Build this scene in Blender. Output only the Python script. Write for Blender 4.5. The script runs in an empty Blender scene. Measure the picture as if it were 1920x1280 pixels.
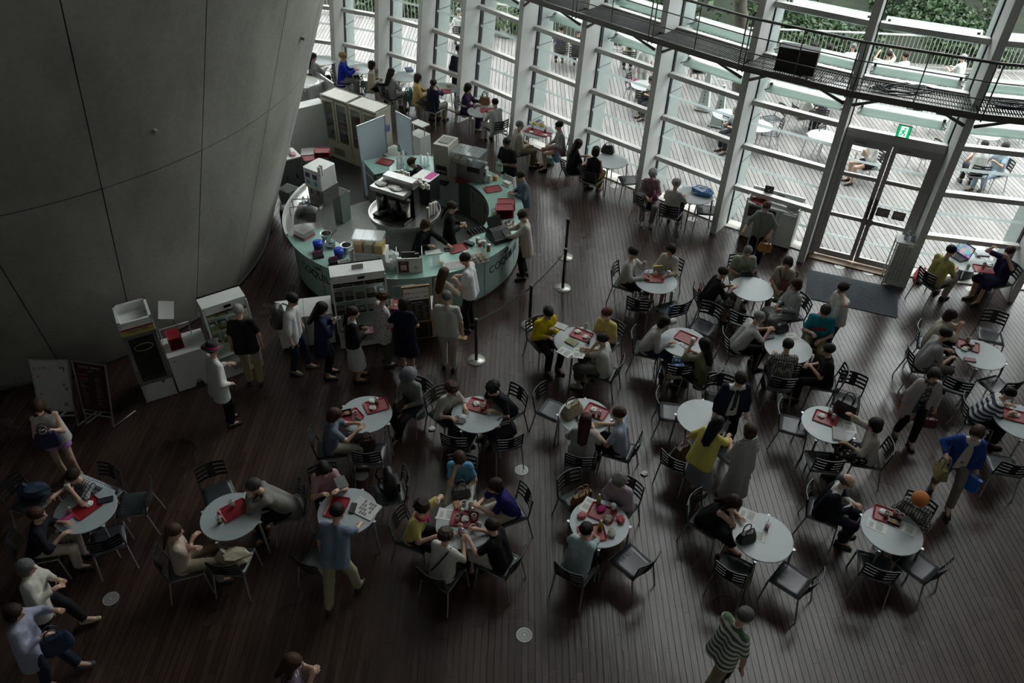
import bpy, math, random
import numpy as np
from mathutils import Vector, Matrix
random.seed(7)
rng = np.random.default_rng(11)
SC = bpy.context.scene
COL = SC.collection
R = math.radians

# ---------------------------------------------------------------- camera
CAM_H, FPX, PITCH, ROLL = 9.5, 1485.0, 39.875, 1.483
cp, sp, cr, sr = math.cos(R(PITCH)), math.sin(R(PITCH)), math.cos(R(ROLL)), math.sin(R(ROLL))
FW = Vector((0, cp, -sp)); UP0 = Vector((0, sp, cp)); RT0 = Vector((1, 0, 0))
RT = RT0 * cr + UP0 * sr; UPV = UP0 * cr - RT0 * sr
cam_d = bpy.data.cameras.new('camera'); cam = bpy.data.objects.new('camera', cam_d); COL.objects.link(cam)
cam_d.sensor_width = 36.0; cam_d.lens = FPX / 1920 * 36; cam_d.clip_end = 300
cam.matrix_world = Matrix(((RT.x, UPV.x, -FW.x, 0), (RT.y, UPV.y, -FW.y, 0), (RT.z, UPV.z, -FW.z, CAM_H), (0, 0, 0, 1)))
SC.camera = cam

def at(px, py, z=0.0):
    """a point of the place at height z, read off the photograph's 1920x1280 frame"""
    d = FW + RT * ((px - 960) / FPX) + UPV * ((640 - py) / FPX)
    t = (z - CAM_H) / d.z
    return Vector((d.x * t, d.y * t, z))

# ---------------------------------------------------------------- light: an overcast sky through the glass wall
W = bpy.data.worlds.new('overcast'); SC.world = W; W.use_nodes = True
nt = W.node_tree; bg = nt.nodes['Background']
tc = nt.nodes.new('ShaderNodeTexCoord'); sx = nt.nodes.new('ShaderNodeSeparateXYZ'); rmp = nt.nodes.new('ShaderNodeValToRGB')
nt.links.new(tc.outputs['Generated'], sx.inputs[0]); nt.links.new(sx.outputs['Z'], rmp.inputs[0]); nt.links.new(rmp.outputs[0], bg.inputs[0])
rmp.color_ramp.elements[0].position = 0.0; rmp.color_ramp.elements[0].color = (0.55, 0.57, 0.59, 1)
rmp.color_ramp.elements[1].position = 1.0; rmp.color_ramp.elements[1].color = (0.98, 0.98, 0.97, 1)
bg.inputs[1].default_value = 4.5
SC.view_settings.view_transform = 'Standard'; SC.view_settings.look = 'None'
SC.view_settings.exposure = 1.2; SC.view_settings.gamma = 1.0; SC.view_settings.use_curve_mapping = False
SC.cycles.max_bounces = 8; SC.cycles.diffuse_bounces = 4; SC.cycles.glossy_bounces = 3
SC.cycles.transmission_bounces = 6; SC.cycles.transparent_max_bounces = 16
SC.cycles.sample_clamp_indirect = 6.0; SC.cycles.caustics_reflective = False; SC.cycles.caustics_refractive = False
SC.cycles.use_denoising = True

# ---------------------------------------------------------------- materials
MATS = {}
def newmat(name):
    m = bpy.data.materials.new(name); m.use_nodes = True
    n = m.node_tree.nodes; l = m.node_tree.links
    return m, n, l, n['Principled BSDF']

def M(name, col=(.8, .8, .8), rough=.5, metal=0.0, spec=.5, var=0.0, scale=6.0, bump=0.0, emit=0.0, obj=False):
    """a plain procedural material with a little mottling; obj: colour is taken from each object"""
    if name in MATS: return MATS[name]
    m, n, l, b = newmat(name)
    b.inputs['Roughness'].default_value = rough; b.inputs['Metallic'].default_value = metal
    b.inputs['Specular IOR Level'].default_value = spec
    b.inputs['Base Color'].default_value = (*col, 1)
    if emit:
        b.inputs['Emission Color'].default_value = (*col, 1); b.inputs['Emission Strength'].default_value = emit
    src = None
    if obj:
        oi = n.new('ShaderNodeObjectInfo'); src = oi.outputs['Color']
        l.new(src, b.inputs['Base Color'])
    if var or bump:
        t = n.new('ShaderNodeTexCoord'); no = n.new('ShaderNodeTexNoise'); no.inputs['Scale'].default_value = scale; no.inputs['Detail'].default_value = 5
        l.new(t.outputs['Object'], no.inputs['Vector'])
        if var:
            mr = n.new('ShaderNodeMapRange'); mr.inputs[1].default_value = .3; mr.inputs[2].default_value = .7
            mr.inputs[3].default_value = 1 - var; mr.inputs[4].default_value = 1 + var
            l.new(no.outputs[0], mr.inputs[0])
            mx = n.new('ShaderNodeMix'); mx.data_type = 'RGBA'; mx.blend_type = 'MULTIPLY'; mx.inputs[0].default_value = 1
            if src is not None: l.new(src, mx.inputs[6])
            else: mx.inputs[6].default_value = (*col, 1)
            l.new(mr.outputs[0], mx.inputs[7]); l.new(mx.outputs[2], b.inputs['Base Color'])
        if bump:
            bp = n.new('ShaderNodeBump'); bp.inputs['Strength'].default_value = bump; bp.inputs['Distance'].default_value = .02
            l.new(no.outputs[0], bp.inputs['Height']); l.new(bp.outputs[0], b.inputs['Normal'])
    MATS[name] = m
    return m

def glassmat(name, tint=(.9, .95, .94), refl=.06, rough=.0, white=0.0, wcol=(.9, .95, .95)):
    """clear sheet glass: light goes straight through, a weak mirror on top, optional frosting"""
    if name in MATS: return MATS[name]
    m = bpy.data.materials.new(name); m.use_nodes = True; n = m.node_tree.nodes; l = m.node_tree.links
    n.clear(); out = n.new('ShaderNodeOutputMaterial')
    tr = n.new('ShaderNodeBsdfTransparent'); tr.inputs[0].default_value = (*tint, 1)
    gl = n.new('ShaderNodeBsdfGlossy'); gl.inputs['Roughness'].default_value = rough
    lw = n.new('ShaderNodeLayerWeight'); lw.inputs[0].default_value = .25
    ma = n.new('ShaderNodeMath'); ma.operation = 'MULTIPLY_ADD'; ma.inputs[1].default_value = .35; ma.inputs[2].default_value = refl
    mx = n.new('ShaderNodeMixShader')
    l.new(lw.outputs['Fresnel'], ma.inputs[0]); l.new(ma.outputs[0], mx.inputs[0])
    base = tr.outputs[0]
    if white:
        df = n.new('ShaderNodeBsdfDiffuse'); df.inputs[0].default_value = (*wcol, 1)
        tl = n.new('ShaderNodeBsdfTranslucent'); tl.inputs[0].default_value = (*wcol, 1)
        ad = n.new('ShaderNodeMixShader'); ad.inputs[0].default_value = .6
        l.new(df.outputs[0], ad.inputs[1]); l.new(tl.outputs[0], ad.inputs[2])
        m2 = n.new('ShaderNodeMixShader'); m2.inputs[0].default_value = white
        l.new(tr.outputs[0], m2.inputs[1]); l.new(ad.outputs[0], m2.inputs[2]); base = m2.outputs[0]
    l.new(base, mx.inputs[1]); l.new(gl.outputs[0], mx.inputs[2]); l.new(mx.outputs[0], out.inputs[0])
    MATS[name] = m
    return m

def plankmat(name, c1, c2, rough, spec, coat=0.0, grain=.35, mute=0.0):
    if name in MATS: return MATS[name]
    m, n, l, b = newmat(name)
    g = n.new('ShaderNodeNewGeometry'); oi = n.new('ShaderNodeObjectInfo')
    add = n.new('ShaderNodeMath'); add.operation = 'ADD'; fr = n.new('ShaderNodeMath'); fr.operation = 'FRACT'
    l.new(g.outputs['Random Per Island'], add.inputs[0]); l.new(oi.outputs['Random'], add.inputs[1]); l.new(add.outputs[0], fr.inputs[0])
    mx = n.new('ShaderNodeMix'); mx.data_type = 'RGBA'; mx.inputs[6].default_value = (*c1, 1); mx.inputs[7].default_value = (*c2, 1)
    l.new(fr.outputs[0], mx.inputs[0])
    mp = n.new('ShaderNodeMapping'); mp.inputs['Scale'].default_value = (28, 1.2, 5)
    no = n.new('ShaderNodeTexNoise'); no.inputs['Scale'].default_value = 1.0; no.inputs['Detail'].default_value = 6
    l.new(g.outputs['Position'], mp.inputs[0]); l.new(mp.outputs[0], no.inputs['Vector'])
    big = n.new('ShaderNodeTexNoise'); big.inputs['Scale'].default_value = .35; big.inputs['Detail'].default_value = 4
    l.new(g.outputs['Position'], big.inputs['Vector'])
    sm = n.new('ShaderNodeMath'); sm.operation = 'MULTIPLY_ADD'; sm.inputs[1].default_value = .6
    l.new(big.outputs[0], sm.inputs[0]); l.new(no.outputs[0], sm.inputs[2])
    mr = n.new('ShaderNodeMapRange'); mr.inputs[1].default_value = .5; mr.inputs[2].default_value = 1.15
    mr.inputs[3].default_value = 1 - grain; mr.inputs[4].default_value = 1 + grain
    l.new(sm.outputs[0], mr.inputs[0])
    m2 = n.new('ShaderNodeMix'); m2.data_type = 'RGBA'; m2.blend_type = 'MULTIPLY'; m2.inputs[0].default_value = 1
    l.new(mx.outputs[2], m2.inputs[6]); l.new(mr.outputs[0], m2.inputs[7]); l.new(m2.outputs[2], b.inputs['Base Color'])
    rr = n.new('ShaderNodeMapRange'); rr.inputs[1].default_value = .35; rr.inputs[2].default_value = .65; rr.inputs[3].default_value = rough - .08; rr.inputs[4].default_value = rough + .1
    l.new(big.outputs[0], rr.inputs[0]); l.new(rr.outputs[0], b.inputs['Roughness'])
    b.inputs['Specular IOR Level'].default_value = spec
    bp = n.new('ShaderNodeBump'); bp.inputs['Strength'].default_value = .15; bp.inputs['Distance'].default_value = .01
    l.new(no.outputs[0], bp.inputs['Height']); l.new(bp.outputs[0], b.inputs['Normal'])
    MATS[name] = m
    return m

# fabrics: colour per object, three printed patterns on top
def fabric(kind):
    name = 'fabric_' + kind
    if name in MATS: return MATS[name]
    m, n, l, b = newmat(name)
    b.inputs['Roughness'].default_value = .85; b.inputs['Specular IOR Level'].default_value = .2
    oi = n.new('ShaderNodeObjectInfo'); t = n.new('ShaderNodeTexCoord')
    no = n.new('ShaderNodeTexNoise'); no.inputs['Scale'].default_value = 9; no.inputs['Detail'].default_value = 3
    l.new(t.outputs['Object'], no.inputs['Vector'])
    bp = n.new('ShaderNodeBump'); bp.inputs['Strength'].default_value = .7; bp.inputs['Distance'].default_value = .03
    l.new(no.outputs[0], bp.inputs['Height']); l.new(bp.outputs[0], b.inputs['Normal'])
    col = oi.outputs['Color']
    def mixin(fac, other):
        mx = n.new('ShaderNodeMix'); mx.data_type = 'RGBA'; l.new(fac, mx.inputs[0]); l.new(col, mx.inputs[6]); mx.inputs[7].default_value = (*other, 1)
        return mx.outputs[2]
    def wave(d, s, thr):
        w = n.new('ShaderNodeTexWave'); w.bands_direction = d; w.inputs['Scale'].default_value = s
        l.new(t.outputs['Object'], w.inputs['Vector'])
        c = n.new('ShaderNodeMath'); c.operation = 'GREATER_THAN'; c.inputs[1].default_value = thr; l.new(w.outputs['Fac'], c.inputs[0]); return c.outputs[0]
    if kind == 'stripe': col = mixin(wave('Z', 4.2, .5), (.62, .63, .6))
    if kind == 'finestripe': col = mixin(wave('Z', 14, .6), (.55, .56, .58))
    if kind == 'plaid':
        col = mixin(wave('Z', 7, .6), (.35, .33, .3)); col = mixin(wave('X', 8, .7), (.5, .48, .45)); col = mixin(wave('Y', 8, .8), (.06, .06, .08))
    if kind in ('floral', 'print'):
        v = n.new('ShaderNodeTexVoronoi'); v.inputs['Scale'].default_value = 26 if kind == 'print' else 17; l.new(t.outputs['Object'], v.inputs['Vector'])
        c = n.new('ShaderNodeMath'); c.operation = 'LESS_THAN'; c.inputs[1].default_value = .32; l.new(v.outputs['Distance'], c.inputs[0])
        col = mixin(c.outputs[0], (.45, .43, .4) if kind == 'floral' else (.16, .15, .15))
    l.new(col, b.inputs['Base Color'])
    MATS[name] = m
    return m

def skinmat():
    if 'skin' in MATS: return MATS['skin']
    m, n, l, b = newmat('skin')
    a = n.new('ShaderNodeAttribute'); a.attribute_name = 'Col'; oi = n.new('ShaderNodeObjectInfo')
    mx = n.new('ShaderNodeMix'); mx.data_type = 'RGBA'; mx.blend_type = 'MULTIPLY'; mx.inputs[0].default_value = 1
    l.new(a.outputs['Color'], mx.inputs[6]); l.new(oi.outputs['Color'], mx.inputs[7]); l.new(mx.outputs[2], b.inputs['Base Color'])
    b.inputs['Roughness'].default_value = .55; b.inputs['Subsurface Weight'].default_value = .0
    MATS['skin'] = m
    return m

alu = M('aluminium', (.52, .53, .54), .35, .85, var=.08)
steel = M('brushed_steel', (.5, .5, .49), .3, .9, var=.12, scale=3)
darksteel = M('dark_steel', (.10, .10, .10), .45, .6, var=.2)
black = M('black_plastic', (.012, .012, .013), .38, var=.2)
seatm = M('seat_polymer', (.035, .042, .045), .33, var=.25, scale=9)
whitep = M('white_enamel', (.68, .69, .66), .4, var=.05)
creamp = M('cream_enamel', (.52, .50, .40), .4, var=.06)
whitem = M('white_matte', (.72, .72, .70), .7, var=.05)
colp = M('object_paint', (1, 1, 1), .42, var=.08, obj=True)
colm = M('object_matte', (1, 1, 1), .75, var=.12, obj=True, bump=.15, scale=18)
leather = M('object_leather', (1, 1, 1), .5, var=.2, obj=True, bump=.4, scale=22)
glassclear = glassmat('clear_plastic', (.86, .9, .9), .08, .05, .12)
fabp = fabric('plain')

# ---------------------------------------------------------------- mesh building
class MB:
    def __init__(s): s.v = []; s.f = []; s.smooth = []
    def add(s, vs, fs, smooth=False):
        o = len(s.v); s.v += [tuple(p) for p in vs]; s.f += [tuple(i + o for i in f) for f in fs]; s.smooth += [smooth] * len(fs); return s
    def box(s, c, d, rz=0.0, rx=0.0, ry=0.0):
        m = Matrix.Rotation(rz, 3, 'Z') @ Matrix.Rotation(ry, 3, 'Y') @ Matrix.Rotation(rx, 3, 'X') if (rz or rx or ry) else None
        vs = []
        for x, y, z in ((-1, -1, -1), (1, -1, -1), (1, 1, -1), (-1, 1, -1), (-1, -1, 1), (1, -1, 1), (1, 1, 1), (-1, 1, 1)):
            p = Vector((x * d[0] / 2, y * d[1] / 2, z * d[2] / 2)); p = m @ p if m else p
            vs.append((p.x + c[0], p.y + c[1], p.z + c[2]))
        return s.add(vs, [(0, 3, 2, 1), (4, 5, 6, 7), (0, 1, 5, 4), (1, 2, 6, 5), (2, 3, 7, 6), (3, 0, 4, 7)])
    def hexa(s, b, t):
        return s.add(list(b) + list(t), [(0, 3, 2, 1), (4, 5, 6, 7), (0, 1, 5, 4), (1, 2, 6, 5), (2, 3, 7, 6), (3, 0, 4, 7)])
    def beam(s, p, q, w, h, up=(0, 0, 1)):
        p = Vector(p); q = Vector(q); d = (q - p).normalized(); u = Vector(up); sd = d.cross(u)
        if sd.length < 1e-4: sd = d.cross(Vector((1, 0, 0)))
        sd.normalize(); u = sd.cross(d).normalized(); a = sd * (w / 2); b = u * (h / 2)
        return s.hexa([p - a - b, p + a - b, p + a + b, p - a + b], [q - a - b, q + a - b, q + a + b, q - a + b])
    def tube(s, pts, r, seg=8, caps=True, close=False):
        pts = [Vector(p) for p in pts]; n = len(pts); rs = r if isinstance(r, (list, tuple)) else [r] * n
        rings = []; prev = None
        for i, p in enumerate(pts):
            a = pts[i - 1] if (i > 0 or close) else p; b = pts[(i + 1) % n] if (i < n - 1 or close) else p
            d = (b - a)
            d = d.normalized() if d.length > 1e-9 else Vector((0, 0, 1))
            if prev is None:
                ref = Vector((0, 0, 1)) if abs(d.z) < .9 else Vector((1, 0, 0)); u = d.cross(ref).normalized()
            else:
                u = (prev - d * prev.dot(d)); u = u.normalized() if u.length > 1e-6 else d.orthogonal().normalized()
            prev = u; w = d.cross(u)
            rings.append([p + (u * math.cos(2 * math.pi * k / seg) + w * math.sin(2 * math.pi * k / seg)) * rs[i] for k in range(seg)])
        vs = [v for rg in rings for v in rg]; fs = []
        for i in range(n if close else n - 1):
            for k in range(seg):
                j = (i + 1) % n
                fs.append((i * seg + k, i * seg + (k + 1) % seg, j * seg + (k + 1) % seg, j * seg + k))
        s.add(vs, fs, True)
        if caps and not close:
            s.add(rings[0], [tuple(range(seg))[::-1]]); s.add(rings[-1], [tuple(range(seg))])
        return s
    def lathe(s, prof, seg=20, c=(0, 0, 0), smooth=True, a0=0.0, a1=2 * math.pi):
        full = abs(a1 - a0 - 2 * math.pi) < 1e-6; m = seg if full else seg + 1
        vs = []; fs = []
        for r, z in prof:
            for k in range(m):
                a = a0 + (a1 - a0) * k / seg; vs.append((c[0] + r * math.cos(a), c[1] + r * math.sin(a), c[2] + z))
        for i in range(len(prof) - 1):
            for k in range(seg):
                k2 = (k + 1) % m
                fs.append((i * m + k, i * m + k2, (i + 1) * m + k2, (i + 1) * m + k))
        return s.add(vs, fs, smooth)
    def disc(s, r, z, seg=24, c=(0, 0), h=.01):
        return s.lathe([(0.0005, z), (r, z), (r, z + h), (0.0005, z + h)], seg, (c[0], c[1], 0), False)
    def prism(s, pts, z0, z1):
        n = len(pts); vs = [(x, y, z0) for x, y in pts] + [(x, y, z1) for x, y in pts]
        fs = [tuple(range(n))[::-1], tuple(range(n, 2 * n))] + [(i, (i + 1) % n, n + (i + 1) % n, n + i) for i in range(n)]
        return s.add(vs, fs)
    def arc(s, r0, r1, z0, z1, a0, a1, seg, c=(0, 0)):
        """a solid ring segment"""
        return s.lathe([(r0, z0), (r1, z0), (r1, z1), (r0, z1), (r0, z0)], seg, (c[0], c[1], 0), False, a0, a1).ends(r0, r1, z0, z1, a0, a1, c)
    def ends(s, r0, r1, z0, z1, a0, a1, c):
        if abs(a1 - a0) < 2 * math.pi - 1e-6:
            for a in (a0, a1):
                s.add([(c[0] + r * math.cos(a), c[1] + r * math.sin(a), z) for r, z in ((r0, z0), (r1, z0), (r1, z1), (r0, z1))], [(0, 1, 2, 3)])
        return s
    def rrect(s, w, d, r, z0, z1, c=(0, 0), rz=0.0, n=4):
        pts = []
        for cx, cy, a in ((w / 2 - r, d / 2 - r, 0), (-w / 2 + r, d / 2 - r, 90), (-w / 2 + r, -d / 2 + r, 180), (w / 2 - r, -d / 2 + r, 270)):
            for k in range(n + 1):
                t = R(a + 90 * k / n); x = cx + r * math.cos(t); y = cy + r * math.sin(t)
                pts.append((c[0] + x * math.cos(rz) - y * math.sin(rz), c[1] + x * math.sin(rz) + y * math.cos(rz)))
        return s.prism(pts, z0, z1)
    def mesh(s, name, mat=None):
        me = bpy.data.meshes.new(name); me.from_pydata(s.v, [], s.f)
        if any(s.smooth): me.polygons.foreach_set('use_smooth', s.smooth)
        if mat: me.materials.append(mat)
        me.update(); return me

def link(name, me, parent=None, loc=None, rz=0.0, color=None):
    o = bpy.data.objects.new(name, me); COL.objects.link(o)
    if parent is not None: o.parent = parent
    if loc is not None: o.location = loc
    if rz: o.rotation_euler = (0, 0, rz)
    if color: o.color = (*color, 1)
    return o
def part(mb, name, mat, parent, color=None, loc=None, rz=0.0):
    return link(name, mb.mesh(name, mat), parent, loc, rz, color)
def tag(o, label=None, cat=None, group=None, kind=None):
    if label: o['label'] = label
    if cat: o['category'] = cat
    if group: o['group'] = group
    if kind: o['kind'] = kind
    return o
def thing(name, label, cat, loc=(0, 0, 0), rz=0.0, group=None, kind=None):
    return tag(link(name, None, None, loc, rz), label, cat, group, kind)
def struct(name, label=None, mb=None, mat=None, cat=None):
    return tag(link(name, mb.mesh(name, mat) if mb else None), label, cat, None, 'structure')
# a kind of thing built once: (name, mesh, colour slot, children); put() links a fresh individual of it
def put(proto, name, label, cat, loc, rz=0.0, group=None, colors=(), scale=1.0):
    pn, me, slot, kids = proto
    o = link(name, me, None, loc, rz); tag(o, label, cat, group)
    if scale != 1.0: o.scale = (scale,) * 3
    if slot is not None and slot < len(colors): o.color = (*colors[slot], 1)
    def rec(ks, par):
        for kn, km, ksl, kk in ks:
            c = link(kn, km, par)
            if ksl is not None and ksl < len(colors): c.color = (*colors[ksl], 1)
            rec(kk, c)
    rec(kids, o)
    return o
# ---------------------------------------------------------------- the glass wall's plan (fin fronts on the floor) and its lean
A = [(-17.5, 21.0), (-15.6, 22.0), (-13.7, 22.8), (-11.8, 23.4), (-9.9, 23.75), (-8.4, 23.8), (-6.95, 23.65), (-5.57, 23.27), (-4.22, 22.67), (-2.94, 21.85), (-1.72, 20.83), (-.2, 19.40), (1.28, 18.05), (2.86, 16.70), (4.46, 15.36),
     (6.15, 14.28), (8.04, 13.44), (10.1, 13.03), (12.15, 12.95), (14.2, 13.2), (16.1, 13.9), (17.8, 15.0)]
LEAN = [7, 7, 8, 8, 9, 9, 9, 9, 9, 8.5, 7.5, 5.5, 4, 2, .5, 0, 0, 0, 0, 0, 0, 0]
I0 = 6                                    # index of the fin just hidden behind the cone
A = [Vector((x, y, 0)) for x, y in A]; NA = len(A); TOPZ = 19.0
TL = [math.tan(R(a)) for a in LEAN]
TN = []
for i in range(NA):
    t = (A[min(i + 1, NA - 1)] - A[max(i - 1, 0)]).normalized(); TN.append((t, Vector((-t.y, t.x, 0))))
def fp(i, off, z, along=0.0):
    t, n = TN[i]; return A[i] + n * (off + z * TL[i]) + t * along + Vector((0, 0, z))
GL = [fp(i, .55, 0) for i in range(NA)]
def yg(x):
    for i in range(NA - 1):
        if GL[i].x <= x <= GL[i + 1].x:
            f = (x - GL[i].x) / (GL[i + 1].x - GL[i].x); return GL[i].y * (1 - f) + GL[i + 1].y * f
    return GL[0].y if x < GL[0].x else GL[-1].y
FEN = [(-14, 30.2), (-7.2, 29.75), (-3.5, 29.05), (-.8, 27.85), (2.5, 26.8), (6, 26.1), (10, 25.95), (16, 25.6), (21, 25.2)]
def yf(x):
    for (xa, ya), (xb, yb) in zip(FEN, FEN[1:]):
        if xa <= x <= xb: return ya + (yb - ya) * (x - xa) / (xb - xa)
    return FEN[0][1] if x < 0 else FEN[-1][1]

# ---------------------------------------------------------------- floor of dark planks, grey deck outside
floorm = plankmat('floor_wood', (.034, .020, .0155), (.063, .039, .031), .25, .5)
deckm = plankmat('weathered_deck', (.155, .15, .145), (.225, .218, .208), .6, .35, grain=.25)
base = MB(); poly = [(GL[i].x, GL[i].y) for i in range(NA)] + [(22, 15), (22, -7), (-22, -7), (-22, 21)]
base.prism(poly[::-1], -.2, -.014)
FLOOR = struct('floor', 'dark brown plank floor of the hall', base, M('floor_gap', (.012, .009, .008), .6))
PITCH_P, GAP = .086, .006
boards = []
x = -11.0
while x < 14.5:
    y = 3.2 - random.random() * 2; ye = yg(x) - .06
    while y < ye:
        L = random.choice((1.2, 1.6, 1.9, 2.3)); y1 = min(y + L, ye)
        if math.hypot(x + 9.93, y1 - 14.13) > 4.5 or math.hypot(x + 9.93, y - 14.13) > 4.5:
            boards.append((x, y, y1))
        y = y1
    x += PITCH_P
def seen(b):
    c = Vector((b[0], (b[1] + b[2]) / 2, 0)) - Vector((0, 0, CAM_H)); d = c.dot(FW)
    return abs(c.dot(RT) / d * FPX) < 955 and abs(c.dot(UPV) / d * FPX) < 632
near = sorted([b for b in boards if seen(b)], key=lambda b: b[0] ** 2 + b[1] ** 2)[:300]
nearset = set(near); rest = MB(); hb = {}
w2 = (PITCH_P - GAP) / 2
for b in boards:
    L = b[2] - b[1] - .003; zt = random.uniform(-.0012, .0)
    if b in nearset:
        k = round(L, 2)
        if k not in hb:
            m = MB(); m.box((0, 0, -.011), (w2 * 2, k, .022)); hb[k] = m.mesh('plank', floorm)
        link('plank', hb[k], FLOOR, (b[0], (b[1] + b[2]) / 2, zt))
    else:
        rest.box((b[0], (b[1] + b[2]) / 2, -.011 + zt), (w2 * 2, L, .022))
tag(part(rest, 'planks', floorm, FLOOR), kind='stuff')

DECK = struct('terrace', 'pale grey timber deck of the terrace', MB().prism([(GL[i].x, GL[i].y + .3) for i in range(NA)] + [(22, 15.5), (22, 27), (-2, 31), (-22, 33), (-22, 21)][:5], -.3, -.03), M('deck_gap', (.05, .047, .043), .8))
dk = MB(); x = -14.0
while x < 20.5:
    y = yg(x) + .32; ye = yf(x) + .6; first = True
    while y < ye:
        L = random.uniform(.8, 3.0) if first else 3.0; first = False; y1 = min(y + L, ye)
        dk.box((x, (y + y1) / 2, -.015), (.104, y1 - y - .006, .03)); y = y1
    x += .118
tag(part(dk, 'deck_boards', deckm, DECK), kind='stuff')

# ---------------------------------------------------------------- the glass wall, one window bay after another
finm = M('fin_paint', (.62, .63, .61), .55, var=.04, scale=1.5)
railm = M('rail_paint', (.56, .55, .53), .4, .3, var=.05)
gask = M('gasket', (.02, .02, .025), .5)
extm = M('outer_fin', (.36, .41, .395), .5, var=.05)
sillm = M('sill_stone', (.55, .54, .5), .6, var=.1)
pane = glassmat('window_glass', (.95, .97, .965), .02)
stripem = glassmat('frosted_stripe', (.8, .85, .85), .03, .1, .55)
louvm = glassmat('louver_glass', (.66, .78, .73), .10, .12, .62, (.66, .76, .72))
doorm = M('door_frame', (.40, .385, .36), .45, .2, var=.06)
RZ = [1.0 + .97 * k for k in range(18)]
def ell(p, q, wv, hv, seg=8):
    m = MB(); a = []; b = []
    for k in range(seg):
        t = 2 * math.pi * k / seg; o = wv * math.cos(t) + hv * math.sin(t); a.append(p + o); b.append(q + o)
    m.add(a + b, [tuple(range(seg))[::-1], tuple(range(seg, 2 * seg))]); m.add(a + b, [(k, (k + 1) % seg, seg + (k + 1) % seg, seg + k) for k in range(seg)], True)
    return m
DOORBAY = I0 + 9
for i in range(NA - 1):
    j = i + 1; inview = I0 - 1 <= i <= I0 + 12
    win = struct('window_%d' % (i + 1), 'tall glazed bay of the leaning glass wall, bay %s' % ['one', 'two', 'three', 'four', 'five', 'six', 'seven', 'eight', 'nine', 'ten', 'eleven', 'twelve', 'thirteen', 'fourteen', 'fifteen', 'sixteen', 'seventeen', 'eighteen', 'nineteen', 'twenty', 'twentyone'][i])
    m = MB(); m.hexa([fp(i, 0, 0, -.07), fp(i, 0, 0, .07), fp(i, .55, 0, .07), fp(i, .55, 0, -.07)], [fp(i, 0, TOPZ, -.07), fp(i, 0, TOPZ, .07), fp(i, .55, TOPZ, .07), fp(i, .55, TOPZ, -.07)])
    part(m, 'fin', finm, win)
    for off, al, w in ((.575, .075, .022), (.575, -.075, .022), (.66, .03, .012), (.66, -.03, .012)):
        m = MB(); m.beam(fp(i, off, 0, al), fp(i, off, TOPZ, al), w, .04, TN[i][0]); part(m, 'gasket', gask, win)
    m = MB(); m.hexa([fp(i, .74, 0, -.035), fp(i, .74, 0, .035), fp(i, 1.22, 0, .035), fp(i, 1.22, 0, -.035)], [fp(i, .74, TOPZ, -.035), fp(i, .74, TOPZ, .035), fp(i, 1.22, TOPZ, .035), fp(i, 1.22, TOPZ, -.035)])
    part(m, 'outer_fin', extm, win)
    if inview:
        m = MB()
        for k in range(6): m.beam(fp(i, .745, .5 + .97 * k, .037), fp(i, 1.22, .5 + .97 * k, .037), .006, .012)
        part(m, 'fin_joint', gask, win)
    m = MB(); m.beam(fp(i, .62, .0, .07), fp(j, .62, .0, -.07), .34, .05); part(m, 'sill', sillm, win)
    zs = [.06] + RZ
    if i == DOORBAY: zs = [2.86, 3.2, 3.91] + RZ[4:]
    for k, z in enumerate(RZ if i != DOORBAY else zs):
        if z > TOPZ - .3: continue
        m = MB(); h = .10 if i != DOORBAY or z > 3 else .17
        if i == DOORBAY and abs(z - 3.2) < .01: continue
        m.beam(fp(i, .5, z, .09), fp(j, .5, z, -.09), .13, h, TN[i][1].cross(TN[i][0]) * -1 if False else (0, 0, 1)); part(m, 'rail', railm, win)
    for za, zb in zip(zs, zs[1:] + [TOPZ - .05]):
        if zb - za < .2 or za > TOPZ - .4: continue
        m = MB(); n = TN[i][1] * .006; n2 = TN[j][1] * .006
        a, b, c, d = fp(i, .6, za, .07), fp(j, .6, za, -.07), fp(j, .6, zb, -.07), fp(i, .6, zb, .07)
        m.hexa([a, b, b + n2, a + n], [d, c, c + n2, d + n]); pn = part(m, 'pane', pane, win)
        if inview and zb < 3.0 and i != DOORBAY:
            zm = (za + zb) / 2 - .03; m = MB(); m.hexa([fp(i, .585, zm, .07), fp(j, .585, zm, -.07), fp(j, .59, zm, -.07), fp(i, .59, zm, .07)], [fp(i, .585, zm + .06, .07), fp(j, .585, zm + .06, -.07), fp(j, .59, zm + .06, -.07), fp(i, .59, zm + .06, .07)])
            part(m, 'stripe', stripem, pn)
    for k in range(9):
        z = 3.12 + .82 * k
        if z > TOPZ - 2: break
        p, q = fp(i, 1.06, z, .12), fp(j, 1.06, z, -.12); d = (q - p).normalized(); n = d.cross(Vector((0, 0, 1))) * -1
        lv = part(ell(p, q, (n * .85 + Vector((0, 0, .5))).normalized() * .17, (n * -.5 + Vector((0, 0, .85))).normalized() * .035), 'louver', louvm, win)
        if inview and k < 4:
            for e, s in ((p, 1), (q, -1)):
                m = MB(); m.box(e + d * .06 * s + Vector((0, 0, .0)), (.05, .05, .16), math.atan2(d.y, d.x)); m.beam(e + d * .06 * s, e - n * .25 + d * .02 * s, .025, .025); part(m, 'bracket', darksteel, lv)

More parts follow.
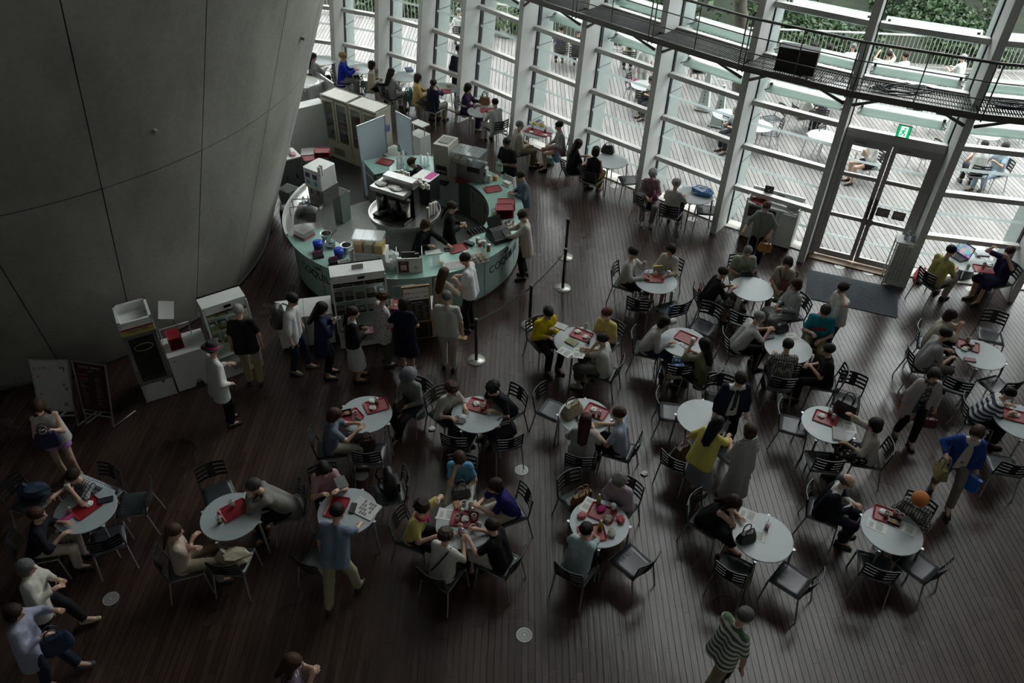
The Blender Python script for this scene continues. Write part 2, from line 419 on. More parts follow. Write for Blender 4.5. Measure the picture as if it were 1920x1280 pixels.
# doors between the ninth and tenth fin
def dp(f, z, off=.5):
    a = fp(DOORBAY, off, z, .1); b = fp(DOORBAY + 1, off, z, -.1); return a + (b - a) * f
for nleaf, (f0, f1) in enumerate(((.045, .495), (.505, .955))):
    d_ = struct('door_%d' % (nleaf + 1), ('glazed door leaf of the exit, hinged beside the trash cabinet', 'glazed door leaf of the exit bearing two grey notices')[nleaf])
    def fr(fa, za, fb, zb, w, h, nm, mt=doorm, off=.5, th=.06):
        m = MB(); m.beam(dp(fa, za, off), dp(fb, zb, off), w, h, TN[DOORBAY][1] if abs(zb - za) > .3 else (0, 0, 1)); return part(m, nm, mt, d_)
    wf = .085 / 1.86
    fr(f0 + wf / 2, .06, f0 + wf / 2, 2.72, .085, .06, 'stile'); fr(f1 - wf / 2, .06, f1 - wf / 2, 2.72, .085, .06, 'stile')
    for z, h in ((.12, .13), (1.04, .08), (1.97, .08), (2.66, .12)):
        fr(f0 + wf, z, f1 - wf, z, .06, h, 'rail')
    for za, zb in ((.18, 1.0), (1.08, 1.93), (2.01, 2.6)):
        m = MB(); a, b, c, d = dp(f0 + wf, za), dp(f1 - wf, za), dp(f1 - wf, zb), dp(f0 + wf, zb); n = TN[DOORBAY][1] * .008
        m.hexa([a, b, b + n, a + n], [d, c, c + n, d + n]); pn = part(m, 'pane', pane, d_)
        zm = za + (zb - za) * .45; m = MB(); m.beam(dp(f0 + wf, zm, .495), dp(f1 - wf, zm, .495), .004, .05); part(m, 'stripe', stripem, pn)
    fh = f1 - wf * .5 if nleaf == 0 else f0 + wf * .5
    m = MB(); m.beam(dp(fh - .03, 1.06, .43), dp(fh + .03, 1.06, .43), .03, .14); part(m, 'lock_plate', steel, d_)
    m = MB(); m.tube([dp(fh, 1.14, .42), dp(fh, 1.58, .42)], .02, 8); part(m, 'handle', M('handle_bronze', (.06, .05, .045), .4, .5), d_)
    m = MB(); m.box(dp((f0 + f1) / 2 - .1, 2.66, .42), (.22, .06, .06), math.atan2(TN[DOORBAY][0].y, TN[DOORBAY][0].x)); part(m, 'closer', doorm, d_)
    if nleaf == 1:
        for fa, fb in ((.56, .70), (.735, .87)):
            m = MB(); m.beam(dp(fa, 1.31, .488), dp(fb, 1.31, .488), .004, .19); nt_ = part(m, 'notice', M('notice_grey', (.17, .155, .15), .6, var=.1), d_)
            m = MB()
            for k in range(3): m.beam(dp(fa + .02, 1.35 - .035 * k, .484), dp(fb - .02 - .02 * k, 1.35 - .035 * k, .484), .003, .012)
            part(m, 'lettering', M('notice_print', (.5, .42, .3), .6), nt_)
fr_ = struct('trim_1', 'bronze frame around the pair of glazed exit doors')
for f in (.02, .98):
    m = MB(); m.beam(dp(f, 0), dp(f, 2.76), .09, .1, TN[DOORBAY][1]); part(m, 'jamb', doorm, fr_)
m = MB(); m.beam(dp(0, 2.755), dp(1, 2.755), .1, .07); part(m, 'head', doorm, fr_)
m = MB(); m.beam(dp(0, .012, .42), dp(1, .012, .42), .3, .03); part(m, 'threshold', M('threshold', (.34, .27, .2), .5, .3), fr_)

# exit sign above the doors
exs = thing('exit_sign', 'green and white running man exit sign above the glazed doors', 'sign', dp(.545, 3.08, .42), math.atan2(TN[DOORBAY][0].y, TN[DOORBAY][0].x))
part(MB().box((0, 0, 0), (.24, .06, .25)), 'housing', M('sign_dark', (.08, .07, .06), .5), exs)
part(MB().box((0, -.034, 0), (.225, .01, .22)), 'face', M('exit_green', (.0, .42, .13), .5, emit=.45), exs)
part(MB().box((-.0, -.0405, -.0), (.13, .004, .205)), 'lit_panel', M('exit_white', (.85, .95, .88), .5, emit=.55), exs)
rm = MB()
for pa, pb, w in (((.0, .035), (-.01, -.02), .034), ((-.005, -.02), (.035, -.045), .022), ((.035, -.045), (.02, -.085), .02), ((-.01, -.02), (-.03, -.06), .022), ((-.03, -.06), (-.055, -.075), .018), ((.0, .03), (.04, .01), .016), ((.0, .03), (-.04, .012), .016), ((-.04, .012), (-.05, -.02), .014)):
    rm.beam((pa[0], -.044, pa[1]), (pb[0], -.044, pb[1]), .004, w)
rm.lathe([(0.001, -.002), (.02, -.002), (.02, .002), (.001, .002)], 10)
rm.v = rm.v[:-40] + [(x + .012, -.044 - z, y + .062) for x, y, z in rm.v[-40:]]
part(rm, 'running_man', M('exit_green', (.0, .42, .13)), exs)

# ---------------------------------------------------------------- steel catwalk hung on the fins
cw = thing('catwalk', 'dark steel grating catwalk with railing along the glass wall', 'catwalk', kind='structure')
gratm = M('grating', (.09, .095, .09), .5, .6, var=.15); railm2 = M('catwalk_rail', (.13, .125, .115), .45, .6, var=.1)
CZ = 3.92
for i in range(I0 + 4, I0 + 13):
    j = i + 1; m = MB(); n = 46
    for k in range(n + 1):
        f = k / n; p = fp(i, -.40, CZ) * (1 - f) + fp(j, -.40, CZ) * f; q = fp(i, .46, CZ) * (1 - f) + fp(j, .46, CZ) * f
        m.beam(p, q, .008, .03)
    for k in range(5):
        o = -.36 + .2 * k; m.beam(fp(i, o, CZ - .01), fp(j, o, CZ - .01), .012, .02)
    tag(part(m, 'grating', gratm, cw), kind='stuff')
    m = MB(); m.beam(fp(i, -.42, CZ - .02), fp(j, -.42, CZ - .02), .03, .12); part(m, 'edge_beam', railm2, cw)
    m = MB(); m.beam(fp(i, .47, CZ - .02), fp(j, .47, CZ - .02), .03, .08); part(m, 'edge_beam', railm2, cw)
    for z, r in ((CZ + .9, .026), (CZ + .58, .011), (CZ + .28, .011)):
        m = MB(); m.tube([fp(i, -.43, z), fp(j, -.43, z)], r, 6); part(m, 'guard_rail', railm2, cw)
    for al in (-.05, .05):
        m = MB(); m.tube([fp(i, -.43, CZ - .1, al), fp(i, -.43, CZ + .9, al)], .014, 6); part(m, 'post', railm2, cw)
    pm = (fp(i, -.43, CZ) + fp(j, -.43, CZ)) / 2; m = MB(); m.tube([pm, pm + Vector((0, 0, .9))], .011, 6); part(m, 'post', railm2, cw)
    for al in (.55, -.55):
        m = MB(); m.tube([fp(i, -.02, CZ - .36, .09 * (1 if al > 0 else -1)), fp(i, -.3, CZ - .08, al)], [.034, .022], 7); part(m, 'bracket', railm2, cw)

# ---------------------------------------------------------------- the inverted concrete cone, panel by panel
CX, CY, CR, CK = -9.93, 14.13, 4.555, .3755
concm, cn_, cl_, cb_ = newmat('concrete')
g = cn_.new('ShaderNodeNewGeometry'); n1 = cn_.new('ShaderNodeTexNoise'); n1.inputs['Scale'].default_value = .9; n1.inputs['Detail'].default_value = 7; n1.inputs['Roughness'].default_value = .6
n2 = cn_.new('ShaderNodeTexNoise'); n2.inputs['Scale'].default_value = 14; n2.inputs['Detail'].default_value = 3
mp = cn_.new('ShaderNodeMapping'); mp.inputs['Scale'].default_value = (1, 1, .45)
cl_.new(g.outputs['Position'], mp.inputs[0]); cl_.new(mp.outputs[0], n1.inputs['Vector']); cl_.new(g.outputs['Position'], n2.inputs['Vector'])
mm = cn_.new('ShaderNodeMath'); mm.operation = 'MULTIPLY_ADD'; mm.inputs[1].default_value = .25; cl_.new(n2.outputs[0], mm.inputs[0]); cl_.new(n1.outputs[0], mm.inputs[2])
rp = cn_.new('ShaderNodeValToRGB'); rp.color_ramp.elements[0].position = .42; rp.color_ramp.elements[0].color = (.25, .24, .21, 1); rp.color_ramp.elements[1].position = .85; rp.color_ramp.elements[1].color = (.44, .425, .375, 1)
cl_.new(mm.outputs[0], rp.inputs[0]); cl_.new(rp.outputs[0], cb_.inputs['Base Color']); cb_.inputs['Roughness'].default_value = .62
bpn = cn_.new('ShaderNodeBump'); bpn.inputs['Strength'].default_value = .12; cl_.new(n2.outputs[0], bpn.inputs['Height']); cl_.new(bpn.outputs[0], cb_.inputs['Normal'])
core = MB(); core.lathe([(CR - .05, 0), (CR - .05 + CK * TOPZ, TOPZ)], 96, (CX, CY, 0))
CONE = struct('wall_left', 'great inverted cone of grey concrete panels with dark joints', core, M('joint_dark', (.01, .01, .009), .8))
JG = .016
for s in range(-6, 7):
    a0 = R(-16.1 + 15.2 * s); a1 = a0 + R(15.2)
    for z0, z1 in ((0.0, 3.93), (3.93, 7.86), (7.86, 11.79), (11.79, 15.72), (15.72, TOPZ)):
        m = MB(); g2 = JG / 2 / (CR + CK * (z0 + z1) / 2); za, zb = z0 + JG / 2, z1 - JG / 2
        ra, rb = CR + CK * za, CR + CK * zb
        m.lathe([(ra, za), (rb, zb)], 10, (CX, CY, 0), True, a0 + g2, a1 - g2); m.lathe([(ra - .05, za), (ra, za)], 10, (CX, CY, 0), False, a0 + g2, a1 - g2); m.lathe([(rb, zb), (rb - .05, zb)], 10, (CX, CY, 0), False, a0 + g2, a1 - g2)
        for aa in (a0 + g2, a1 - g2):
            m.add([(CX + r * math.cos(aa), CY + r * math.sin(aa), z) for r, z in ((ra - .05, za), (ra, za), (rb, zb), (rb - .05, zb))], [(0, 1, 2, 3)])
        part(m, 'panel', concm, CONE)
for a, z in ((-38.7, 4.62), (-8.5, 4.9)):
    r = CR + CK * z; m = MB(); m.tube([(CX + (r - .01) * math.cos(R(a)), CY + (r - .01) * math.sin(R(a)), z), (CX + (r + .06) * math.cos(R(a)), CY + (r + .06) * math.sin(R(a)), z - .02)], .035, 8)
    part(m, 'anchor_stud', concm, CONE)
part(MB().lathe([(CR, 0), (CR + .03, 0), (CR + .045, .1), (CR + .03, .1)], 96, (CX, CY, 0)), 'base_band', M('cone_base', (.10, .10, .095), .6), CONE)

# the unseen sides that close the hall
wm = M('hall_wall', (.5, .5, .48), .8)
struct('wall_back', 'grey wall closing the hall behind the viewer', MB().box((0, -7.2, 9.5), (44, .3, 19.2)), wm)
struct('wall_right', 'grey wall closing the far side of the hall', MB().box((22.1, 4.2, 9.5), (.3, 22.6, 19.2)), wm)
struct('wall_side', 'grey wall behind the concrete cone', MB().box((-22.1, 7.0, 9.5), (.3, 28.4, 19.2)), wm)
cpoly = [(fp(i, .7, TOPZ).x, fp(i, .7, TOPZ).y) for i in range(NA)]
struct('ceiling', 'grey ceiling of the hall', MB().prism(([(-22, 21.5)] + cpoly + [(22, 15.6), (22, -7), (-22, -7)])[::-1], TOPZ, TOPZ + .25), wm)
for nm, pa, pb in (('wall_end_right', GL[-1], Vector((22.2, 15.4, 0))), ('wall_end_left', Vector((-22.2, 21.2, 0)), GL[0])):
    struct(nm, 'short grey wall at the end of the glass wall', MB().beam(pa + Vector((0, 0, 9.5)), pb + Vector((0, 0, 9.5)), .2, 19), wm)
# ---------------------------------------------------------------- kinds of furniture (x forward, origin on the floor)
def arcpts(w, bulge, n=6, z=0.0, x=0.0):
    return [Vector((x - bulge * (1 - (2 * k / n - 1) ** 2), -w / 2 + w * k / n, z)) for k in range(n + 1)]
def strip(pts, h, th, mb=None):
    """a curved upright slat through pts"""
    mb = mb or MB(); n = len(pts); vs = []
    for i, p in enumerate(pts):
        d = (pts[min(i + 1, n - 1)] - pts[max(i - 1, 0)]).normalized(); s = Vector((d.y, -d.x, 0)) * th / 2; u = Vector((0, 0, h / 2))
        vs += [p - s - u, p + s - u, p + s + u, p - s + u]
    fs = [(0, 1, 2, 3), (4 * n - 4, 4 * n - 1, 4 * n - 2, 4 * n - 3)]
    for i in range(n - 1):
        for k in range(4):
            fs.append((4 * i + k, 4 * i + (k + 1) % 4, 4 * i + 4 + (k + 1) % 4, 4 * i + 4 + k))
    return mb.add(vs, [f[::-1] for f in fs])
def chair_proto(seat_mat, frame_mat=alu):
    kids = []
    seat = MB(); nx, ny = 6, 6; top = []; 
    for i in range(nx + 1):
        for j in range(ny + 1):
            u = i / nx; v = 2 * j / ny - 1; xx = -.21 + .43 * u; wy = .20 + .02 * u
            z = .452 - .018 * math.sin(math.pi * min(1, u * 1.1)) * (1 - v * v * .6) - (.02 * max(0, u - .8) / .2)
            top.append((xx, v * wy, z))
    bot = [(a, b, c - .014) for a, b, c in top]; N = (nx + 1) * (ny + 1); fs = []
    for i in range(nx):
        for j in range(ny):
            a = i * (ny + 1) + j; fs.append((a, a + ny + 1, a + ny + 2, a + 1)); fs.append((N + a, N + a + 1, N + a + ny + 2, N + a + ny + 1))
    rim = [j for j in range(ny + 1)] + [i * (ny + 1) + ny for i in range(1, nx + 1)] + [nx * (ny + 1) + j for j in range(ny - 1, -1, -1)] + [i * (ny + 1) for i in range(nx - 1, 0, -1)]
    for a, b in zip(rim, rim[1:] + rim[:1]): fs.append((a, b, N + b, N + a))
    seat.add(top + bot, fs, True)
    slots = MB()
    for y in (-.06, .0, .06): slots.tube([(.08, y - .018, .4435), (.17, y - .018, .444), (.185, y, .444), (.17, y + .018, .444), (.08, y + .018, .4435)], .0025, 4)
    kids.append(('seat', seat.mesh('seat', seat_mat), None, [('seat_slots', slots.mesh('seat_slots', black), None, [])]))
    kids.append(('seat_frame', MB().tube([(.22, -.215, .435), (.22, .215, .435), (-.21, .205, .435), (-.21, -.205, .435)], .011, 6, close=True).mesh('seat_frame', frame_mat), None, []))
    for s in (-1, 1):
        kids.append(('leg', MB().tube([(.215, .212 * s, .435), (.25, .235 * s, .0)], [.013, .011], 7).mesh('leg', frame_mat), None, []))
        kids.append(('leg', MB().tube([(-.205, .205 * s, .44), (-.29, .23 * s, .0)], [.013, .011], 7).mesh('leg', frame_mat), None, []))
        kids.append(('back_post', MB().tube([(-.205, .205 * s, .43), (-.235, .208 * s, .56), (-.275, .205 * s, .80)], .012, 7).mesh('back_post', darksteel), None, []))
    for z in (.575, .645, .715, .785):
        x = -.205 - (z - .44) * .19
        kids.append(('slat', strip(arcpts(.41, .05, 6, z, x), .042, .012).mesh('slat', black), None, []))
    blk = MB()
    for z0, z1 in ((.555, .80),):
        pts = [Vector((-.255 - .02, y, .68)) for y in (-.055, .055)]
        blk.hexa([(-.272, -.05, z0), (-.258, -.05, z0), (-.258, .05, z0), (-.272, .05, z0)], [(-.327, -.05, z1), (-.313, -.05, z1), (-.313, .05, z1), (-.327, .05, z1)])
    kids.append(('back_block', blk.mesh('back_block', black), None, []))
    return ('chair', None, None, kids)
CHAIR = chair_proto(seatm)
tabm = M('table_laminate', (.36, .40, .41), .32, var=.06, scale=4)
tipm = M('table_tip', (.62, .64, .64), .35, .3)
def table_proto(rad, mat):
    kids = [('tabletop', MB().lathe([(.001, .700), (rad - .02, .700), (rad, .712), (rad, .720), (rad - .004, .724), (.001, .724)], 48, smooth=False).mesh('tabletop', mat), None, [])]
    for k in range(4):
        a = R(45 + 90 * k); c, s = math.cos(a), math.sin(a)
        kids.append(('leg', MB().tube([(c * (rad - .01), s * (rad - .01), .70), (c * (rad + .03), s * (rad + .03), 0)], [.019, .014], 8).mesh('leg', alu), None,
                     [('corner_tip', MB().hexa([(c * (rad - .06) - s * .05, s * (rad - .06) + c * .05, .688), (c * (rad + .03) - s * .012, s * (rad + .03) + c * .012, .688), (c * (rad + .03) + s * .012, s * (rad + .03) - c * .012, .688), (c * (rad - .06) + s * .05, s * (rad - .06) - c * .05, .688)],
                                               [(c * (rad - .06) - s * .05, s * (rad - .06) + c * .05, .702), (c * (rad + .035) - s * .012, s * (rad + .035) + c * .012, .706), (c * (rad + .035) + s * .012, s * (rad + .035) - c * .012, .706), (c * (rad - .06) + s * .05, s * (rad - .06) - c * .05, .702)]).mesh('corner_tip', tipm), None, [])]))
    kids.append(('under_frame', MB().tube([(c * .3, s * .3, .69) for c, s in [(math.cos(R(a)), math.sin(R(a))) for a in range(0, 360, 30)]], .012, 5, close=True).mesh('under_frame', alu), None, []))
    return ('table', None, None, kids)
TABLE = table_proto(.405, tabm)
WTABLE = table_proto(.405, M('terrace_table', (.34, .36, .36), .4, .1, var=.05))
redt = M('tray_red', (.25, .012, .02), .4, var=.1)
def tray_proto(w=.37, d=.28, mat=redt, name='tray'):
    m = MB(); lay = [(w, d, .035, .018), (w - .006, d - .006, .033, .019), (w - .05, d - .05, .025, .004), (w - .06, d - .06, .02, .003)]
    rings = []
    for ww, dd, r, z in [(w - .05, d - .05, .025, .0)] + lay:
        pts = []
        for cx, cy, a in ((ww / 2 - r, dd / 2 - r, 0), (-ww / 2 + r, dd / 2 - r, 90), (-ww / 2 + r, -dd / 2 + r, 180), (ww / 2 - r, -dd / 2 + r, 270)):
            for k in range(4):
                t = R(a + 30 * k); pts.append((cx + r * math.cos(t), cy + r * math.sin(t), z))
        rings.append(pts)
    n = 16; vs = [p for r_ in rings for p in r_]; fs = [tuple(range(n))[::-1], tuple(range(4 * n, 5 * n))]
    for i in range(4):
        for k in range(n): fs.append((i * n + k, i * n + (k + 1) % n, (i + 1) * n + (k + 1) % n, (i + 1) * n + k))
    m.add(vs, fs); return (name, m.mesh(name, mat), None, [])
TRAY = tray_proto()
paper = M('paper_white', (.72, .72, .69), .7, var=.04)
cupw = M('paper_cup', (.70, .68, .62), .55, var=.05)
PCUP = ('paper_cup', MB().lathe([(.001, 0), (.027, 0), (.037, .085), (.039, .088), (.036, .088), (.026, .006), (.001, .006)], 14).mesh('paper_cup', cupw), None,
        [('coffee', MB().lathe([(.001, .066), (.033, .066)], 14).mesh('coffee', M('coffee', (.08, .04, .02), .2)), None, [])])
LCUP = ('lidded_cup', MB().lathe([(.001, 0), (.028, 0), (.037, .095), (.001, .095)], 14).mesh('lidded_cup', cupw), None, [('lid', MB().lathe([(.04, .093), (.04, .1), (.034, .112), (.001, .112)], 14).mesh('lid', whitem), None, [])])
strawm = M('straw', (.55, .02, .06), .4)
def plcup(drink):
    return ('plastic_cup', MB().lathe([(.001, 0), (.028, 0), (.04, .11), (.041, .113)], 14).mesh('plastic_cup', glassclear), None,
            [('drink', MB().lathe([(.001, .004), (.0265, .004), (.033, .062), (.001, .062)], 12).mesh('drink', drink), None, []),
             ('straw', MB().tube([(.0, .0, .02), (.02, .008, .19)], .0035, 5).mesh('straw', strawm), None, []),
             ('lid', MB().lathe([(.042, .111), (.042, .118), (.03, .128), (.001, .13)], 14).mesh('lid', glassclear), None, [])])
PLC_TEA = plcup(M('iced_tea', (.16, .06, .02), .15)); PLC_MILK = plcup(M('milk_coffee', (.42, .27, .15), .3)); PLC_PINK = plcup(M('berry_drink', (.45, .10, .12), .3))
BOTTLE = ('drink_bottle', MB().lathe([(.001, 0), (.032, 0), (.033, .1), (.030, .13), (.013, .16), (.013, .18), (.001, .18)], 12).mesh('drink_bottle', M('tea_green', (.25, .36, .04), .2)), None, [('cap', MB().lathe([(.0145, .172), (.0145, .192), (.001, .192)], 10).mesh('cap', whitem), None, [])])
PHONE = ('phone', MB().rrect(.072, .145, .01, 0, .009).mesh('phone', M('phone_body', (.5, .5, .5), .3, .4)), None, [('screen', MB().rrect(.064, .128, .004, .009, .0098).mesh('screen', M('phone_screen', (.02, .02, .025), .08)), None, [])])
def crumple(seed, r=.05, h=.05, sq=1.0):
    rg = random.Random(seed); m = MB(); n, k = 9, 5; vs = [(0, 0, h * .9)]; 
    for i in range(1, k):
        ph = i / (k - 1); 
        for j in range(n):
            a = 2 * math.pi * j / n; rr = r * math.sin(math.pi * (.12 + .6 * ph)) * rg.uniform(.75, 1.2); vs.append((rr * math.cos(a), rr * math.sin(a) * sq, max(0, h * (1 - ph) * rg.uniform(.8, 1.2))))
    fs = [(0, 1 + j, 1 + (j + 1) % n) for j in range(n)]
    for i in range(k - 2):
        for j in range(n): fs.append((1 + i * n + j, 1 + i * n + n + j, 1 + i * n + n + (j + 1) % n, 1 + i * n + (j + 1) % n))
    fs.append(tuple(range(1 + (k - 2) * n, 1 + (k - 1) * n))[::-1]); m.add(vs, fs); return m
NAPKIN = ('napkin', crumple(3, .055, .04).mesh('napkin', paper), None, [])
WRAP = ('food_wrapper', crumple(5, .08, .07, .8).mesh('food_wrapper', M('clear_wrap', (.6, .6, .58), .2, var=.4, scale=30)), None, [])
SHEET = ('paper_sheet', MB().box((0, 0, .0015), (.21, .29, .003)).mesh('paper_sheet', paper), None, [('print', MB().box((-.02, .08, .0034), (.12, .06, .0008)).box((.0, -.04, .0034), (.16, .1, .0008)).mesh('print', M('grey_print', (.45, .46, .44), .7, var=.3, scale=60)), None, [])])
def bookp(mat_slot=0):
    m = MB(); m.box((0, 0, .0015), (.15, .21, .003)); m.box((0, 0, .0225), (.15, .21, .003)); m.box((-.0735, 0, .012), (.003, .21, .022))
    return ('book', m.mesh('book', colm), 0, [('pages', MB().box((.001, 0, .012), (.142, .2, .018)).mesh('pages', paper), None, [])])
BOOK = bookp()
NEWS = ('newspaper', MB().rrect(.28, .38, .01, 0, .012).mesh('newspaper', M('newsprint', (.52, .53, .5), .8, var=.1, scale=40)), None,
        [('news_print', (lambda m: ([m.box((-.09 + .062 * i, .06 - .04 * j, .0124), (.05, .03, .001)) for i in range(4) for j in range(5) if (i + j) % 4], m)[1])(MB()).mesh('news_print', M('news_ink', (.16, .16, .16), .8, var=.4, scale=80)), None, [])])
WALLET = ('wallet', MB().rrect(.19, .095, .012, 0, .022).mesh('wallet', leather), 0, [('zip', MB().tube([(-.09, .045, .011), (.09, .045, .011)], .003, 5).mesh('zip', alu), None, [])])
DISH = ('food_box', MB().rrect(.16, .12, .01, 0, .012).mesh('food_box', M('box_black', (.015, .015, .015), .3)), None, [('box_rim', (lambda m: [m.box((0, s * .057, .024), (.16, .006, .024)) for s in (-1, 1)] and [m.box((s * .077, 0, .024), (.006, .12, .024)) for s in (-1, 1)] and m)(MB()).mesh('box_rim', M('box_black')), None, []), ('food', crumple(9, .05, .03).mesh('food', M('food_brown', (.30, .18, .07), .7, var=.4, scale=50)), None, [])])
# bags: body, two handles
def bag_proto(w, d, h, taper=.82, hh=.17, soft=.0, seg=6):
    m = MB(); n = 24; rings = []
    for f, s in ((0, .86), (.12, 1.0), (.55, .97), (1.0, taper)):
        ring = []
        for k in range(n):
            a = 2 * math.pi * k / n; e = .45; x = math.copysign(abs(math.cos(a)) ** e, math.cos(a)) * w / 2 * s; y = math.copysign(abs(math.sin(a)) ** e, math.sin(a)) * d / 2 * s * (1.1 - .5 * f)
            ring.append((x, y, h * f + soft * math.sin(3 * a) * .02 * f))
        rings.append(ring)
    vs = [p for r_ in rings for p in r_]; fs = [tuple(range(n))[::-1], tuple(range(3 * n, 4 * n))]
    for i in range(3):
        for k in range(n): fs.append((i * n + k, i * n + (k + 1) % n, (i + 1) * n + (k + 1) % n, (i + 1) * n + k))
    m.add(vs, fs, False); kids = []
    for s in (-1, 1):
        y = s * d * .25; pts = [(-w * .22, y, h * .85), (-w * .21, y, h + hh * .6), (-w * .12, y, h + hh * .93), (0, y, h + hh), (w * .12, y, h + hh * .93), (w * .21, y, h + hh * .6), (w * .22, y, h * .85)]
        kids.append(('handle', MB().tube(pts, .009, 6).mesh('handle', leather), 1, []))
    return ('bag', m.mesh('bag', leather), 0, kids)
TOTE = bag_proto(.34, .14, .26); HANDBAG = bag_proto(.28, .15, .18, .8, .13); SMALLBAG = bag_proto(.22, .12, .15, .85, .1); PAPERBAG = bag_proto(.3, .12, .32, 1.0, .1); SLOUCH = bag_proto(.36, .2, .2, .7, .08, 1.0)
def pack_proto():
    b = MB(); n = 20; rings = []
    for f, s in ((0, .8), (.06, 1), (.5, 1.0), (.85, .85), (1.0, .45)):
        rings.append([(math.copysign(abs(math.cos(a)) ** .6, math.cos(a)) * .08 * s * (1.25 - .4 * f), math.copysign(abs(math.sin(a)) ** .6, math.sin(a)) * .15 * s, .44 * f) for a in [2 * math.pi * k / n for k in range(n)]])
    vs = [p for r_ in rings for p in r_]; fs = [tuple(range(n))[::-1], tuple(range(4 * n, 5 * n))]
    for i in range(4):
        for k in range(n): fs.append((i * n + k, i * n + (k + 1) % n, (i + 1) * n + (k + 1) % n, (i + 1) * n + k))
    b.add(vs, fs, True)
    kids = [('pocket', MB().rrect(.05, .2, .02, .05, .22, (-.10, 0)).mesh('pocket', leather), 0, [])]
    for s in (-1, 1): kids.append(('strap', MB().tube([(.07, .08 * s, .42), (.14, .09 * s, .40), (.17, .1 * s, .28), (.12, .1 * s, .12), (.06, .11 * s, .05)], .014, 6).mesh('strap', leather), 1, []))
    return ('backpack', b.mesh('backpack', leather), 0, kids)
PACK = pack_proto()

# ---------------------------------------------------------------- floor grilles, mat, stanchions
vm = M('vent_metal', (.42, .42, .41), .4, .5); vd = M('vent_dark', (.02, .02, .02), .7)
def vent_proto():
    m = MB().disc(.105, -.002, 32, h=.006); s = MB()
    for r0, r1, n in ((.025, .05, 14), (.06, .09, 24)):
        for k in range(n):
            a = 2 * math.pi * k / n; c, t = math.cos(a), math.sin(a); s.beam((c * r0, t * r0, .0045), (c * r1, t * r1, .0045), .006, .0015)
    return ('floor_vent', m.mesh('floor_vent', vm), None, [('slots', s.mesh('slots', vd), None, [])])
VENT = vent_proto()
for px, py, lb in ((978, 881, 'round floor grille between the five-woman table and the table with the sitting couple'), (983, 1190, 'round floor grille alone on bare planks near the bottom edge'), (678, 891, 'round floor grille beside the chair with the black backpack'), (208, 1122, 'round floor grille on bare planks near the woman in cream jacket'),
                   (1574, 499, 'round floor grille before the exit doors, nearer the trash cabinet'), (1628, 511, 'round floor grille before the exit doors, nearer the sanitizer stand'), (1822, 543, 'round floor grille under the laptop table'), (1152, 349, 'round floor grille by the empty window chair'), (1298, 411, 'round floor grille under the table with the blue bag'), (672, 160, 'round floor grille under the table of the man in blue')):
    put(VENT, 'floor_vent', lb, 'floor grille', at(px, py, 0.002), random.random(), 'round floor grilles')
mc = [at(1519, 505), at(1681, 540), at(1680, 597), at(1510, 560)]; o = (mc[0] + mc[1] + mc[2] + mc[3]) / 4; d = (mc[1] - mc[0] + mc[2] - mc[3]).normalized(); rz = math.atan2(d.y, d.x)
dm = thing('doormat', 'large blue-grey ribbed doormat in front of the exit doors', 'doormat', (o.x, o.y, .001), rz)
matm = M('mat_rubber', (.045, .055, .068), .8, var=.25, scale=30)
part(MB().rrect(1.78, 1.06, .03, 0, .012), 'mat_base', matm, dm)
rb = MB()
for i in range(11):
    for j in range(13): rb.box((-.5 + .1 * i, -.42 + .07 * j, .0135), (.09, .03, .005))
tag(part(rb, 'mat_ribs', M('mat_ribs', (.06, .072, .088), .8, var=.2), dm), kind='stuff')
stan_m = M('stanchion_metal', (.09, .085, .08), .3, .7); disc_m = M('stanchion_base', (.58, .57, .53), .35, .5, var=.06)
STAN = ('stanchion', None, None, [('base', MB().lathe([(.001, 0), (.165, 0), (.165, .012), (.03, .022), (.001, .022)], 32).mesh('base', disc_m), None, [('slot', MB().beam((-.05, -.02, .021), (-.15, -.06, .0155), .03, .004).mesh('slot', darksteel), None, [])]),
                                 ('post', MB().tube([(0, 0, .02), (0, 0, .88)], .03, 14).mesh('post', stan_m), None, []), ('head', MB().lathe([(.001, .86), (.036, .86), (.036, .95), (.028, .96), (.001, .96)], 14).mesh('head', darksteel), None, [])])
sp_ = [at(1060, 482), at(1055, 540), at(993, 610), at(893, 675)]
for p, lb in zip(sp_, ('slim dark belt stanchion standing farthest from the queue', 'slim dark belt stanchion where the barrier belt begins', 'slim dark belt stanchion at the middle of the belt', 'slim dark belt stanchion nearest the queue of customers')):
    put(STAN, 'stanchion', lb, 'stanchion', p, 0, 'belt stanchions round the queue')
for a, b, lb in ((1, 2, 'grey barrier belt, the stretch farther from the queue'), (2, 3, 'grey barrier belt, the stretch ending nearest the queue')):
    m = MB(); p, q = sp_[a], sp_[b]; n = 8
    for k in range(n):
        f, g_ = k / n, (k + 1) / n; s0, s1 = -.05 * 4 * f * (1 - f), -.05 * 4 * g_ * (1 - g_)
        m.beam(p.lerp(q, f) + Vector((0, 0, .9 + s0)), p.lerp(q, g_) + Vector((0, 0, .9 + s1)), .003, .05)
    tag(part(m, 'barrier_belt', M('belt_grey', (.16, .155, .155), .7), None), lb, 'belt', 'barrier belts')

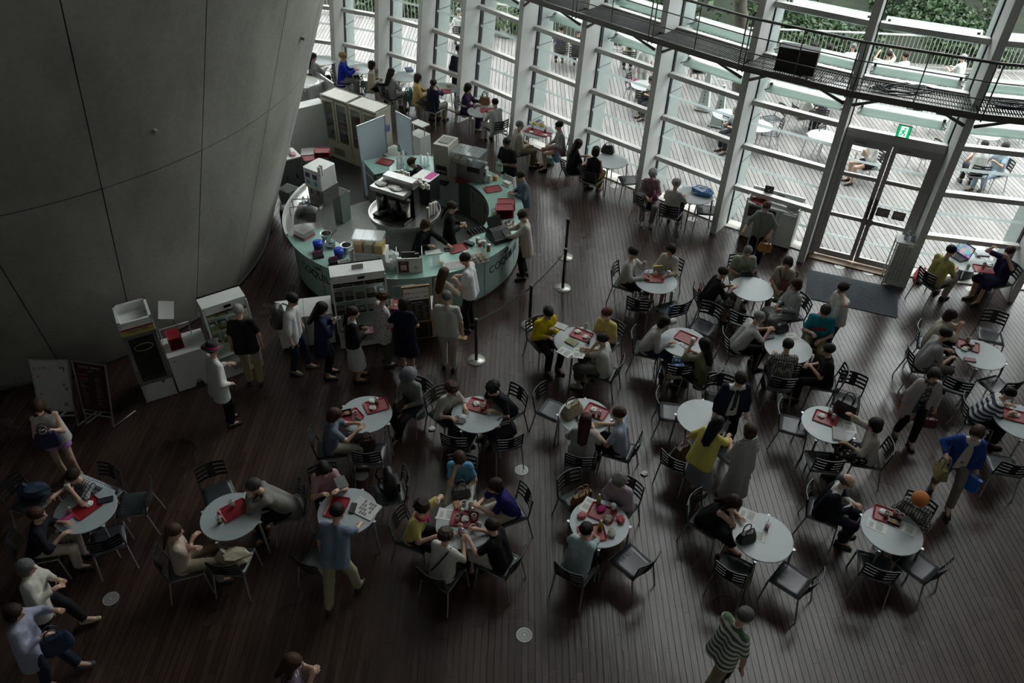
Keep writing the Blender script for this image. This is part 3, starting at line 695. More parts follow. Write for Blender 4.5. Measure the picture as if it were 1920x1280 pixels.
# ---------------------------------------------------------------- things by the glass wall: trash cabinet, sanitizer stand, speakers
a, b = at(1384, 443), at(1478, 470); d = (b - a).normalized(); rz = math.atan2(d.y, d.x); Lc = (b - a).length
tcab = thing('trash_cabinet', 'white waste sorting cabinet with tray shelf by the windows', 'cabinet', a, rz)
part(MB().box((Lc / 2, .25, .46), (Lc, .48, .84)).box((Lc / 2, .46, .97), (Lc, .03, .2)).box((.015, .25, .93), (.03, .48, .12)).box((Lc - .015, .25, .93), (.03, .48, .12)), 'body', whitep, tcab)
part(MB().box((Lc / 2, .26, .02), (Lc - .1, .4, .04)), 'plinth', darksteel, tcab)
for x0, x1 in ((.08, .33), (.45, .67)):
    part(MB().box(((x0 + x1) / 2, .008, .7), (x1 - x0, .006, .26)), 'bin_opening', M('bin_opening', (.06, .06, .06), .5), tcab)
part(MB().box((Lc - .17, .1, .86), (.27, .24, .05), 0, .35), 'liquid_lid', whitep, tcab)
part(MB().lathe([(.001, 0), (.055, 0), (.075, .012), (.06, .014), (.02, .002), (.001, .002)], 20, (Lc - .17, .1, .895)), 'drain_bowl', steel, tcab)
part(MB().box((Lc - .38, -.0, .45), (.006, .012, .84)), 'door_gap', darksteel, tcab)
part(MB().box((.62, .44, 1.0), (.16, .012, .05)), 'slot_plate', darksteel, tcab)
def M4(p, q, zz): return p
loc = lambda x, y, z: a + Vector((math.cos(rz) * x - math.sin(rz) * y, math.sin(rz) * x + math.cos(rz) * y, z))
put(TRAY, 'tray', 'red tray returned on top of the white trash cabinet', 'tray', loc(.25, .22, .885), rz + 1.2, 'red serving trays')
sg = thing('sign_board', 'small dark upright sign with white figures on the trash cabinet', 'sign', loc(.35, .36, .88), rz + .1)
part(MB().box((0, 0, .16), (.19, .02, .32)), 'panel', M('sign_brown', (.05, .04, .04), .5), sg)
part(MB().box((0, -.012, .16), (.17, .004, .3)), 'face', M('sign_face', (.035, .028, .03), .5), sg)
m = MB()
for k in range(4): m.box((-.055 + .036 * k, -.015, .12), (.022, .003, .045))
m.lathe([(.001, -.0015), (.018, -.0015), (.018, .0015), (.001, .0015)], 10); m.v = m.v[:-40] + [(x, -.015 + z, .21 + y) for x, y, z in m.v[-40:]]
part(m, 'figures', M('sign_white', (.6, .6, .58), .6), sg)
tb = thing('tissue_box', 'teal box lying at the far end of the trash cabinet', 'box', loc(Lc - .14, .36, .88), rz)
part(MB().rrect(.18, .1, .01, 0, .05), 'carton', M('teal_card', (.07, .16, .2), .6), tb); part(MB().rrect(.12, .03, .01, .05, .053), 'slot', whitem, tb)

a, b = at(1640, 534), at(1690, 528); rz2 = R(-18)
st = thing('sanitizer_stand', 'white open stand with a printed notice beside the exit doors', 'stand', at(1672, 528), rz2)
for x in (-.2, .2):
    for y in (-.13, .15): part(MB().beam((x, y, 0), (x, y, 1.0), .025, .025), 'leg', whitep, st)
part(MB().rrect(.46, .34, .01, 1.0, 1.03), 'top', whitep, st); part(MB().beam((-.2, -.13, .04), (.2, -.13, .04), .02, .03), 'crossbar', whitep, st)
nb = part(MB().box((.0, -.135, .5), (.36, .008, .9)), 'notice_board', M('notice_white', (.6, .61, .58), .6, var=.04), st)
m = MB()
for c in range(5):
    for k in range(17):
        if random.random() < .85: m.box((-.13 + .065 * c, -.1405, .9 - .047 * k), (.02 * random.uniform(.5, 1), .002, .026))
tag(part(m, 'lettering', M('print_dark', (.12, .12, .12), .7), nb), kind='stuff')
SAN = ('sanitizer_bottle', MB().lathe([(.001, 0), (.04, 0), (.042, .1), (.034, .14), (.014, .155), (.012, .17), (.001, .17)], 14).mesh('sanitizer_bottle', glassmat('bottle_clear', (.8, .86, .9), .08, .05, .3)), None,
       [('pump', MB().tube([(0, 0, .165), (0, 0, .205), (.045, 0, .2)], .007, 6).mesh('pump', whitem), None, []), ('bottle_label', MB().lathe([(.0425, .03), (.0432, .09)], 14).mesh('bottle_label', M('label_blue', (.4, .43, .6), .6)), None, [])])
for dx, dy, lb in ((-.05, .02, 'clear pump bottle on the white stand, the one nearer the doors'), (.06, -.04, 'clear pump bottle on the white stand, the one nearer the column')):
    p = at(1672, 528); put(SAN, 'sanitizer_bottle', lb, 'bottle', (p.x + dx, p.y + dy, 1.03), dx * 9, 'pump bottles')
def speaker(loc, rz, label, s=1.0):
    t = thing('loudspeaker', label, 'speaker', loc, rz)
    part(MB().hexa([(-.36 * s, -.2 * s, 0), (.36 * s, -.2 * s, 0), (.36 * s, .2 * s, 0), (-.36 * s, .2 * s, 0)], [(-.36 * s, -.12 * s, .42 * s), (.36 * s, -.12 * s, .42 * s), (.36 * s, .2 * s, .42 * s), (-.36 * s, .2 * s, .42 * s)]), 'cabinet', M('speaker_black', (.008, .008, .008), .6), t)
    part(MB().hexa([(-.34 * s, -.208 * s, .03), (.34 * s, -.208 * s, .03), (.34 * s, -.2 * s, .03), (-.34 * s, -.2 * s, .03)], [(-.34 * s, -.135 * s, .4 * s), (.34 * s, -.135 * s, .4 * s), (.34 * s, -.125 * s, .4 * s), (-.34 * s, -.125 * s, .4 * s)]), 'grille', M('speaker_grille', (.014, .013, .012), .8, bump=.3, scale=120), t)
    part(MB().box((-.3 * s, -.215 * s + .06, .33 * s), (.03, .006, .03)), 'badge', M('badge', (.2, .17, .1), .4, .6), t)
    part(MB().box((.365 * s, 0, .25 * s), (.015, .12, .03)), 'handle', darksteel, t)
dseg = lambda i: math.atan2((A[i + 1] - A[i]).y, (A[i + 1] - A[i]).x)
i = I0 + 8; pz = (fp(i, -.06, CZ + .03) * .55 + fp(i + 1, -.06, CZ + .03) * .45); speaker(pz, dseg(i) + .15, 'large black loudspeaker lying on the catwalk grating')
i = I0 + 10; pz = (fp(i, -.06, CZ + .03) * .45 + fp(i + 1, -.06, CZ + .03) * .55); speaker(pz, dseg(i) - .2, 'black loudspeaker on the catwalk cut by the picture edge')
def coil(loc, label, s=.2, col=(.03, .05, .055)):
    m = MB(); pts = []; rg = random.Random(int(loc[0] * 100))
    for k in range(60):
        a = k * .75; r = s * rg.uniform(.5, 1.3); pts.append((r * math.cos(a) * 1.6, r * math.sin(a) * .7, .015 + .05 * rg.random()))
    m.tube(pts, .012, 5); tag(part(m, 'cable_coil', M('cable_teal', col, .5), None, None, loc), label, 'cable')
i = I0 + 9; coil(fp(i, .05, CZ + .02) * .6 + fp(i + 1, .05, CZ + .02) * .4, 'tangle of dark cable on the catwalk above the exit doors', .3)
i = I0 + 10; coil(fp(i, .05, CZ + .02) * .75 + fp(i + 1, .05, CZ + .02) * .25, 'tangle of cable on the catwalk beside the cut-off loudspeaker', .2)
cb = MB(); p0 = at(1372, 427); pts = [(p0.x, p0.y, .02)]
for k in range(14): pts.append((p0.x + .1 + .1 * math.cos(k * .9) + .012 * k, p0.y - .12 + .09 * math.sin(k * .9), .012 + .002 * k))
cb.tube(pts, .007, 5); tag(part(cb, 'power_cable', M('cable_grey', (.35, .35, .33), .5), None), 'grey power cable looped on the floor beside the trash cabinet', 'cable')
# ---------------------------------------------------------------- the terrace's edge: railing, ivy bank, trees
fence = thing('terrace_railing', 'pale metal railing of upright bars along the terrace edge', 'railing')
fm = M('railing_metal', (.45, .45, .43), .45, .4); barme = MB().tube([(0, 0, 0), (0, 0, 1.05)], .011, 5).mesh('bar', fm)
topm = M('railing_top', (.75, .76, .74), .4, .2); xs = -10.0
while xs < 18.5:
    link('bar', barme, fence, (xs, yf(xs), 0)); xs += .13
for (xa, ya), (xb, yb) in zip(FEN, FEN[1:]):
    part(MB().beam((xa, ya, 1.07), (xb, yb, 1.07), .06, .04), 'top_rail', topm, fence); part(MB().beam((xa, ya, .08), (xb, yb, .08), .03, .03), 'bottom_rail', fm, fence)
bank = MB(); xsn = [-24 + 2.0 * k for k in range(27)]; prof = [(.35, -.25), (.7, .25), (1.6, .75), (3.5, 1.6), (6.5, 3.4), (10, 6.0), (14, 8.5)]
vs = [(x, (yf(min(max(x, -14), 21))) + dy, z + .25 * math.sin(x * 1.3 + dy)) for dy, z in prof for x in xsn]; n = len(xsn)
bank.add(vs, [(i * n + k, i * n + k + 1, (i + 1) * n + k + 1, (i + 1) * n + k) for i in range(len(prof) - 1) for k in range(n - 1)], True)
BANK = struct('ground', 'planted bank rising behind the terrace railing', bank, M('bank_soil', (.012, .02, .009), .9, var=.4, scale=2))
def leaves(pts, nrm, size, mat, name, parent, seed=1):
    rg = np.random.default_rng(seed); pts = np.asarray(pts, np.float32); N = len(pts)
    d = rg.normal(size=(N, 3)); d += np.asarray(nrm) * .8; d /= np.linalg.norm(d, axis=1)[:, None]
    u = np.cross(d, rg.normal(size=(N, 3))); u /= np.linalg.norm(u, axis=1)[:, None]; w = np.cross(d, u); s = (size * rg.uniform(.6, 1.3, N))[:, None]
    V = np.stack([pts - u * s, pts - w * s * .55, pts + u * s, pts + w * s * .55], 1).reshape(-1, 3)
    me = bpy.data.meshes.new(name); me.vertices.add(4 * N); me.vertices.foreach_set('co', V.astype(np.float32).ravel())
    me.loops.add(4 * N); me.loops.foreach_set('vertex_index', np.arange(4 * N, dtype=np.int32)); me.polygons.add(N); me.polygons.foreach_set('loop_start', np.arange(0, 4 * N, 4, dtype=np.int32))
    me.materials.append(mat); me.update(); me.validate(); o = link(name, me, parent); return tag(o, kind='stuff')
def leafmat(name, c1, c2):
    m, n_, l, b = newmat(name); g = n_.new('ShaderNodeNewGeometry'); mx = n_.new('ShaderNodeMix'); mx.data_type = 'RGBA'; mx.inputs[6].default_value = (*c1, 1); mx.inputs[7].default_value = (*c2, 1)
    l.new(g.outputs['Random Per Island'], mx.inputs[0]); l.new(mx.outputs[2], b.inputs['Base Color']); b.inputs['Roughness'].default_value = .5; return m
ivym = leafmat('ivy_leaf', (.014, .04, .012), (.05, .105, .035)); leafm = leafmat('tree_leaf', (.02, .06, .014), (.09, .16, .04))
rg = np.random.default_rng(4); P = []
while len(P) < 40000:
    x = rg.uniform(-12, 20); f = rg.random(); dy = .4 + 7.0 * f ** 1.5; z = np.interp(dy, [p[0] for p in prof], [p[1] for p in prof]) + .25 * math.sin(x * 1.3 + dy) + rg.uniform(0, .12)
    if -1 < x < 4 and dy < 1.2: continue
    P.append((x, yf(x) + dy, z))
leaves(P, (0, -.6, .7), .1, ivym, 'ivy', BANK)
barkm = M('bark', (.09, .08, .06), .9, var=.35, scale=5, bump=.6)
def tree(px, py, h, label, seed, cr=2.4, r=.2, lean=(0, 0), dyy=0.0):
    rg = np.random.default_rng(seed); p = at(px, py); t = thing('tree', label, 'tree', (p.x, p.y + dyy, 0), 0, 'trees beyond the terrace')
    pts = [(lean[0] * f + .12 * math.sin(4 * f + seed), lean[1] * f, h * f - .3) for f in (0, .15, .35, .6, .85, 1)]
    part(MB().tube(pts, [r * 1.25, r, r * .85, r * .7, r * .5, r * .3], 10), 'trunk', barkm, t)
    for k in range(5):
        a = k * 1.3 + seed; f = .5 + .09 * k; part(MB().tube([(lean[0] * f, lean[1] * f, h * f), (lean[0] * f + math.cos(a) * cr * .6, lean[1] * f + math.sin(a) * cr * .6, h * f + 1.3)], [r * .4, r * .12], 6), 'branch', barkm, t)
    C = rg.normal(size=(22, 3)); C /= np.linalg.norm(C, axis=1)[:, None]; C *= cr * rg.uniform(.4, 1, 22)[:, None]; C[:, 2] = C[:, 2] * .7 + h * .95
    Q = C[rg.integers(0, 22, 2600)] + rg.normal(size=(2600, 3)) * cr * .24; Q[:, 0] += lean[0]; Q[:, 1] += lean[1]
    leaves(Q, (0, 0, .6), .12, leafm, 'crown', t, seed)
tree(1385, 180, 6.0, 'thick trunked tree standing on the deck behind the sign cones', 1, 2.8, .24, (-.9, .7))
tree(1290, 105, 7.0, 'slim tree at the railing behind the slender pale bottles sign', 2, 2.6, .14, (.4, .6), 1.2)
tree(1785, 92, 6.5, 'forked tree on the ivy bank above the door', 3, 3.0, .17, (.6, .8), 1.0)
tree(1880, 120, 6.5, 'leafy tree at the top corner by the picture edge', 5, 3.0, .16, (.3, .9), .8)
tree(1560, 60, 6.5, 'tree half lost in the ivy behind the seated row', 6, 2.8, .16, (-.5, .8), .4)
tree(1100, 30, 6.5, 'tree standing in the green bank above the catwalk start', 7, 2.6, .15, (.2, .6), .6)
rg = np.random.default_rng(9)
def shrub(px, py, label, seed, s=1.0):
    rg = np.random.default_rng(seed); p = at(px, py, .4); t = thing('shrub', label, 'shrub', (p.x, p.y, .3), 0, 'shrubs on the bank')
    Q = rg.normal(size=(900, 3)) * np.array((.7, .5, .45)) * s; Q[:, 2] = np.abs(Q[:, 2]); leaves(Q, (0, -.3, .7), .1, leafm, 'foliage', t, seed)
    part(MB().tube([(0, 0, -.3), (.05, 0, .4 * s)], [.04, .02], 6), 'stem', barkm, t)
for px, py, lb, sd in ((1005, 25, 'bright green shrub left of the catwalk start', 21), (1200, 30, 'bright green shrub seen through the catwalk railing', 22), (1330, 40, 'green shrub between two columns above the catwalk', 23), (1660, 20, 'dark shrub above the exit sign at the top edge', 24), (1830, 20, 'yellow-green shrub in the top right of the windows', 25), (960, 35, 'low green shrub beside the white cone sign', 26)):
    shrub(px, py, lb, sd)
SCONE = ('sign_cone', None, None, [('base', MB().rrect(.42, .42, .06, 0, .05).mesh('base', M('cone_base_grey', (.15, .16, .15), .7)), None, []),
        ('panel', MB().hexa([(-.15, -.12, .05), (.15, -.12, .05), (.15, .12, .05), (-.15, .12, .05)], [(-.055, -.045, .98), (.055, -.045, .98), (.055, .045, .98), (-.055, .045, .98)]).mesh('panel', M('cone_panel', (.52, .56, .53), .5)), None,
         [('lettering', (lambda m: [m.box((.0, -.108 + .0035 * k * 1.7, .25 + .085 * k), (.045, .006, .055)) for k in range(6)] and m)(MB()).mesh('lettering', M('cone_print', (.2, .24, .22), .6)), None, [])]),
        ('head', MB().rrect(.08, .07, .015, .98, 1.05).mesh('head', M('cone_panel')), None, [])])
for px, py, lb in ((1318, 205, 'grey tapered sign stand on the deck, farther from the glass'), (1344, 235, 'grey tapered sign stand on the deck, nearer the glass'), (947, 68, 'white tapered sign stand by the railing')):
    put(SCONE, 'sign_cone', lb, 'sign stand', at(px, py), R(-25), 'tapered sign stands', scale=1.1)
p, q = at(1330, 205), at(1395, 215); part(MB().tube([p + Vector((0, 0, .9)), q + Vector((0, 0, .9))], .012, 6), 'barrier_pole', topm, None); tag(bpy.data.objects['barrier_pole'], 'thin pale pole between the sign stand and the tree', 'pole')
# ---------------------------------------------------------------- lettering
def textgeo(s, size, depth=.002):
    cu = bpy.data.curves.new('t', 'FONT'); cu.body = s; cu.size = size; cu.extrude = depth; cu.align_x = 'CENTER'; cu.resolution_u = 3
    o = bpy.data.objects.new('t', cu); COL.objects.link(o); dg = bpy.context.evaluated_depsgraph_get(); me = o.evaluated_get(dg).to_mesh()
    vs = [tuple(v.co) for v in me.vertices]; fs = [tuple(p.vertices) for p in me.polygons]; o.evaluated_get(dg).to_mesh_clear(); bpy.data.objects.remove(o); bpy.data.curves.remove(cu)
    return vs, fs
def text_on(parent, s, size, pos, mat, name='lettering', tilt=0.0):
    """upright lettering facing local -y"""
    vs, fs = textgeo(s, size); m = MB(); c, t = math.cos(tilt), math.sin(tilt)
    m.add([(pos[0] + x, pos[1] - z * c + y * t, pos[2] + y * c + z * t) for x, y, z in vs], fs); return part(m, name, mat, parent)
ink = M('ink_dark', (.03, .035, .035), .6); inkw = M('ink_white', (.7, .7, .68), .6)
# ---------------------------------------------------------------- the round cafe counter
KX, KY = -2.29, 14.37
def kp(a, r, z=0.0): return Vector((KX + r * math.cos(R(a)), KY + r * math.sin(R(a)), z))
struct('floor_kiosk', 'light grey round floor inside the cafe counter', MB().disc(2.36, .001, 64, (KX, KY), .008), M('kiosk_floor', (.33, .35, .33), .5, var=.06))
fq = [kp(118, 2.3), kp(165, 2.3), Vector((-5.9, 17.2, 0)), Vector((-4.6, 18.6, 0)), Vector((-3.1, 17.3, 0))]
struct('floor_service', 'dark vinyl floor strip behind the cafe counter', MB().prism([(p.x, p.y) for p in fq][::-1], .001, .007), M('service_floor', (.035, .037, .038), .6, var=.1))
greeng, gn, gl_, gb = newmat('green_glass'); MATS['green_glass'] = greeng
gb.inputs['Base Color'].default_value = (.40, .56, .52, 1); gb.inputs['Roughness'].default_value = .18; gb.inputs['Specular IOR Level'].default_value = .6; gb.inputs['Coat Weight'].default_value = .3
topg = M('green_top', (.30, .50, .44), .13, spec=.7, var=.03)
carc = M('carcass', (.10, .11, .105), .5, var=.1); inox = M('inox_dark', (.34, .34, .33), .35, .7, var=.12)
CNT = thing('cafe_counter', 'round cafe counter faced with pale green glass panels', 'counter', (KX, KY, 0))
a = 207.0; step = 27.3
for k in range(10):
    part(MB().arc(2.362, 2.38, .06, .925, R(a + .25), R(a + step - .25), 10), 'panel', greeng, CNT); a += step
for k in range(5):
    a0, a1 = 207 + 54.6 * k, 207 + 54.6 * (k + 1); part(MB().arc(1.74, 2.47, .955, .98, R(a0 + .1), R(a1 - .1), 18), 'countertop', topg, CNT)
part(MB().arc(1.80, 2.34, .06, .953, R(207), R(480), 60), 'carcass', carc, CNT)
part(MB().arc(1.86, 2.30, .0, .06, R(207), R(480), 60), 'plinth', M('plinth', (.02, .02, .02), .6), CNT)
for a0, a1 in ((-62, -40), (-39, -17), (-16, 6), (7, 26), (27, 44)):
    d_ = part(MB().arc(1.775, 1.80, .12, .86, R(a0), R(a1), 6), 'door', inox, CNT)
    am = R(a1 - 3); part(MB().beam((1.77 * math.cos(am), 1.77 * math.sin(am), .55), (1.77 * math.cos(am), 1.77 * math.sin(am), .78), .02, .02), 'handle', darksteel, d_)
for a0, a1 in ((56, 85), (86, 118)): part(MB().arc(1.78, 1.80, .12, .90, R(a0), R(a1), 6), 'door', greeng, CNT)
e = R(120); part(MB().beam((1.85 * math.cos(e), 1.85 * math.sin(e), .78), (2.3 * math.cos(e), 2.3 * math.sin(e), .78), .02, .02), 'towel_rail', alu, CNT)
for ac, s, sz in ((231, 'COQUILLE', .24), (231.5, 'café', .12), (333, 'COQUILLE', .24), (333.5, 'café', .12)):
    vs, fs = textgeo(s, sz, .003); zb = .50 if s == 'COQUILLE' else .72; m = MB()
    m.add([((2.384 + z) * math.cos(R(ac) + x / 2.38), (2.384 + z) * math.sin(R(ac) + x / 2.38), zb + y) for x, y, z in vs], fs); part(m, 'lettering', ink, CNT)
# stainless sink part of the ring
SNK = thing('sink_unit', 'curved stainless sink unit closing the ring of the counter', 'sink', (KX, KY, 0))
part(MB().arc(1.80, 2.34, .0, .7, R(158), R(206.5), 12).arc(2.28, 2.34, .7, .93, R(158), R(206.5), 12).arc(1.78, 1.82, .7, .93, R(158), R(206.5), 12), 'body', inox, SNK)
part(MB().arc(1.74, 2.47, .94, .965, R(158), R(174), 6).arc(1.74, 2.47, .94, .965, R(197), R(206.5), 4).arc(1.74, 1.83, .94, .965, R(174), R(197), 8).arc(2.27, 2.47, .94, .965, R(174), R(197), 8), 'worktop', steel, SNK)
part(MB().arc(2.44, 2.49, .965, 1.03, R(158), R(206.5), 14), 'rim', whitep, SNK)
part(MB().arc(1.83, 2.27, .70, .712, R(174), R(197), 8), 'basin', M('basin', (.2, .19, .17), .35, .7), SNK)
for aa in (180, 188):
    p = Vector((2.33 * math.cos(R(aa)), 2.33 * math.sin(R(aa)), .965)); q = p * .86; part(MB().tube([p, p + Vector((0, 0, .2)), Vector((q.x, q.y, 1.19)), Vector((q.x, q.y, 1.12))], .013, 7), 'tap', steel, SNK)
part(MB().arc(1.776, 1.80, .1, .86, R(160), R(204), 8), 'door', steel, SNK)
# things round the ring
def box_thing(name, label, cat, px, py, z, w, d, h, rz, mat, color=None, r=.02, extra=None, group=None):
    t = thing(name, label, cat, at(px, py, z), R(rz), group); part(MB().rrect(w, d, r, 0, h), 'body', mat, t, color)
    return t
# ice machine on the sink unit
im = thing('ice_machine', 'white ice dispenser standing over the steel sink unit', 'machine', at(607, 372, .965), R(-32))
part(MB().rrect(.46, .5, .05, .34, .78), 'hood', whitep, im); part(MB().rrect(.44, .48, .03, 0, .34, (0, .03)).box((0, -.2, .02), (.42, .3, .04)), 'body', inox, im)
for x in (-.1, .1):
    part(MB().box((x, -.255, .64), (.11, .01, .1)), 'badge', M('badge_blue', (.03, .04, .16), .5), im); part(MB().lathe([(.001, 0), (.05, 0), (.05, .006), (.001, .006)], 14), 'sticker', M('sticker_blue', (.08, .35, .55), .5), im, None, (x, -.252, .48)).rotation_euler = (R(90), 0, 0)
    part(MB().tube([(x, -.2, .34), (x, -.2, .2)], .03, 8), 'spout', darksteel, im)
part(MB().box((-.232, .05, .42), (.006, .2, .3)), 'notice', paper, im)
part(MB().box((-.232, -.15, .45), (.006, .08, .2)), 'green_notice', M('notice_green', (.03, .2, .12), .6), im)
CUPSTACK = ('cup_stack', MB().lathe([(.001, 0), (.03, 0), (.036, .03), (.034, .035), (.037, .06), (.035, .065), (.038, .09), (.036, .095), (.038, .19), (.034, .2), (.001, .2)], 12).mesh('cup_stack', cupw), None, [])
CLEARSTACK = ('cup_stack', MB().lathe([(.001, .24), (.026, .24), (.04, .05), (.042, .0), (.001, 0)], 12).mesh('cup_stack', glassmat('cup_clear', (.82, .86, .86), .1, .05, .45)), None, [])
def stacks(lst, proto, z, label, grp, cat='cups'):
    for px, py, hs in lst:
        o = put(proto, 'cup_stack', label, cat, at(px, py, z), random.random(), grp); o.scale = (1, 1, hs)
stacks([(600, 330, 1), (604, 328, 1.1)], CUPSTACK, 1.745, 'white cup stack on top of the white ice machine', 'cup stacks on the ice machine')
stacks([(747, 316, 1.2), (755, 318, 1.4), (764, 317, 1.2), (749, 309, 1.3), (757, 309, 1.5)], CLEARSTACK, .98, 'clear plastic cup stack beside the red tray on the rear counter', 'clear cup stacks on the rear counter')
stacks([(790, 312, 1.2), (797, 314, 1.1), (803, 311, 1.3), (815, 300, 1.3)], CLEARSTACK, .98, 'clear cup stack between the bending server and the ice dispenser', 'clear cup stacks by the dispenser')
BIN = lambda label, px, py, col, w=.34, d=.3, h=.62, rz=-30, lin=(.5, .55, .52): (lambda t: (part(MB().hexa([(-w * .42, -d * .42, 0), (w * .42, -d * .42, 0), (w * .42, d * .42, 0), (-w * .42, d * .42, 0)], [(-w / 2, -d / 2, h), (w / 2, -d / 2, h), (w / 2, d / 2, h), (-w / 2, d / 2, h)]), 'body', colp, t, col), part(MB().box((0, 0, h + .012), (w - .02, d - .02, .004)), 'mouth', M('bin_dark', (.03, .035, .03), .7), t), part(MB().tube([(-w / 2, -d / 2, h), (w / 2, -d / 2, h), (w / 2, d / 2, h), (-w / 2, d / 2, h)], .014, 5, close=True), 'liner', colm, t, lin)))(thing('waste_bin', label, 'bin', at(px, py), R(rz)))
BIN('grey plastic waste bin beside the concrete cone', 548, 398, (.16, .19, .17)); BIN('pale waste bin with clear liner beside the ice machine', 641, 412, (.30, .36, .32), .38, .32, .72)
part(MB().box((0, -.145, .52), (.09, .006, .09)), 'green_mark', M('mark_green', (.03, .35, .15), .5), bpy.data.objects['waste_bin.001'])
th = thing('urn', 'tall black and steel vacuum urn on the floor beside the cone', 'urn', at(541, 424), 0)
part(MB().lathe([(.001, 0), (.14, 0), (.14, .38), (.12, .44), (.001, .44)], 20), 'body', black, th); part(MB().lathe([(.10, .44), (.12, .46), (.11, .5), (.001, .5)], 20), 'lid', steel, th); part(MB().tube([(-.1, 0, .46), (-.1, 0, .56), (.1, 0, .56), (.1, 0, .46)], .01, 6), 'handle', darksteel, th)
# central island with the coffee machines
ISL = thing('coffee_island', 'round steel island with coffee equipment inside the counter', 'counter', (-2.30, 14.36, 0))
part(MB().lathe([(.62, 0), (.62, .9)], 40), 'body', inox, ISL); part(MB().disc(.74, .9, 48, h=.04), 'worktop', steel, ISL); part(MB().lathe([(.73, .94), (.75, .94), (.75, 1.0), (.73, 1.0), (.73, .94)], 48, smooth=False), 'rim', M('rim_steel', (.6, .6, .59), .25, .8), ISL)
br = thing('coffee_brewer', 'steel coffee brewer bank with overhanging hood on the island', 'machine', (-2.42, 14.28, .94), R(-28))
part(MB().box((0, .12, .33), (.8, .2, .66)), 'column', black, br); part(MB().box((-.05, -.06, .61), (.82, .44, .09)), 'hood', steel, br); part(MB().box((.02, .12, .73), (.72, .2, .15)), 'top_box', steel, br)
for x in (-.3, 0, .29):
    dd = part(MB().lathe([(.001, .12), (.1, .12), (.105, .44), (.09, .5), (.001, .5)], 18, (x, -.14, 0)), 'dispenser', M('urn_steel', (.45, .43, .40), .25, .9), br); part(MB().lathe([(.11, .44), (.115, .5), (.06, .53), (.001, .53)], 18, (x, -.14, 0)), 'lid', black, dd)
    part(MB().box((x, -.22, .04), (.2, .26, .05)), 'drip_tray', black, br); part(MB().tube([(x, -.26, .17), (x, -.26, .1)], .016, 6), 'tap', black, dd)
for x in (-.3, .05): part(crumple(int(x * 10) + 31, .15, .05, .7), 'filter_paper', paper, br, None, (x, -.1, .655))
rf = box_thing('cup_warmer', 'black cabinet with steel top holding cups on the island', 'cabinet', 801, 375, .94, .42, .4, .56, -28, black); part(MB().rrect(.43, .41, .02, .56, .58), 'top', steel, rf); part(MB().box((.1, .05, .582), (.16, .3, .004)), 'pink_mat', M('pink_mat', (.6, .08, .3), .6), rf)
stacks([(786, 348, .6), (790, 351, .6), (794, 354, .5), (799, 352, .55), (803, 355, .5), (788, 345, .7)], CUPSTACK, 1.525, 'white cup on the steel topped cabinet of the island', 'cups on the island cabinet')
stacks([(748, 334, .9), (755, 333, .9), (761, 336, .9), (766, 338, .9), (751, 340, .8), (757, 341, .8)], CUPSTACK, 1.4, 'white cup stack behind the brewer hood', 'cup stacks behind the brewer')
stacks([(803, 408, 1.2), (808, 404, 1.4), (813, 402, 1.4), (817, 397, 1.2)], CUPSTACK, .95, 'tall white cup stack on the rim of the island', 'cup stacks on the island rim')
stacks([(711, 395, 1.6)], CUPSTACK, .95, 'white cup stack at the cone side of the island', 'cup stack alone')
scr = thing('monitor', 'small dark monitor box on the island behind the brewer', 'monitor', at(783, 345, 1.3), R(-30)); part(MB().rrect(.26, .24, .02, 0, .16), 'case', darksteel, scr); part(MB().box((0, 0, .162), (.24, .22, .004)), 'top_sheet', M('sheet_grey', (.2, .22, .25), .5), scr)
# dispensers on the rear counter
dp_ = thing('ice_dispenser', 'tall beige drinks dispenser with black button panel', 'machine', at(838, 331, .98), R(-22))
part(MB().box((0, 0, .43), (.36, .5, .86)), 'body', M('beige_metal', (.42, .41, .36), .4, .2, var=.05), dp_); part(MB().box((0, -.255, .28), (.26, .012, .2)), 'button_panel', black, dp_); part(MB().box((0, .02, .866), (.26, .3, .01)), 'top_grille', M('grille_grey', (.2, .2, .18), .5), dp_); part(MB().box((0, -.32, .02), (.36, .16, .04)), 'drip_tray', black, dp_)
for k in range(4): part(MB().lathe([(.001, 0), (.016, 0), (.016, .008), (.001, .008)], 10), 'button', inkw, dp_, None, (-.09 + .06 * k, -.262, .26)).rotation_euler = (R(90), 0, 0)
jb = thing('bin_dispenser', 'row of clear ingredient bins on a steel dispenser', 'dispenser', at(882, 338, .98), R(-22))
part(MB().box((0, .1, .2), (.62, .3, .4)), 'body', inox, jb); part(MB().box((.18, -.08, .4), (.3, .3, .12)), 'bracket', black, jb)
for k, c in enumerate(((.7, .66, .5), (.6, .45, .4), (.1, .1, .1), (.1, .1, .1))):
    x = -.27 + .17 * k; b_ = part(MB().hexa([(x - .065, -.2, .44), (x + .065, -.2, .44), (x + .065, .2, .44), (x - .065, .2, .44)], [(x - .08, -.24, .7), (x + .08, -.24, .7), (x + .08, .22, .7), (x - .08, .22, .7)]), 'bin', glassclear, jb)
    part(MB().rrect(.16, .44, .02, .7, .72, (x, -.01)), 'lid', glassmat('lid_clear', (.85, .88, .88), .12, .08, .4), b_)
    if k < 2: part(MB().box((x, 0, .5), (.12, .36, .1)), 'contents', colm, b_, c)
for px, py, z, rz, lb in ((722, 304, .982, -22, 'red tray lying at the end of the rear counter'), (866, 338, .982, 10, 'red tray lying before the beige drinks dispenser'), (924, 355, .982, 20, 'red tray lying on the counter where the boy stands'), (858, 466, .982, 30, 'red tray on the counter before the serving woman')):
    put(TRAY, 'tray', lb, 'tray', at(px, py, z), R(rz), 'red serving trays')
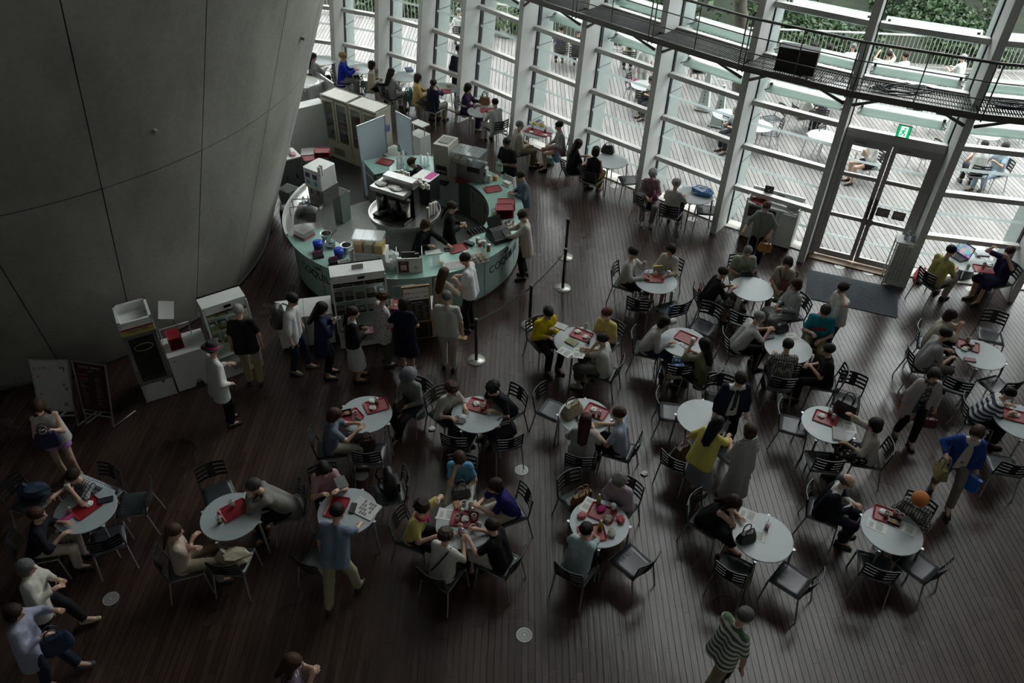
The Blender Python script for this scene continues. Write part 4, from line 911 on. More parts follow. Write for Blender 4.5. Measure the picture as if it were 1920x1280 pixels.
for k in range(11):
    for px, py in ((949, 391), (946, 404)):
        if not (px == 949 and k > 8): put(TRAY, 'tray', 'red tray in the twin stack beside the cash register', 'tray', at(px, py, .982) + Vector((0, 0, .019 * k)), R(5), 'stacked red trays by the register')
# front counter clutter
bx = thing('cake_box', 'pink based box with clear lid at the end of the counter', 'box', at(571, 441, .98), R(-35)); part(MB().rrect(.32, .3, .02, 0, .05), 'base', M('pink_base', (.5, .12, .15), .5), bx); part(MB().rrect(.31, .29, .03, .05, .15), 'lid', glassmat('lid_frost', (.8, .8, .8), .1, .2, .5), bx)
for px, py, lb in ((598, 470, 'blue and black round canister beside the steel pot'), (637, 484, 'blue and black round canister next to the white tub')):
    cn = thing('canister', lb, 'canister', at(px, py, .98), .3); part(MB().lathe([(.001, 0), (.088, 0), (.09, .19), (.001, .19)], 22), 'body', M('canister_navy', (.012, .016, .05), .35, var=.2), cn); part(MB().lathe([(.094, .15), (.094, .205), (.001, .205)], 22), 'lid', M('lid_blue', (.015, .06, .55), .3), cn); part(MB().beam((-.06, 0, .21), (.06, 0, .21), .02, .014), 'grip', M('lid_blue'), cn)
POT = lambda lb, px, py, mt, r=.105, h=.16: (lambda t: (part(MB().lathe([(.001, 0), (r * .85, 0), (r, h), (r + .015, h + .004), (r - .008, h), (r * .8, .01), (.001, .01)], 8, smooth=False), 'body', mt, t), part(MB().lathe([(.001, h * .45), (r * .88, h * .45)], 8), 'contents', M('pot_dark', (.05, .035, .03), .4), t)))(thing('container', lb, 'container', at(px, py, .98), .4))
POT('steel pot with flared rim behind the clear tub', 613, 450, steel); POT('steel pot with flared rim beside the juice stand', 651, 472, steel); POT('round clear tub between the blue canister and steel pot', 621, 463, glassclear, .1, .12)
for px, py, lb in ((597, 483, 'small black holder with a pink card before the first blue canister'), (627, 494, 'small black holder with papers before the second blue canister')):
    cd = thing('card_holder', lb, 'holder', at(px, py, .98), R(25)); part(MB().hexa([(-.1, -.05, 0), (.1, -.05, 0), (.1, .05, 0), (-.1, .05, 0)], [(-.1, -.04, .05), (.1, -.04, .05), (.1, .05, .1), (-.1, .05, .1)]), 'body', black, cd); part(MB().box((0, .035, .11), (.16, .004, .06)), 'card', M('pink_card', (.5, .1, .3), .6), cd)
tu = thing('tub', 'white oblong tub on the counter behind the chilled display', 'tub', at(646, 497, .98), R(25)); part(MB().rrect(.22, .13, .03, 0, .012), 'base', whitem, tu)
for x, y, w, d in ((0, -.06, .22, .01), (0, .06, .22, .01), (-.105, 0, .01, .13), (.105, 0, .01, .13)): part(MB().box((x, y, .05), (w, d, .09)), 'side', whitem, tu)
js = thing('juice_stand', 'white box stand with three clear tanks of juice', 'dispenser', at(698, 497, .98), R(-4))
part(MB().box((0, .02, .18), (.60, .34, .36)), 'box', whitep, js); part(MB().box((-.02, -.153, .2), (.48, .004, .24)), 'notice', M('notice_pale', (.5, .5, .48), .7, var=.08, scale=30), js)
for k, c in enumerate(((.75, .34, .03), (.66, .5, .28), (.78, .50, .03))):
    x = -.19 + .19 * k; tk = part(MB().hexa([(x - .075, -.16, .36), (x + .075, -.16, .36), (x + .075, .12, .36), (x - .075, .12, .36)], [(x - .09, -.18, .66), (x + .09, -.18, .66), (x + .09, .14, .66), (x - .09, .14, .66)]), 'tank', glassclear, js)
    part(MB().rrect(.185, .34, .02, .66, .685, (x, -.02)), 'lid', MATS['lid_clear'], tk); part(MB().box((x, -.02, .45), (.145, .26, .17)), 'juice', colp, tk, c)
for dx in (0, .045): part(MB().tube([(0, 0, 0), (0, 0, .34)], .028, 10), 'lid_tube', whitem, None, None, at(660, 497, .98) + Vector((dx, dx, 0))), tag(bpy.data.objects[-1] if False else [o for o in COL.objects if o.name.startswith('lid_tube')][-1], 'white tube of cup lids beside the juice stand', 'tube', 'tubes of cup lids')
for px, py, s in ((737, 487, 1.6), (733, 503, 1.5)):
    o = put(('plastic_bag', crumple(int(px), .07, .14).mesh('plastic_bag', M('bag_white', (.62, .64, .63), .4, var=.1)), None, []), 'plastic_bag', 'crumpled white plastic bag between the juice stand and register', 'bag', at(px, py, .98), 0, 'crumpled plastic bags on the counter', scale=s)
rg_ = thing('register_box', 'white register housing with two posters on its front', 'register', at(769, 511, .98), R(6))
part(MB().box((0, -.0, .16), (.48, .02, .32)).box((-.235, .14, .2), (.012, .28, .4)).box((.235, .14, .2), (.012, .28, .4)).box((0, .14, .03), (.48, .28, .06)), 'housing', whitep, rg_)
p1_ = part(MB().box((-.11, -.013, .14), (.19, .005, .25)), 'poster', M('poster_maroon', (.08, .015, .02), .6), rg_); part(MB().box((-.11, -.017, .13), (.11, .003, .12)), 'picture', M('poster_pink', (.6, .42, .38), .6, var=.2), p1_); text_on(p1_, 'MENU', .035, (-.11, -.016, .225), inkw)
p2_ = part(MB().box((.11, -.013, .14), (.18, .005, .25)), 'poster', paper, rg_); part(MB().lathe([(.001, -.002), (.035, -.002), (.035, .002), (.001, .002)], 12), 'picture', M('poster_grey', (.4, .38, .38), .6, var=.3), p2_, None, (.12, -.017, .12)).rotation_euler = (R(90), 0, 0)
part(MB().box((-.02, .2, .2), (.26, .03, .26)), 'screen_back', black, rg_); part(MB().box((.14, .1, .22), (.08, .04, .28), .3), 'card_reader', black, rg_)
def flat(name, label, cat, px, py, w, d, h, rz, mat, color=None, z=.98): 
    t = thing(name, label, cat, at(px, py, z), R(rz)); part(MB().rrect(w, d, .012, 0, h), 'body', mat, t, color); return t
t = flat('paper_pile', 'pile of white papers on the counter before the serving woman', 'papers', 812, 474, .3, .14, .02, 14, paper); part(MB().box((.02, .01, .022), (.26, .12, .004), .1), 'top_sheet', paper, t)
t = flat('cash_dish', 'small black money dish on the counter', 'dish', 842, 468, .2, .13, .012, 12, black); part(MB().box((0, 0, .0135), (.16, .09, .003)), 'mat', darksteel, t)
t = flat('leaflet_frame', 'white framed price sheet flat on the counter', 'price sheet', 852, 497, .42, .26, .01, 20, whitep); part(MB().box((0, 0, .0115), (.38, .22, .003)), 'sheet', M('price_print', (.42, .42, .40), .6, var=.35, scale=45), t)
t = thing('wire_stand', 'clear card stand with a pale flower beside the register box', 'stand', at(818, 497, .98), .2); part(MB().box((0, 0, .1), (.14, .004, .2), 0, -.3), 'card', MATS['lid_clear'], t); part(crumple(77, .05, .06), 'flower', M('flower_pale', (.6, .6, .35), .7), t, None, (.1, 0, .03))
t = flat('pastry_tray', 'steel tray of pastries under a clear sloping cover', 'tray', 893, 487, .42, .34, .02, 27, steel)
for i in range(4):
    for j in range(3): part(crumple(i * 3 + j, .04, .05), 'pastry', M('pastry', (.42, .25, .09), .7, var=.3, scale=40), t, None, (-.15 + .1 * i, -.1 + .1 * j, .02))
part(MB().hexa([(-.21, -.17, .02), (.21, -.17, .02), (.21, .17, .02), (-.21, .17, .02)], [(-.2, -.12, .13), (.2, -.12, .13), (.2, .16, .16), (-.2, .16, .16)]), 'cover', glassclear, t)
for px, py, c, h, lb in ((896, 455, (.45, .3, .12), .1, 'tan paper cup beside the pastry cover'), (900, 462, (.6, .03, .1), .1, 'pink cup beside the pastry cover'), (907, 463, (.6, .6, .58), .13, 'white pot beside the pastry cover'), (916, 470, (.3, .16, .06), .14, 'glass jar of brown snacks beside the cash register')):
    t = thing('jar', lb, 'jar', at(px, py, .98)); part(MB().lathe([(.001, 0), (.04, 0), (.042, h), (.001, h)], 14), 'body', colp, t, c); part(MB().lathe([(.044, h - .01), (.044, h + .015), (.001, h + .015)], 14), 'lid', whitem if c[0] > .4 else steel, t)
t = thing('cash_register', 'black cash register with tilted screen on the counter', 'register', at(936, 446, .98), R(32)); part(MB().rrect(.42, .4, .02, 0, .09), 'drawer', black, t); part(MB().hexa([(-.2, -.17, .09), (.2, -.17, .09), (.2, .17, .09), (-.2, .17, .09)], [(-.18, -.02, .2), (.18, -.02, .2), (.18, .17, .22), (-.18, .17, .22)]), 'body', black, t)
part(MB().box((-.05, .12, .33), (.3, .02, .22), 0, -.5), 'screen', M('screen_dark', (.02, .022, .025), .15), t); part(MB().box((.1, -.1, .15), (.14, .12, .02), 0, .6), 'keypad', darksteel, t)
t = flat('coin_drawer', 'open black coin drawer beside the cash register', 'drawer', 894, 434, .4, .2, .02, 32, black)
for k in range(6): part(MB().box((-.17 + .068 * k, 0, .04), (.008, .19, .05)), 'divider', black, t)
t = flat('card_terminal', 'black card terminal beside the red tray', 'terminal', 880, 458, .2, .1, .05, -30, black); part(MB().box((0, .01, .053), (.12, .06, .005)), 'screen', M('screen_dark'), t)
for px, py in ((948, 421), (955, 419), (962, 422), (957, 427)): put(PCUP, 'paper_cup', 'small red lidded cup at the customers corner of the counter', 'cup', at(px, py, .98), 0, 'small red cups on the counter'); [o for o in COL.objects if o.name.startswith('paper_cup')][-1].color = (.5, .02, .03, 1)
t = flat('condiment_tray', 'white rimmed tray of sauces in front of the cream jacketed woman', 'tray', 952, 425, .36, .3, .01, 10, whitep)
for k in range(5): part(MB().lathe([(.001, 0), (.03, 0), (.035, .035), (.001, .035)], 10), 'dish', M('red_dish', (.4, .02, .03), .4) if k % 2 else steel, t, None, (-.12 + .06 * k, .03 * (-1) ** k, .01))
t = thing('pitcher', 'pitcher of green juice next to the red tray stacks', 'pitcher', at(927, 404, .98)); part(MB().lathe([(.001, 0), (.055, 0), (.07, .13), (.001, .13)], 14), 'body', glassclear, t); part(MB().lathe([(.001, .005), (.052, .005), (.058, .06), (.001, .06)], 14), 'juice', M('green_juice', (.28, .36, .03), .3), t)
t = thing('straw_box', 'white upright straw dispenser on the counter', 'dispenser', at(910, 340, .98), R(-20)); part(MB().box((0, 0, .17), (.1, .12, .34)), 'body', whitep, t); part(MB().box((0, -.062, .2), (.03, .004, .1)), 'slot', black, t); part(MB().tube([(.1, -.03, 0), (.1, -.03, .18)], .035, 12), 'shaker', steel, t)
t = thing('fruit_cup', 'orange cup on the counter beside the straw dispenser', 'cup', at(928, 338, .98)); part(MB().lathe([(.001, 0), (.05, 0), (.065, .11), (.001, .11)], 14), 'body', M('orange_cup', (.75, .33, .02), .35), t); part(MB().lathe([(.068, .105), (.068, .12), (.001, .12)], 14), 'lid', MATS['lid_clear'], t)
t = thing('napkin_rack', 'wire napkin rack at the customers side of the counter', 'rack', at(951, 347, .98), R(-40)); part(MB().box((0, 0, .01), (.24, .16, .02)), 'base', whitep, t); part(MB().tube([(-.11, .06, .02), (-.11, .06, .2), (.11, .06, .2), (.11, .06, .02)], .008, 6), 'frame', steel, t); part(MB().box((0, 0, .05), (.18, .1, .06)), 'napkins', paper, t)
t = thing('bucket_pile', 'dark kitchen pots on the floor inside the counter', 'pots', at(838, 372, 0), 0); 
for k, (x, y, z) in enumerate(((0, 0, 0), (.16, .1, 0), (.05, .08, .24))): part(MB().lathe([(.001, z), (.12, z), (.13, z + .22), (.1, z + .24), (.001, z + .24)], 14, (x, y, 0)), 'pot', black, t)
t = thing('soap_bottle', 'clear soap bottle on the sink unit rim', 'bottle', at(571, 388, .965)); part(MB().lathe([(.001, 0), (.04, 0), (.045, .14), (.015, .2), (.001, .2)], 12), 'body', MATS['bottle_clear'], t); part(MB().lathe([(.02, .2), (.02, .24), (.001, .24)], 10), 'cap', whitem, t)
t = thing('detergent_bottle', 'orange capped detergent bottle on the sink unit', 'bottle', at(580, 385, .965)); part(MB().lathe([(.001, 0), (.03, 0), (.032, .12), (.01, .18), (.001, .18)], 12), 'body', MATS['bottle_clear'], t); part(MB().lathe([(.014, .17), (.01, .23), (.001, .23)], 10), 'cap', M('cap_orange', (.7, .3, .03), .4), t)

# ---------------------------------------------------------------- behind the counter: glass fronted cabinets, screens
def unit(name, label, cat, a, b): d = b - a; return thing(name, label, cat, (a.x, a.y, 0), math.atan2(d.y, d.x)), d.length
FA, FB = Vector((-4.85, 18.66, 0)), Vector((-3.32, 17.63, 0)); FM = (FA + FB) / 2
for k, (a, b) in enumerate(((FA, FM), (FM, FB))):
    t, L = unit('glass_cabinet', ('cream glass fronted cabinet farther from the queue, holding boxes', 'cream glass fronted cabinet nearer the frosted screen')[k], 'cabinet', a, b); L -= .012; Hc = 1.65; D = .5
    part(MB().box((L / 2, D - .015, Hc / 2), (L, .03, Hc)).box((.02, D / 2, Hc / 2), (.04, D, Hc)).box((L - .02, D / 2, Hc / 2), (.04, D, Hc)).box((L / 2, D / 2, .24), (L, D, .44)), 'carcass', creamp, t); part(MB().box((L / 2, D / 2, Hc - .02), (L + .01, D + .02, .04)), 'top', M('cream_top', (.6, .585, .52), .35), t)
    for z in (.76, 1.05, 1.33):
        sh = part(MB().box((L / 2, D / 2, z), (L - .08, D - .1, .02)), 'shelf', whitep, t)
    for i in range(9):
        z = (.47, .78, 1.07)[i % 3]; x = .14 + .8 * ((i * .37) % 1); cc = random.choice(((.5, .48, .12), (.12, .14, .4), (.5, .25, .05), (.6, .6, .55), (.05, .05, .05), (.5, .05, .12)))
        c_ = thing('carton', 'carton on a shelf inside the cream glass fronted cabinets', 'box', t.matrix_basis @ Vector((x, .25, z)), t.rotation_euler.z, 'cartons in the cabinets'); part(MB().box((0, .0, .09), (random.uniform(.12, .2), .2, random.uniform(.12, .18))), 'body', colm, c_, cc); part(MB().box((0, -.102, .09), (.06, .004, .05)), 'carton_label', paper, c_)
    for i in range(2):
        x0 = .02 + i * L / 2; w = L / 2 - .03; d_ = part(MB().box((x0 + .03, -.012, 1.02), (.05, .03, 1.1)).box((x0 + w - .03, -.012, 1.02), (.05, .03, 1.1)).box((x0 + w / 2, -.012, 1.55), (w, .03, .06)).box((x0 + w / 2, -.012, .49), (w, .03, .06)), 'door', creamp, t); part(MB().box((x0 + w / 2, -.01, 1.02), (w - .1, .006, 1.02)), 'pane', glassmat('cabinet_glass', (.86, .9, .88), .07), d_)
    g_ = MB()
    for i in range(9): g_.box((L * .3 + .04 * i, -.003, .22), (.014, .008, .2))
    part(g_, 'vent', darksteel, t)
a, b = at(559, 204.6, 1.42), at(607.6, 193.4, 1.42); t, L = unit('white_cabinet', 'tall plain white cabinet beside the concrete cone', 'cabinet', a - (b - a) * .5, b); part(MB().box((L / 2, .17, .71), (L, .34, 1.42)), 'body', whitep, t); part(MB().box((L / 2, .17, 1.425), (L + .01, .35, .012)), 'top', whitem, t)
pf = glassmat('frosted_panel', (.7, .76, .8), .05, .2, .8, (.62, .68, .72))
def screen(label, a, b, h):
    t, L = unit('screen_panel', label, 'screen', a, b); part(MB().box((L / 2, 0, h / 2 + .02), (L - .04, .014, h - .04)), 'panel', pf, t)
    for x in (.01, L - .01): part(MB().box((x, 0, h / 2), (.022, .03, h)), 'post', alu, t)
    part(MB().box((L / 2, 0, h), (L, .03, .02)), 'top_rail', alu, t)
screen('frosted free standing screen in front of the glass cabinets', at(668.5, 237, 1.8), at(721, 216.5, 1.8), 1.8)
screen('frosted screen at the window end of the sink basin', at(741, 208, 1.8), at(771, 224, 1.8), 1.8)
t = thing('basin_unit', 'low white basin unit between the two frosted screens', 'basin', (at(738, 284, .9).x, at(738, 284, .9).y, 0), R(-40)); part(MB().box((0, 0, .43), (.5, .5, .86)), 'body', whitep, t); part(MB().rrect(.52, .52, .02, .86, .9), 'top', M('basin_white', (.6, .61, .56), .3), t); part(MB().rrect(.4, .38, .05, .9, .902), 'bowl', M('bowl_grey', (.4, .44, .4), .3, var=.2, scale=12), t)
t = thing('spray_bottle', 'spray bottle with pink trigger on the basin unit', 'bottle', at(748, 282, .902)); part(MB().lathe([(.001, 0), (.035, 0), (.04, .11), (.012, .16), (.001, .16)], 12), 'body', M('spray_blue', (.35, .55, .55), .3), t); part(MB().box((.0, -.02, .19), (.025, .09, .05)), 'trigger', M('trigger_pink', (.6, .25, .25), .5), t)
t = thing('white_shelf', 'small white shelf unit behind the frosted screen', 'shelf', (at(786, 250, .9).x, at(786, 250, .9).y, 0), R(-40)); part(MB().box((0, 0, .45), (.42, .35, .9)), 'body', whitep, t); part(MB().box((0, .05, 1.14), (.42, .25, .02)), 'shelf', whitep, t); part(MB().box((.19, .0, 1.01), (.02, .02, .24)).box((-.19, .0, 1.01), (.02, .02, .24)), 'support', alu, t)
t = thing('low_cabinet', 'dark grey low cabinet with white top beside the cone', 'cabinet', at(546, 352, 0), R(35)); part(MB().box((0, 0, .42), (.55, .5, .84)), 'body', M('dark_unit', (.09, .095, .095), .5), t); part(MB().rrect(.57, .52, .02, .84, .87), 'top', whitep, t)
for x in (-.12, .12): part(MB().box((x, -.255, .4), (.03, .01, .12)), 'handle', black, t)
t = thing('cloth_pile', 'pink cloth on the dark cabinet beside the cone', 'cloth', at(549, 291, .87)); part(crumple(91, .09, .07), 'cloth', M('pink_cloth', (.5, .25, .33), .8), t); part(MB().lathe([(.001, 0), (.04, 0), (.04, .15), (.001, .17)], 12, (-.08, .05, 0)), 'bottle', whitem, t)
st_ = thing('tray_table', 'small steel table carrying red trays behind the counter', 'table', at(597, 335, 0), R(10)); part(MB().rrect(.62, .36, .01, .72, .74), 'top', steel, st_)
for x in (-.28, .28):
    for y in (-.15, .15): part(MB().beam((x, y, 0), (x, y, .72), .03, .03), 'leg', steel, st_)
for k in range(7): put(TRAY, 'tray', 'red tray in the stack on the small steel table', 'tray', at(605, 291, .742) + Vector((0, 0, .019 * k)), R(5), 'stacked red trays on the steel table')
put(TRAY, 'tray', 'red tray lying beside the stack on the small steel table', 'tray', at(583, 296, .742), R(25), 'red serving trays')
t = thing('covered_table', 'table wrapped in clear plastic sheet by the windows', 'table', at(580, 200, 0), R(-35)); part(MB().rrect(.8, .7, .03, .72, .75), 'top', whitep, t); part(MB().lathe([(.36, .76), (.46, .74), (.44, .6), (.47, .4), (.43, .28)], 14), 'plastic_sheet', MATS['lid_frost'], t)
for x in (-.33, .33):
    for y in (-.28, .28): part(MB().tube([(x, y, 0), (x, y, .72)], .02, 7), 'leg', alu, t)
t, L = unit('low_screen', 'low grey partition edge beside the plastic covered table', 'screen', at(590, 178), at(632, 208)); part(MB().box((L / 2, 0, .4), (L, .03, .8)), 'panel', whitep, t); part(MB().box((L / 2, 0, .8), (L, .04, .02)), 'cap', alu, t)

# ---------------------------------------------------------------- chilled displays, low cabinets, boards
def display(label, a, b, h, d, rows, seed, vent=True):
    t, L = unit('chilled_display', label, 'display', a, b); rg2 = random.Random(seed); lit = M('display_white', (.62, .66, .60), .4)
    part(MB().box((L / 2, d - .02, h / 2), (L, .04, h)).box((L / 2, d / 2, .19), (L, d, .36)), 'body', whitep, t); part(MB().hexa([(0, d * .30, h - .14), (L, d * .30, h - .14), (L, d, h - .14), (0, d, h - .14)], [(0, d * .34, h), (L, d * .34, h), (L, d, h), (0, d, h)]), 'canopy', whitep, t)
    for x in (0, L - .03): part(MB().hexa([(x, 0, .37), (x + .03, 0, .37), (x + .03, d, .37), (x, d, .37)], [(x, d * .3, h - .02), (x + .03, d * .3, h - .02), (x + .03, d, h - .02), (x, d, h - .02)]), 'side_glass', glassclear, t)
    for x in (0.005, L - .005): part(MB().beam((x, 0.0, .37), (x, d * .31, h - .05), .03, .03), 'side_frame', whitep, t)
    if vent:
        g_ = MB()
        for k in range(12): g_.box((L * .3 + .03 * k, -.004, .2), (.012, .008, .14))
        part(g_, 'vent', darksteel, t)
    part(MB().box((L * .55, d * .3, h - .07), (.12, .01, .05)), 'readout', black, t); part(MB().box((L / 2, .03, .375), (L - .04, .05, .03)), 'lip', inox, t)
    for r_ in range(rows):
        z = .42 + r_ * (h - .66) / (rows - 1 + .001); y0 = .04 + d * .27 * (z - .37) / (h - .4); part(MB().box((L / 2, (y0 + d) / 2, z), (L - .08, d - y0 - .04, .015)), 'shelf', lit, t); n = 5 if L > .85 else 4
        for k in range(n):
            if r_ == 0 and rows > 3: continue
            for lv in range(2 if rg2.random() < .7 else 1):
                x = .09 + (L - .18) * k / (n - 1); pk = thing('bento_box', 'packed lunch box on the %s shelf of the %s' % (('lowest', 'lower', 'middle', 'top')[r_], 'chilled display before the round counter' if seed < 5 else 'chilled display against the concrete cone'), 'lunch box', t.matrix_basis @ Vector((x, y0 + .1, z + .008 + .052 * lv)), t.rotation_euler.z, 'packed lunches %d shelf %d' % (seed, r_))
                part(MB().rrect(.15, .16, .015, 0, .035), 'box', black if seed < 5 else colm, pk, rg2.choice(((.3, .03, .04), (.2, .3, .06), (.35, .1, .08), (.5, .45, .3)))); part(MB().rrect(.145, .155, .015, .035, .048), 'lid', MATS['lid_clear'], pk); part(MB().box((0, -.02, .0485), (.07, .06, .002)), 'sticker', paper if rg2.random() < .5 else M('sticker_tan', (.45, .33, .15), .6), pk)
    return t, L
DC, L = display('white open chilled display of lunch boxes before the counter', Vector((-3.13, 11.02, 0)), Vector((-2.22, 11.28, 0)), 1.47, .6, 4, 1)
t = thing('price_plate', 'small beige plate standing on top of the chilled display', 'sign', DC.matrix_basis @ Vector((L * .52, .38, 1.47)), DC.rotation_euler.z); part(MB().box((0, 0, .04), (.2, .02, .08), 0, -.3), 'plate', M('plate_beige', (.42, .4, .36), .6), t); part(MB().box((0, .03, .01), (.2, .06, .012)), 'foot', M('plate_beige'), t)
DL, LL = display('white open chilled display of snacks against the concrete cone', Vector((-5.02, 10.12, 0)), Vector((-4.42, 10.53, 0)), 1.43, .55, 4, 7)
t, L = unit('low_cabinet', 'white low two door cabinet on castors beside the queue', 'cabinet', Vector((-4.18, 10.9, 0)), Vector((-3.24, 11.13, 0))); part(MB().box((L / 2, .27, .40), (L, .52, .66)), 'body', whitep, t); part(MB().box((L / 2, .27, .74), (L + .02, .55, .025)), 'top', whitep, t); part(MB().box((L / 2, -.001, .4), (.008, .012, .64)), 'door_gap', darksteel, t)
for x in (.07, L - .07):
    for y in (.06, .46): part(MB().lathe([(.001, -.015), (.035, -.015), (.035, .015), (.001, .015)], 12), 'castor', black, t, None, (x, y, .036)).rotation_euler = (R(90), 0, 0)
part(MB().box((L * .72, .06, .754), (.14, .05, .006)), 'recess', darksteel, t); part(MB().box((L / 2, .27, .754), (.006, .54, .003)), 'seam', darksteel, t)
t, L = unit('serving_counter', 'white serving counter with red trays beside the menu easel', 'counter', Vector((-2.18, 11.28, 0)), Vector((-1.42, 11.42, 0))); part(MB().box((L / 2, .2, .34), (L, .38, .64)), 'body', whitep, t); part(MB().box((L / 2, .2, .67), (L + .02, .42, .025)), 'top', whitep, t); part(MB().box((L * .72, -.002, .3), (L * .4, .01, .5)), 'opening', M('cupboard_dark', (.03, .028, .026), .6), t)
part(MB().tube([(.05, .36, .68), (.05, .36, 1.0), (.45, .36, 1.0), (.45, .36, .68)], .01, 6), 'guard_frame', steel, t)
for k in range(12): put(TRAY, 'tray', 'red tray in the tall stack on the white serving counter', 'tray', Vector((-1.78, 11.52, .685 + .019 * k)), t.rotation_euler.z + R(90), 'stacked red trays on the serving counter', scale=.9)
for k in range(5): put(TRAY, 'tray', 'red tray in the low stack on the white serving counter', 'tray', Vector((-2.08, 11.42, .685 + .019 * k)), t.rotation_euler.z + R(80), 'low stack of red trays on the serving counter', scale=.85)
t = thing('menu_easel', 'wooden framed menu easel with white heading over black list', 'sign', Vector((-1.66, 10.96, 0)), R(14)); woodf = M('frame_wood', (.36, .23, .1), .5, var=.2)
ti = -.16
def ep(x, z): return Vector((x, .02 - ti * -1 * (z - .0) * .0 + .16 * (z - .5), z))
pb = part(MB().hexa([ep(-.22, .72) + Vector((0, -.01, 0)), ep(.22, .72) + Vector((0, -.01, 0)), ep(.22, .72) + Vector((0, .01, 0)), ep(-.22, .72) + Vector((0, .01, 0))], [ep(-.22, 1.38) + Vector((0, -.01, 0)), ep(.22, 1.38) + Vector((0, -.01, 0)), ep(.22, 1.38) + Vector((0, .01, 0)), ep(-.22, 1.38) + Vector((0, .01, 0))]), 'board', M('menu_black', (.025, .02, .022), .5), t)
for x in (-.23, .23): part(MB().beam(ep(x, .70), ep(x, 1.41), .03, .03, (1, 0, 0)), 'frame_side', woodf, t)
for z in (.71, 1.40): part(MB().beam(ep(-.23, z), ep(.23, z), .03, .03), 'frame_rail', woodf, t)
part(MB().hexa([ep(-.215, 1.15) + Vector((0, -.016, 0)), ep(.215, 1.15) + Vector((0, -.016, 0)), ep(.215, 1.15), ep(-.215, 1.15)], [ep(-.215, 1.37) + Vector((0, -.016, 0)), ep(.215, 1.37) + Vector((0, -.016, 0)), ep(.215, 1.37), ep(-.215, 1.37)]), 'heading', paper, pb)
text_on(pb, '整理におひとりずつ', .045, (0, .105, 1.285), M('ink_red', (.35, .08, .08), .6)); text_on(pb, 'ご注文をお伺いします', .04, (0, .09, 1.2), ink); text_on(pb, 'DRINK MENU', .035, (0, .075, 1.1), inkw)
m = MB()
for c in range(3):
    for k in range(8): m.beam(ep(-.17 + .13 * c, 1.05 - .038 * k) + Vector((0, -.014, 0)), ep(-.17 + .13 * c + random.uniform(.04, .1), 1.05 - .038 * k) + Vector((0, -.014, 0)), .003, .012)
tag(part(m, 'menu_lines', M('menu_grey', (.25, .24, .23), .6), pb), kind='stuff')
for x in (-.18, .18): part(MB().beam((x, -.06, 0), ep(x, .75), .03, .02, (1, 0, 0)), 'leg', darksteel, t)
part(MB().beam((0, .35, 0), ep(0, 1.2), .03, .02, (1, 0, 0)), 'rear_leg', darksteel, t)
t = thing('fire_extinguisher', 'red fire extinguisher against the green counter', 'extinguisher', Vector((-1.2, 11.75, 0))); part(MB().lathe([(.001, 0), (.075, 0), (.08, .02), (.08, .38), (.05, .45), (.02, .47), (.001, .47)], 18), 'cylinder', M('red_gloss', (.5, .02, .03), .3), t); part(MB().box((.02, 0, .5), (.12, .03, .05)), 'valve', black, t); part(MB().tube([(.05, 0, .48), (.12, 0, .4), (.1, 0, .15)], .012, 6), 'hose', black, t)

t, L = unit('ice_cream_freezer', 'tall white ice cream freezer with glass door by the cone', 'freezer', Vector((-6.14, 9.50, 0)), Vector((-5.70, 9.755, 0))); W_, D, Hc = L, .56, 1.68; fgrey = M('freezer_grey', (.14, .15, .15), .4)
part(MB().box((W_ / 2, D - .02, Hc / 2), (W_, .04, Hc)).box((.02, D / 2, Hc / 2), (.04, D, Hc)).box((W_ - .02, D / 2, Hc / 2), (.04, D, Hc)).box((W_ / 2, D / 2, .2), (W_, D, .38)).box((W_ / 2, .02, 1.54), (W_, .04, .28)).box((W_ / 2, D / 2, 1.5), (W_, D, .03)), 'body', whitep, t)
bn = part(MB().box((W_ / 2, -.006, 1.50), (W_ - .02, .012, .14)), 'banner', M('banner_gold', (.42, .36, .08), .5), t); part(MB().box((W_ / 2, -.013, 1.555), (W_ - .02, .004, .03)), 'stripe', M('banner_wine', (.22, .02, .06), .5), bn); text_on(bn, 'Häagen-Dazs', .062, (W_ / 2, -.016, 1.495), M('ink_navy', (.02, .02, .12), .5))
dr = part(MB().box((.035, -.012, .93), (.06, .03, 1.0)).box((W_ - .035, -.012, .93), (.06, .03, 1.0)).box((W_ / 2, -.012, .43), (W_, .03, .06)).box((W_ / 2, -.012, 1.4), (W_, .03, .06)), 'door', fgrey, t); part(MB().box((W_ / 2, -.012, .92), (W_ - .1, .008, .92)), 'pane', glassmat('freezer_glass', (.55, .6, .6), .12), dr); part(MB().tube([(.03, -.04, .75), (.03, -.05, .9), (.03, -.04, 1.05)], .012, 6), 'handle', steel, dr)
oval = part(MB().tube([(W_ / 2 + .14 * math.cos(q), -.02, 1.16 + .07 * math.sin(q)) for q in np.arange(0, 6.28, .35)], .005, 5, close=True), 'oval_logo', M('gold_line', (.4, .35, .12), .4), dr)
for k in range(4): part(MB().box((W_ / 2, D / 2, .5 + .25 * k), (W_ - .1, D - .12, .015)), 'shelf', inox, t)
part(MB().box((W_ * .7, -.003, .35), (.05, .004, .05)), 'sticker', M('ink_red'), t); part(MB().box((W_ * .25, -.003, .24), (.16, .004, .16)), 'notice', paper, t)
t, L = unit('white_counter', 'white low counter carrying red trays beside the freezer', 'counter', Vector((-5.68, 9.77, 0)), Vector((-5.12, 10.10, 0))); part(MB().box((L / 2, .27, .39), (L, .54, .74)), 'body', whitep, t); part(MB().box((L / 2, .27, .775), (L + .01, .56, .025)), 'top', whitep, t); part(MB().lathe([(.001, 0), (.014, 0), (.014, .006), (.001, .006)], 10), 'lock', darksteel, t, None, (.08, -.003, .68)).rotation_euler = (R(90), 0, 0); part(MB().tube([(.02, .46, .79), (.02, .46, 1.05), (L * .75, .46, 1.05), (L * .75, .46, .79)], .012, 6), 'guard_frame', steel, t)
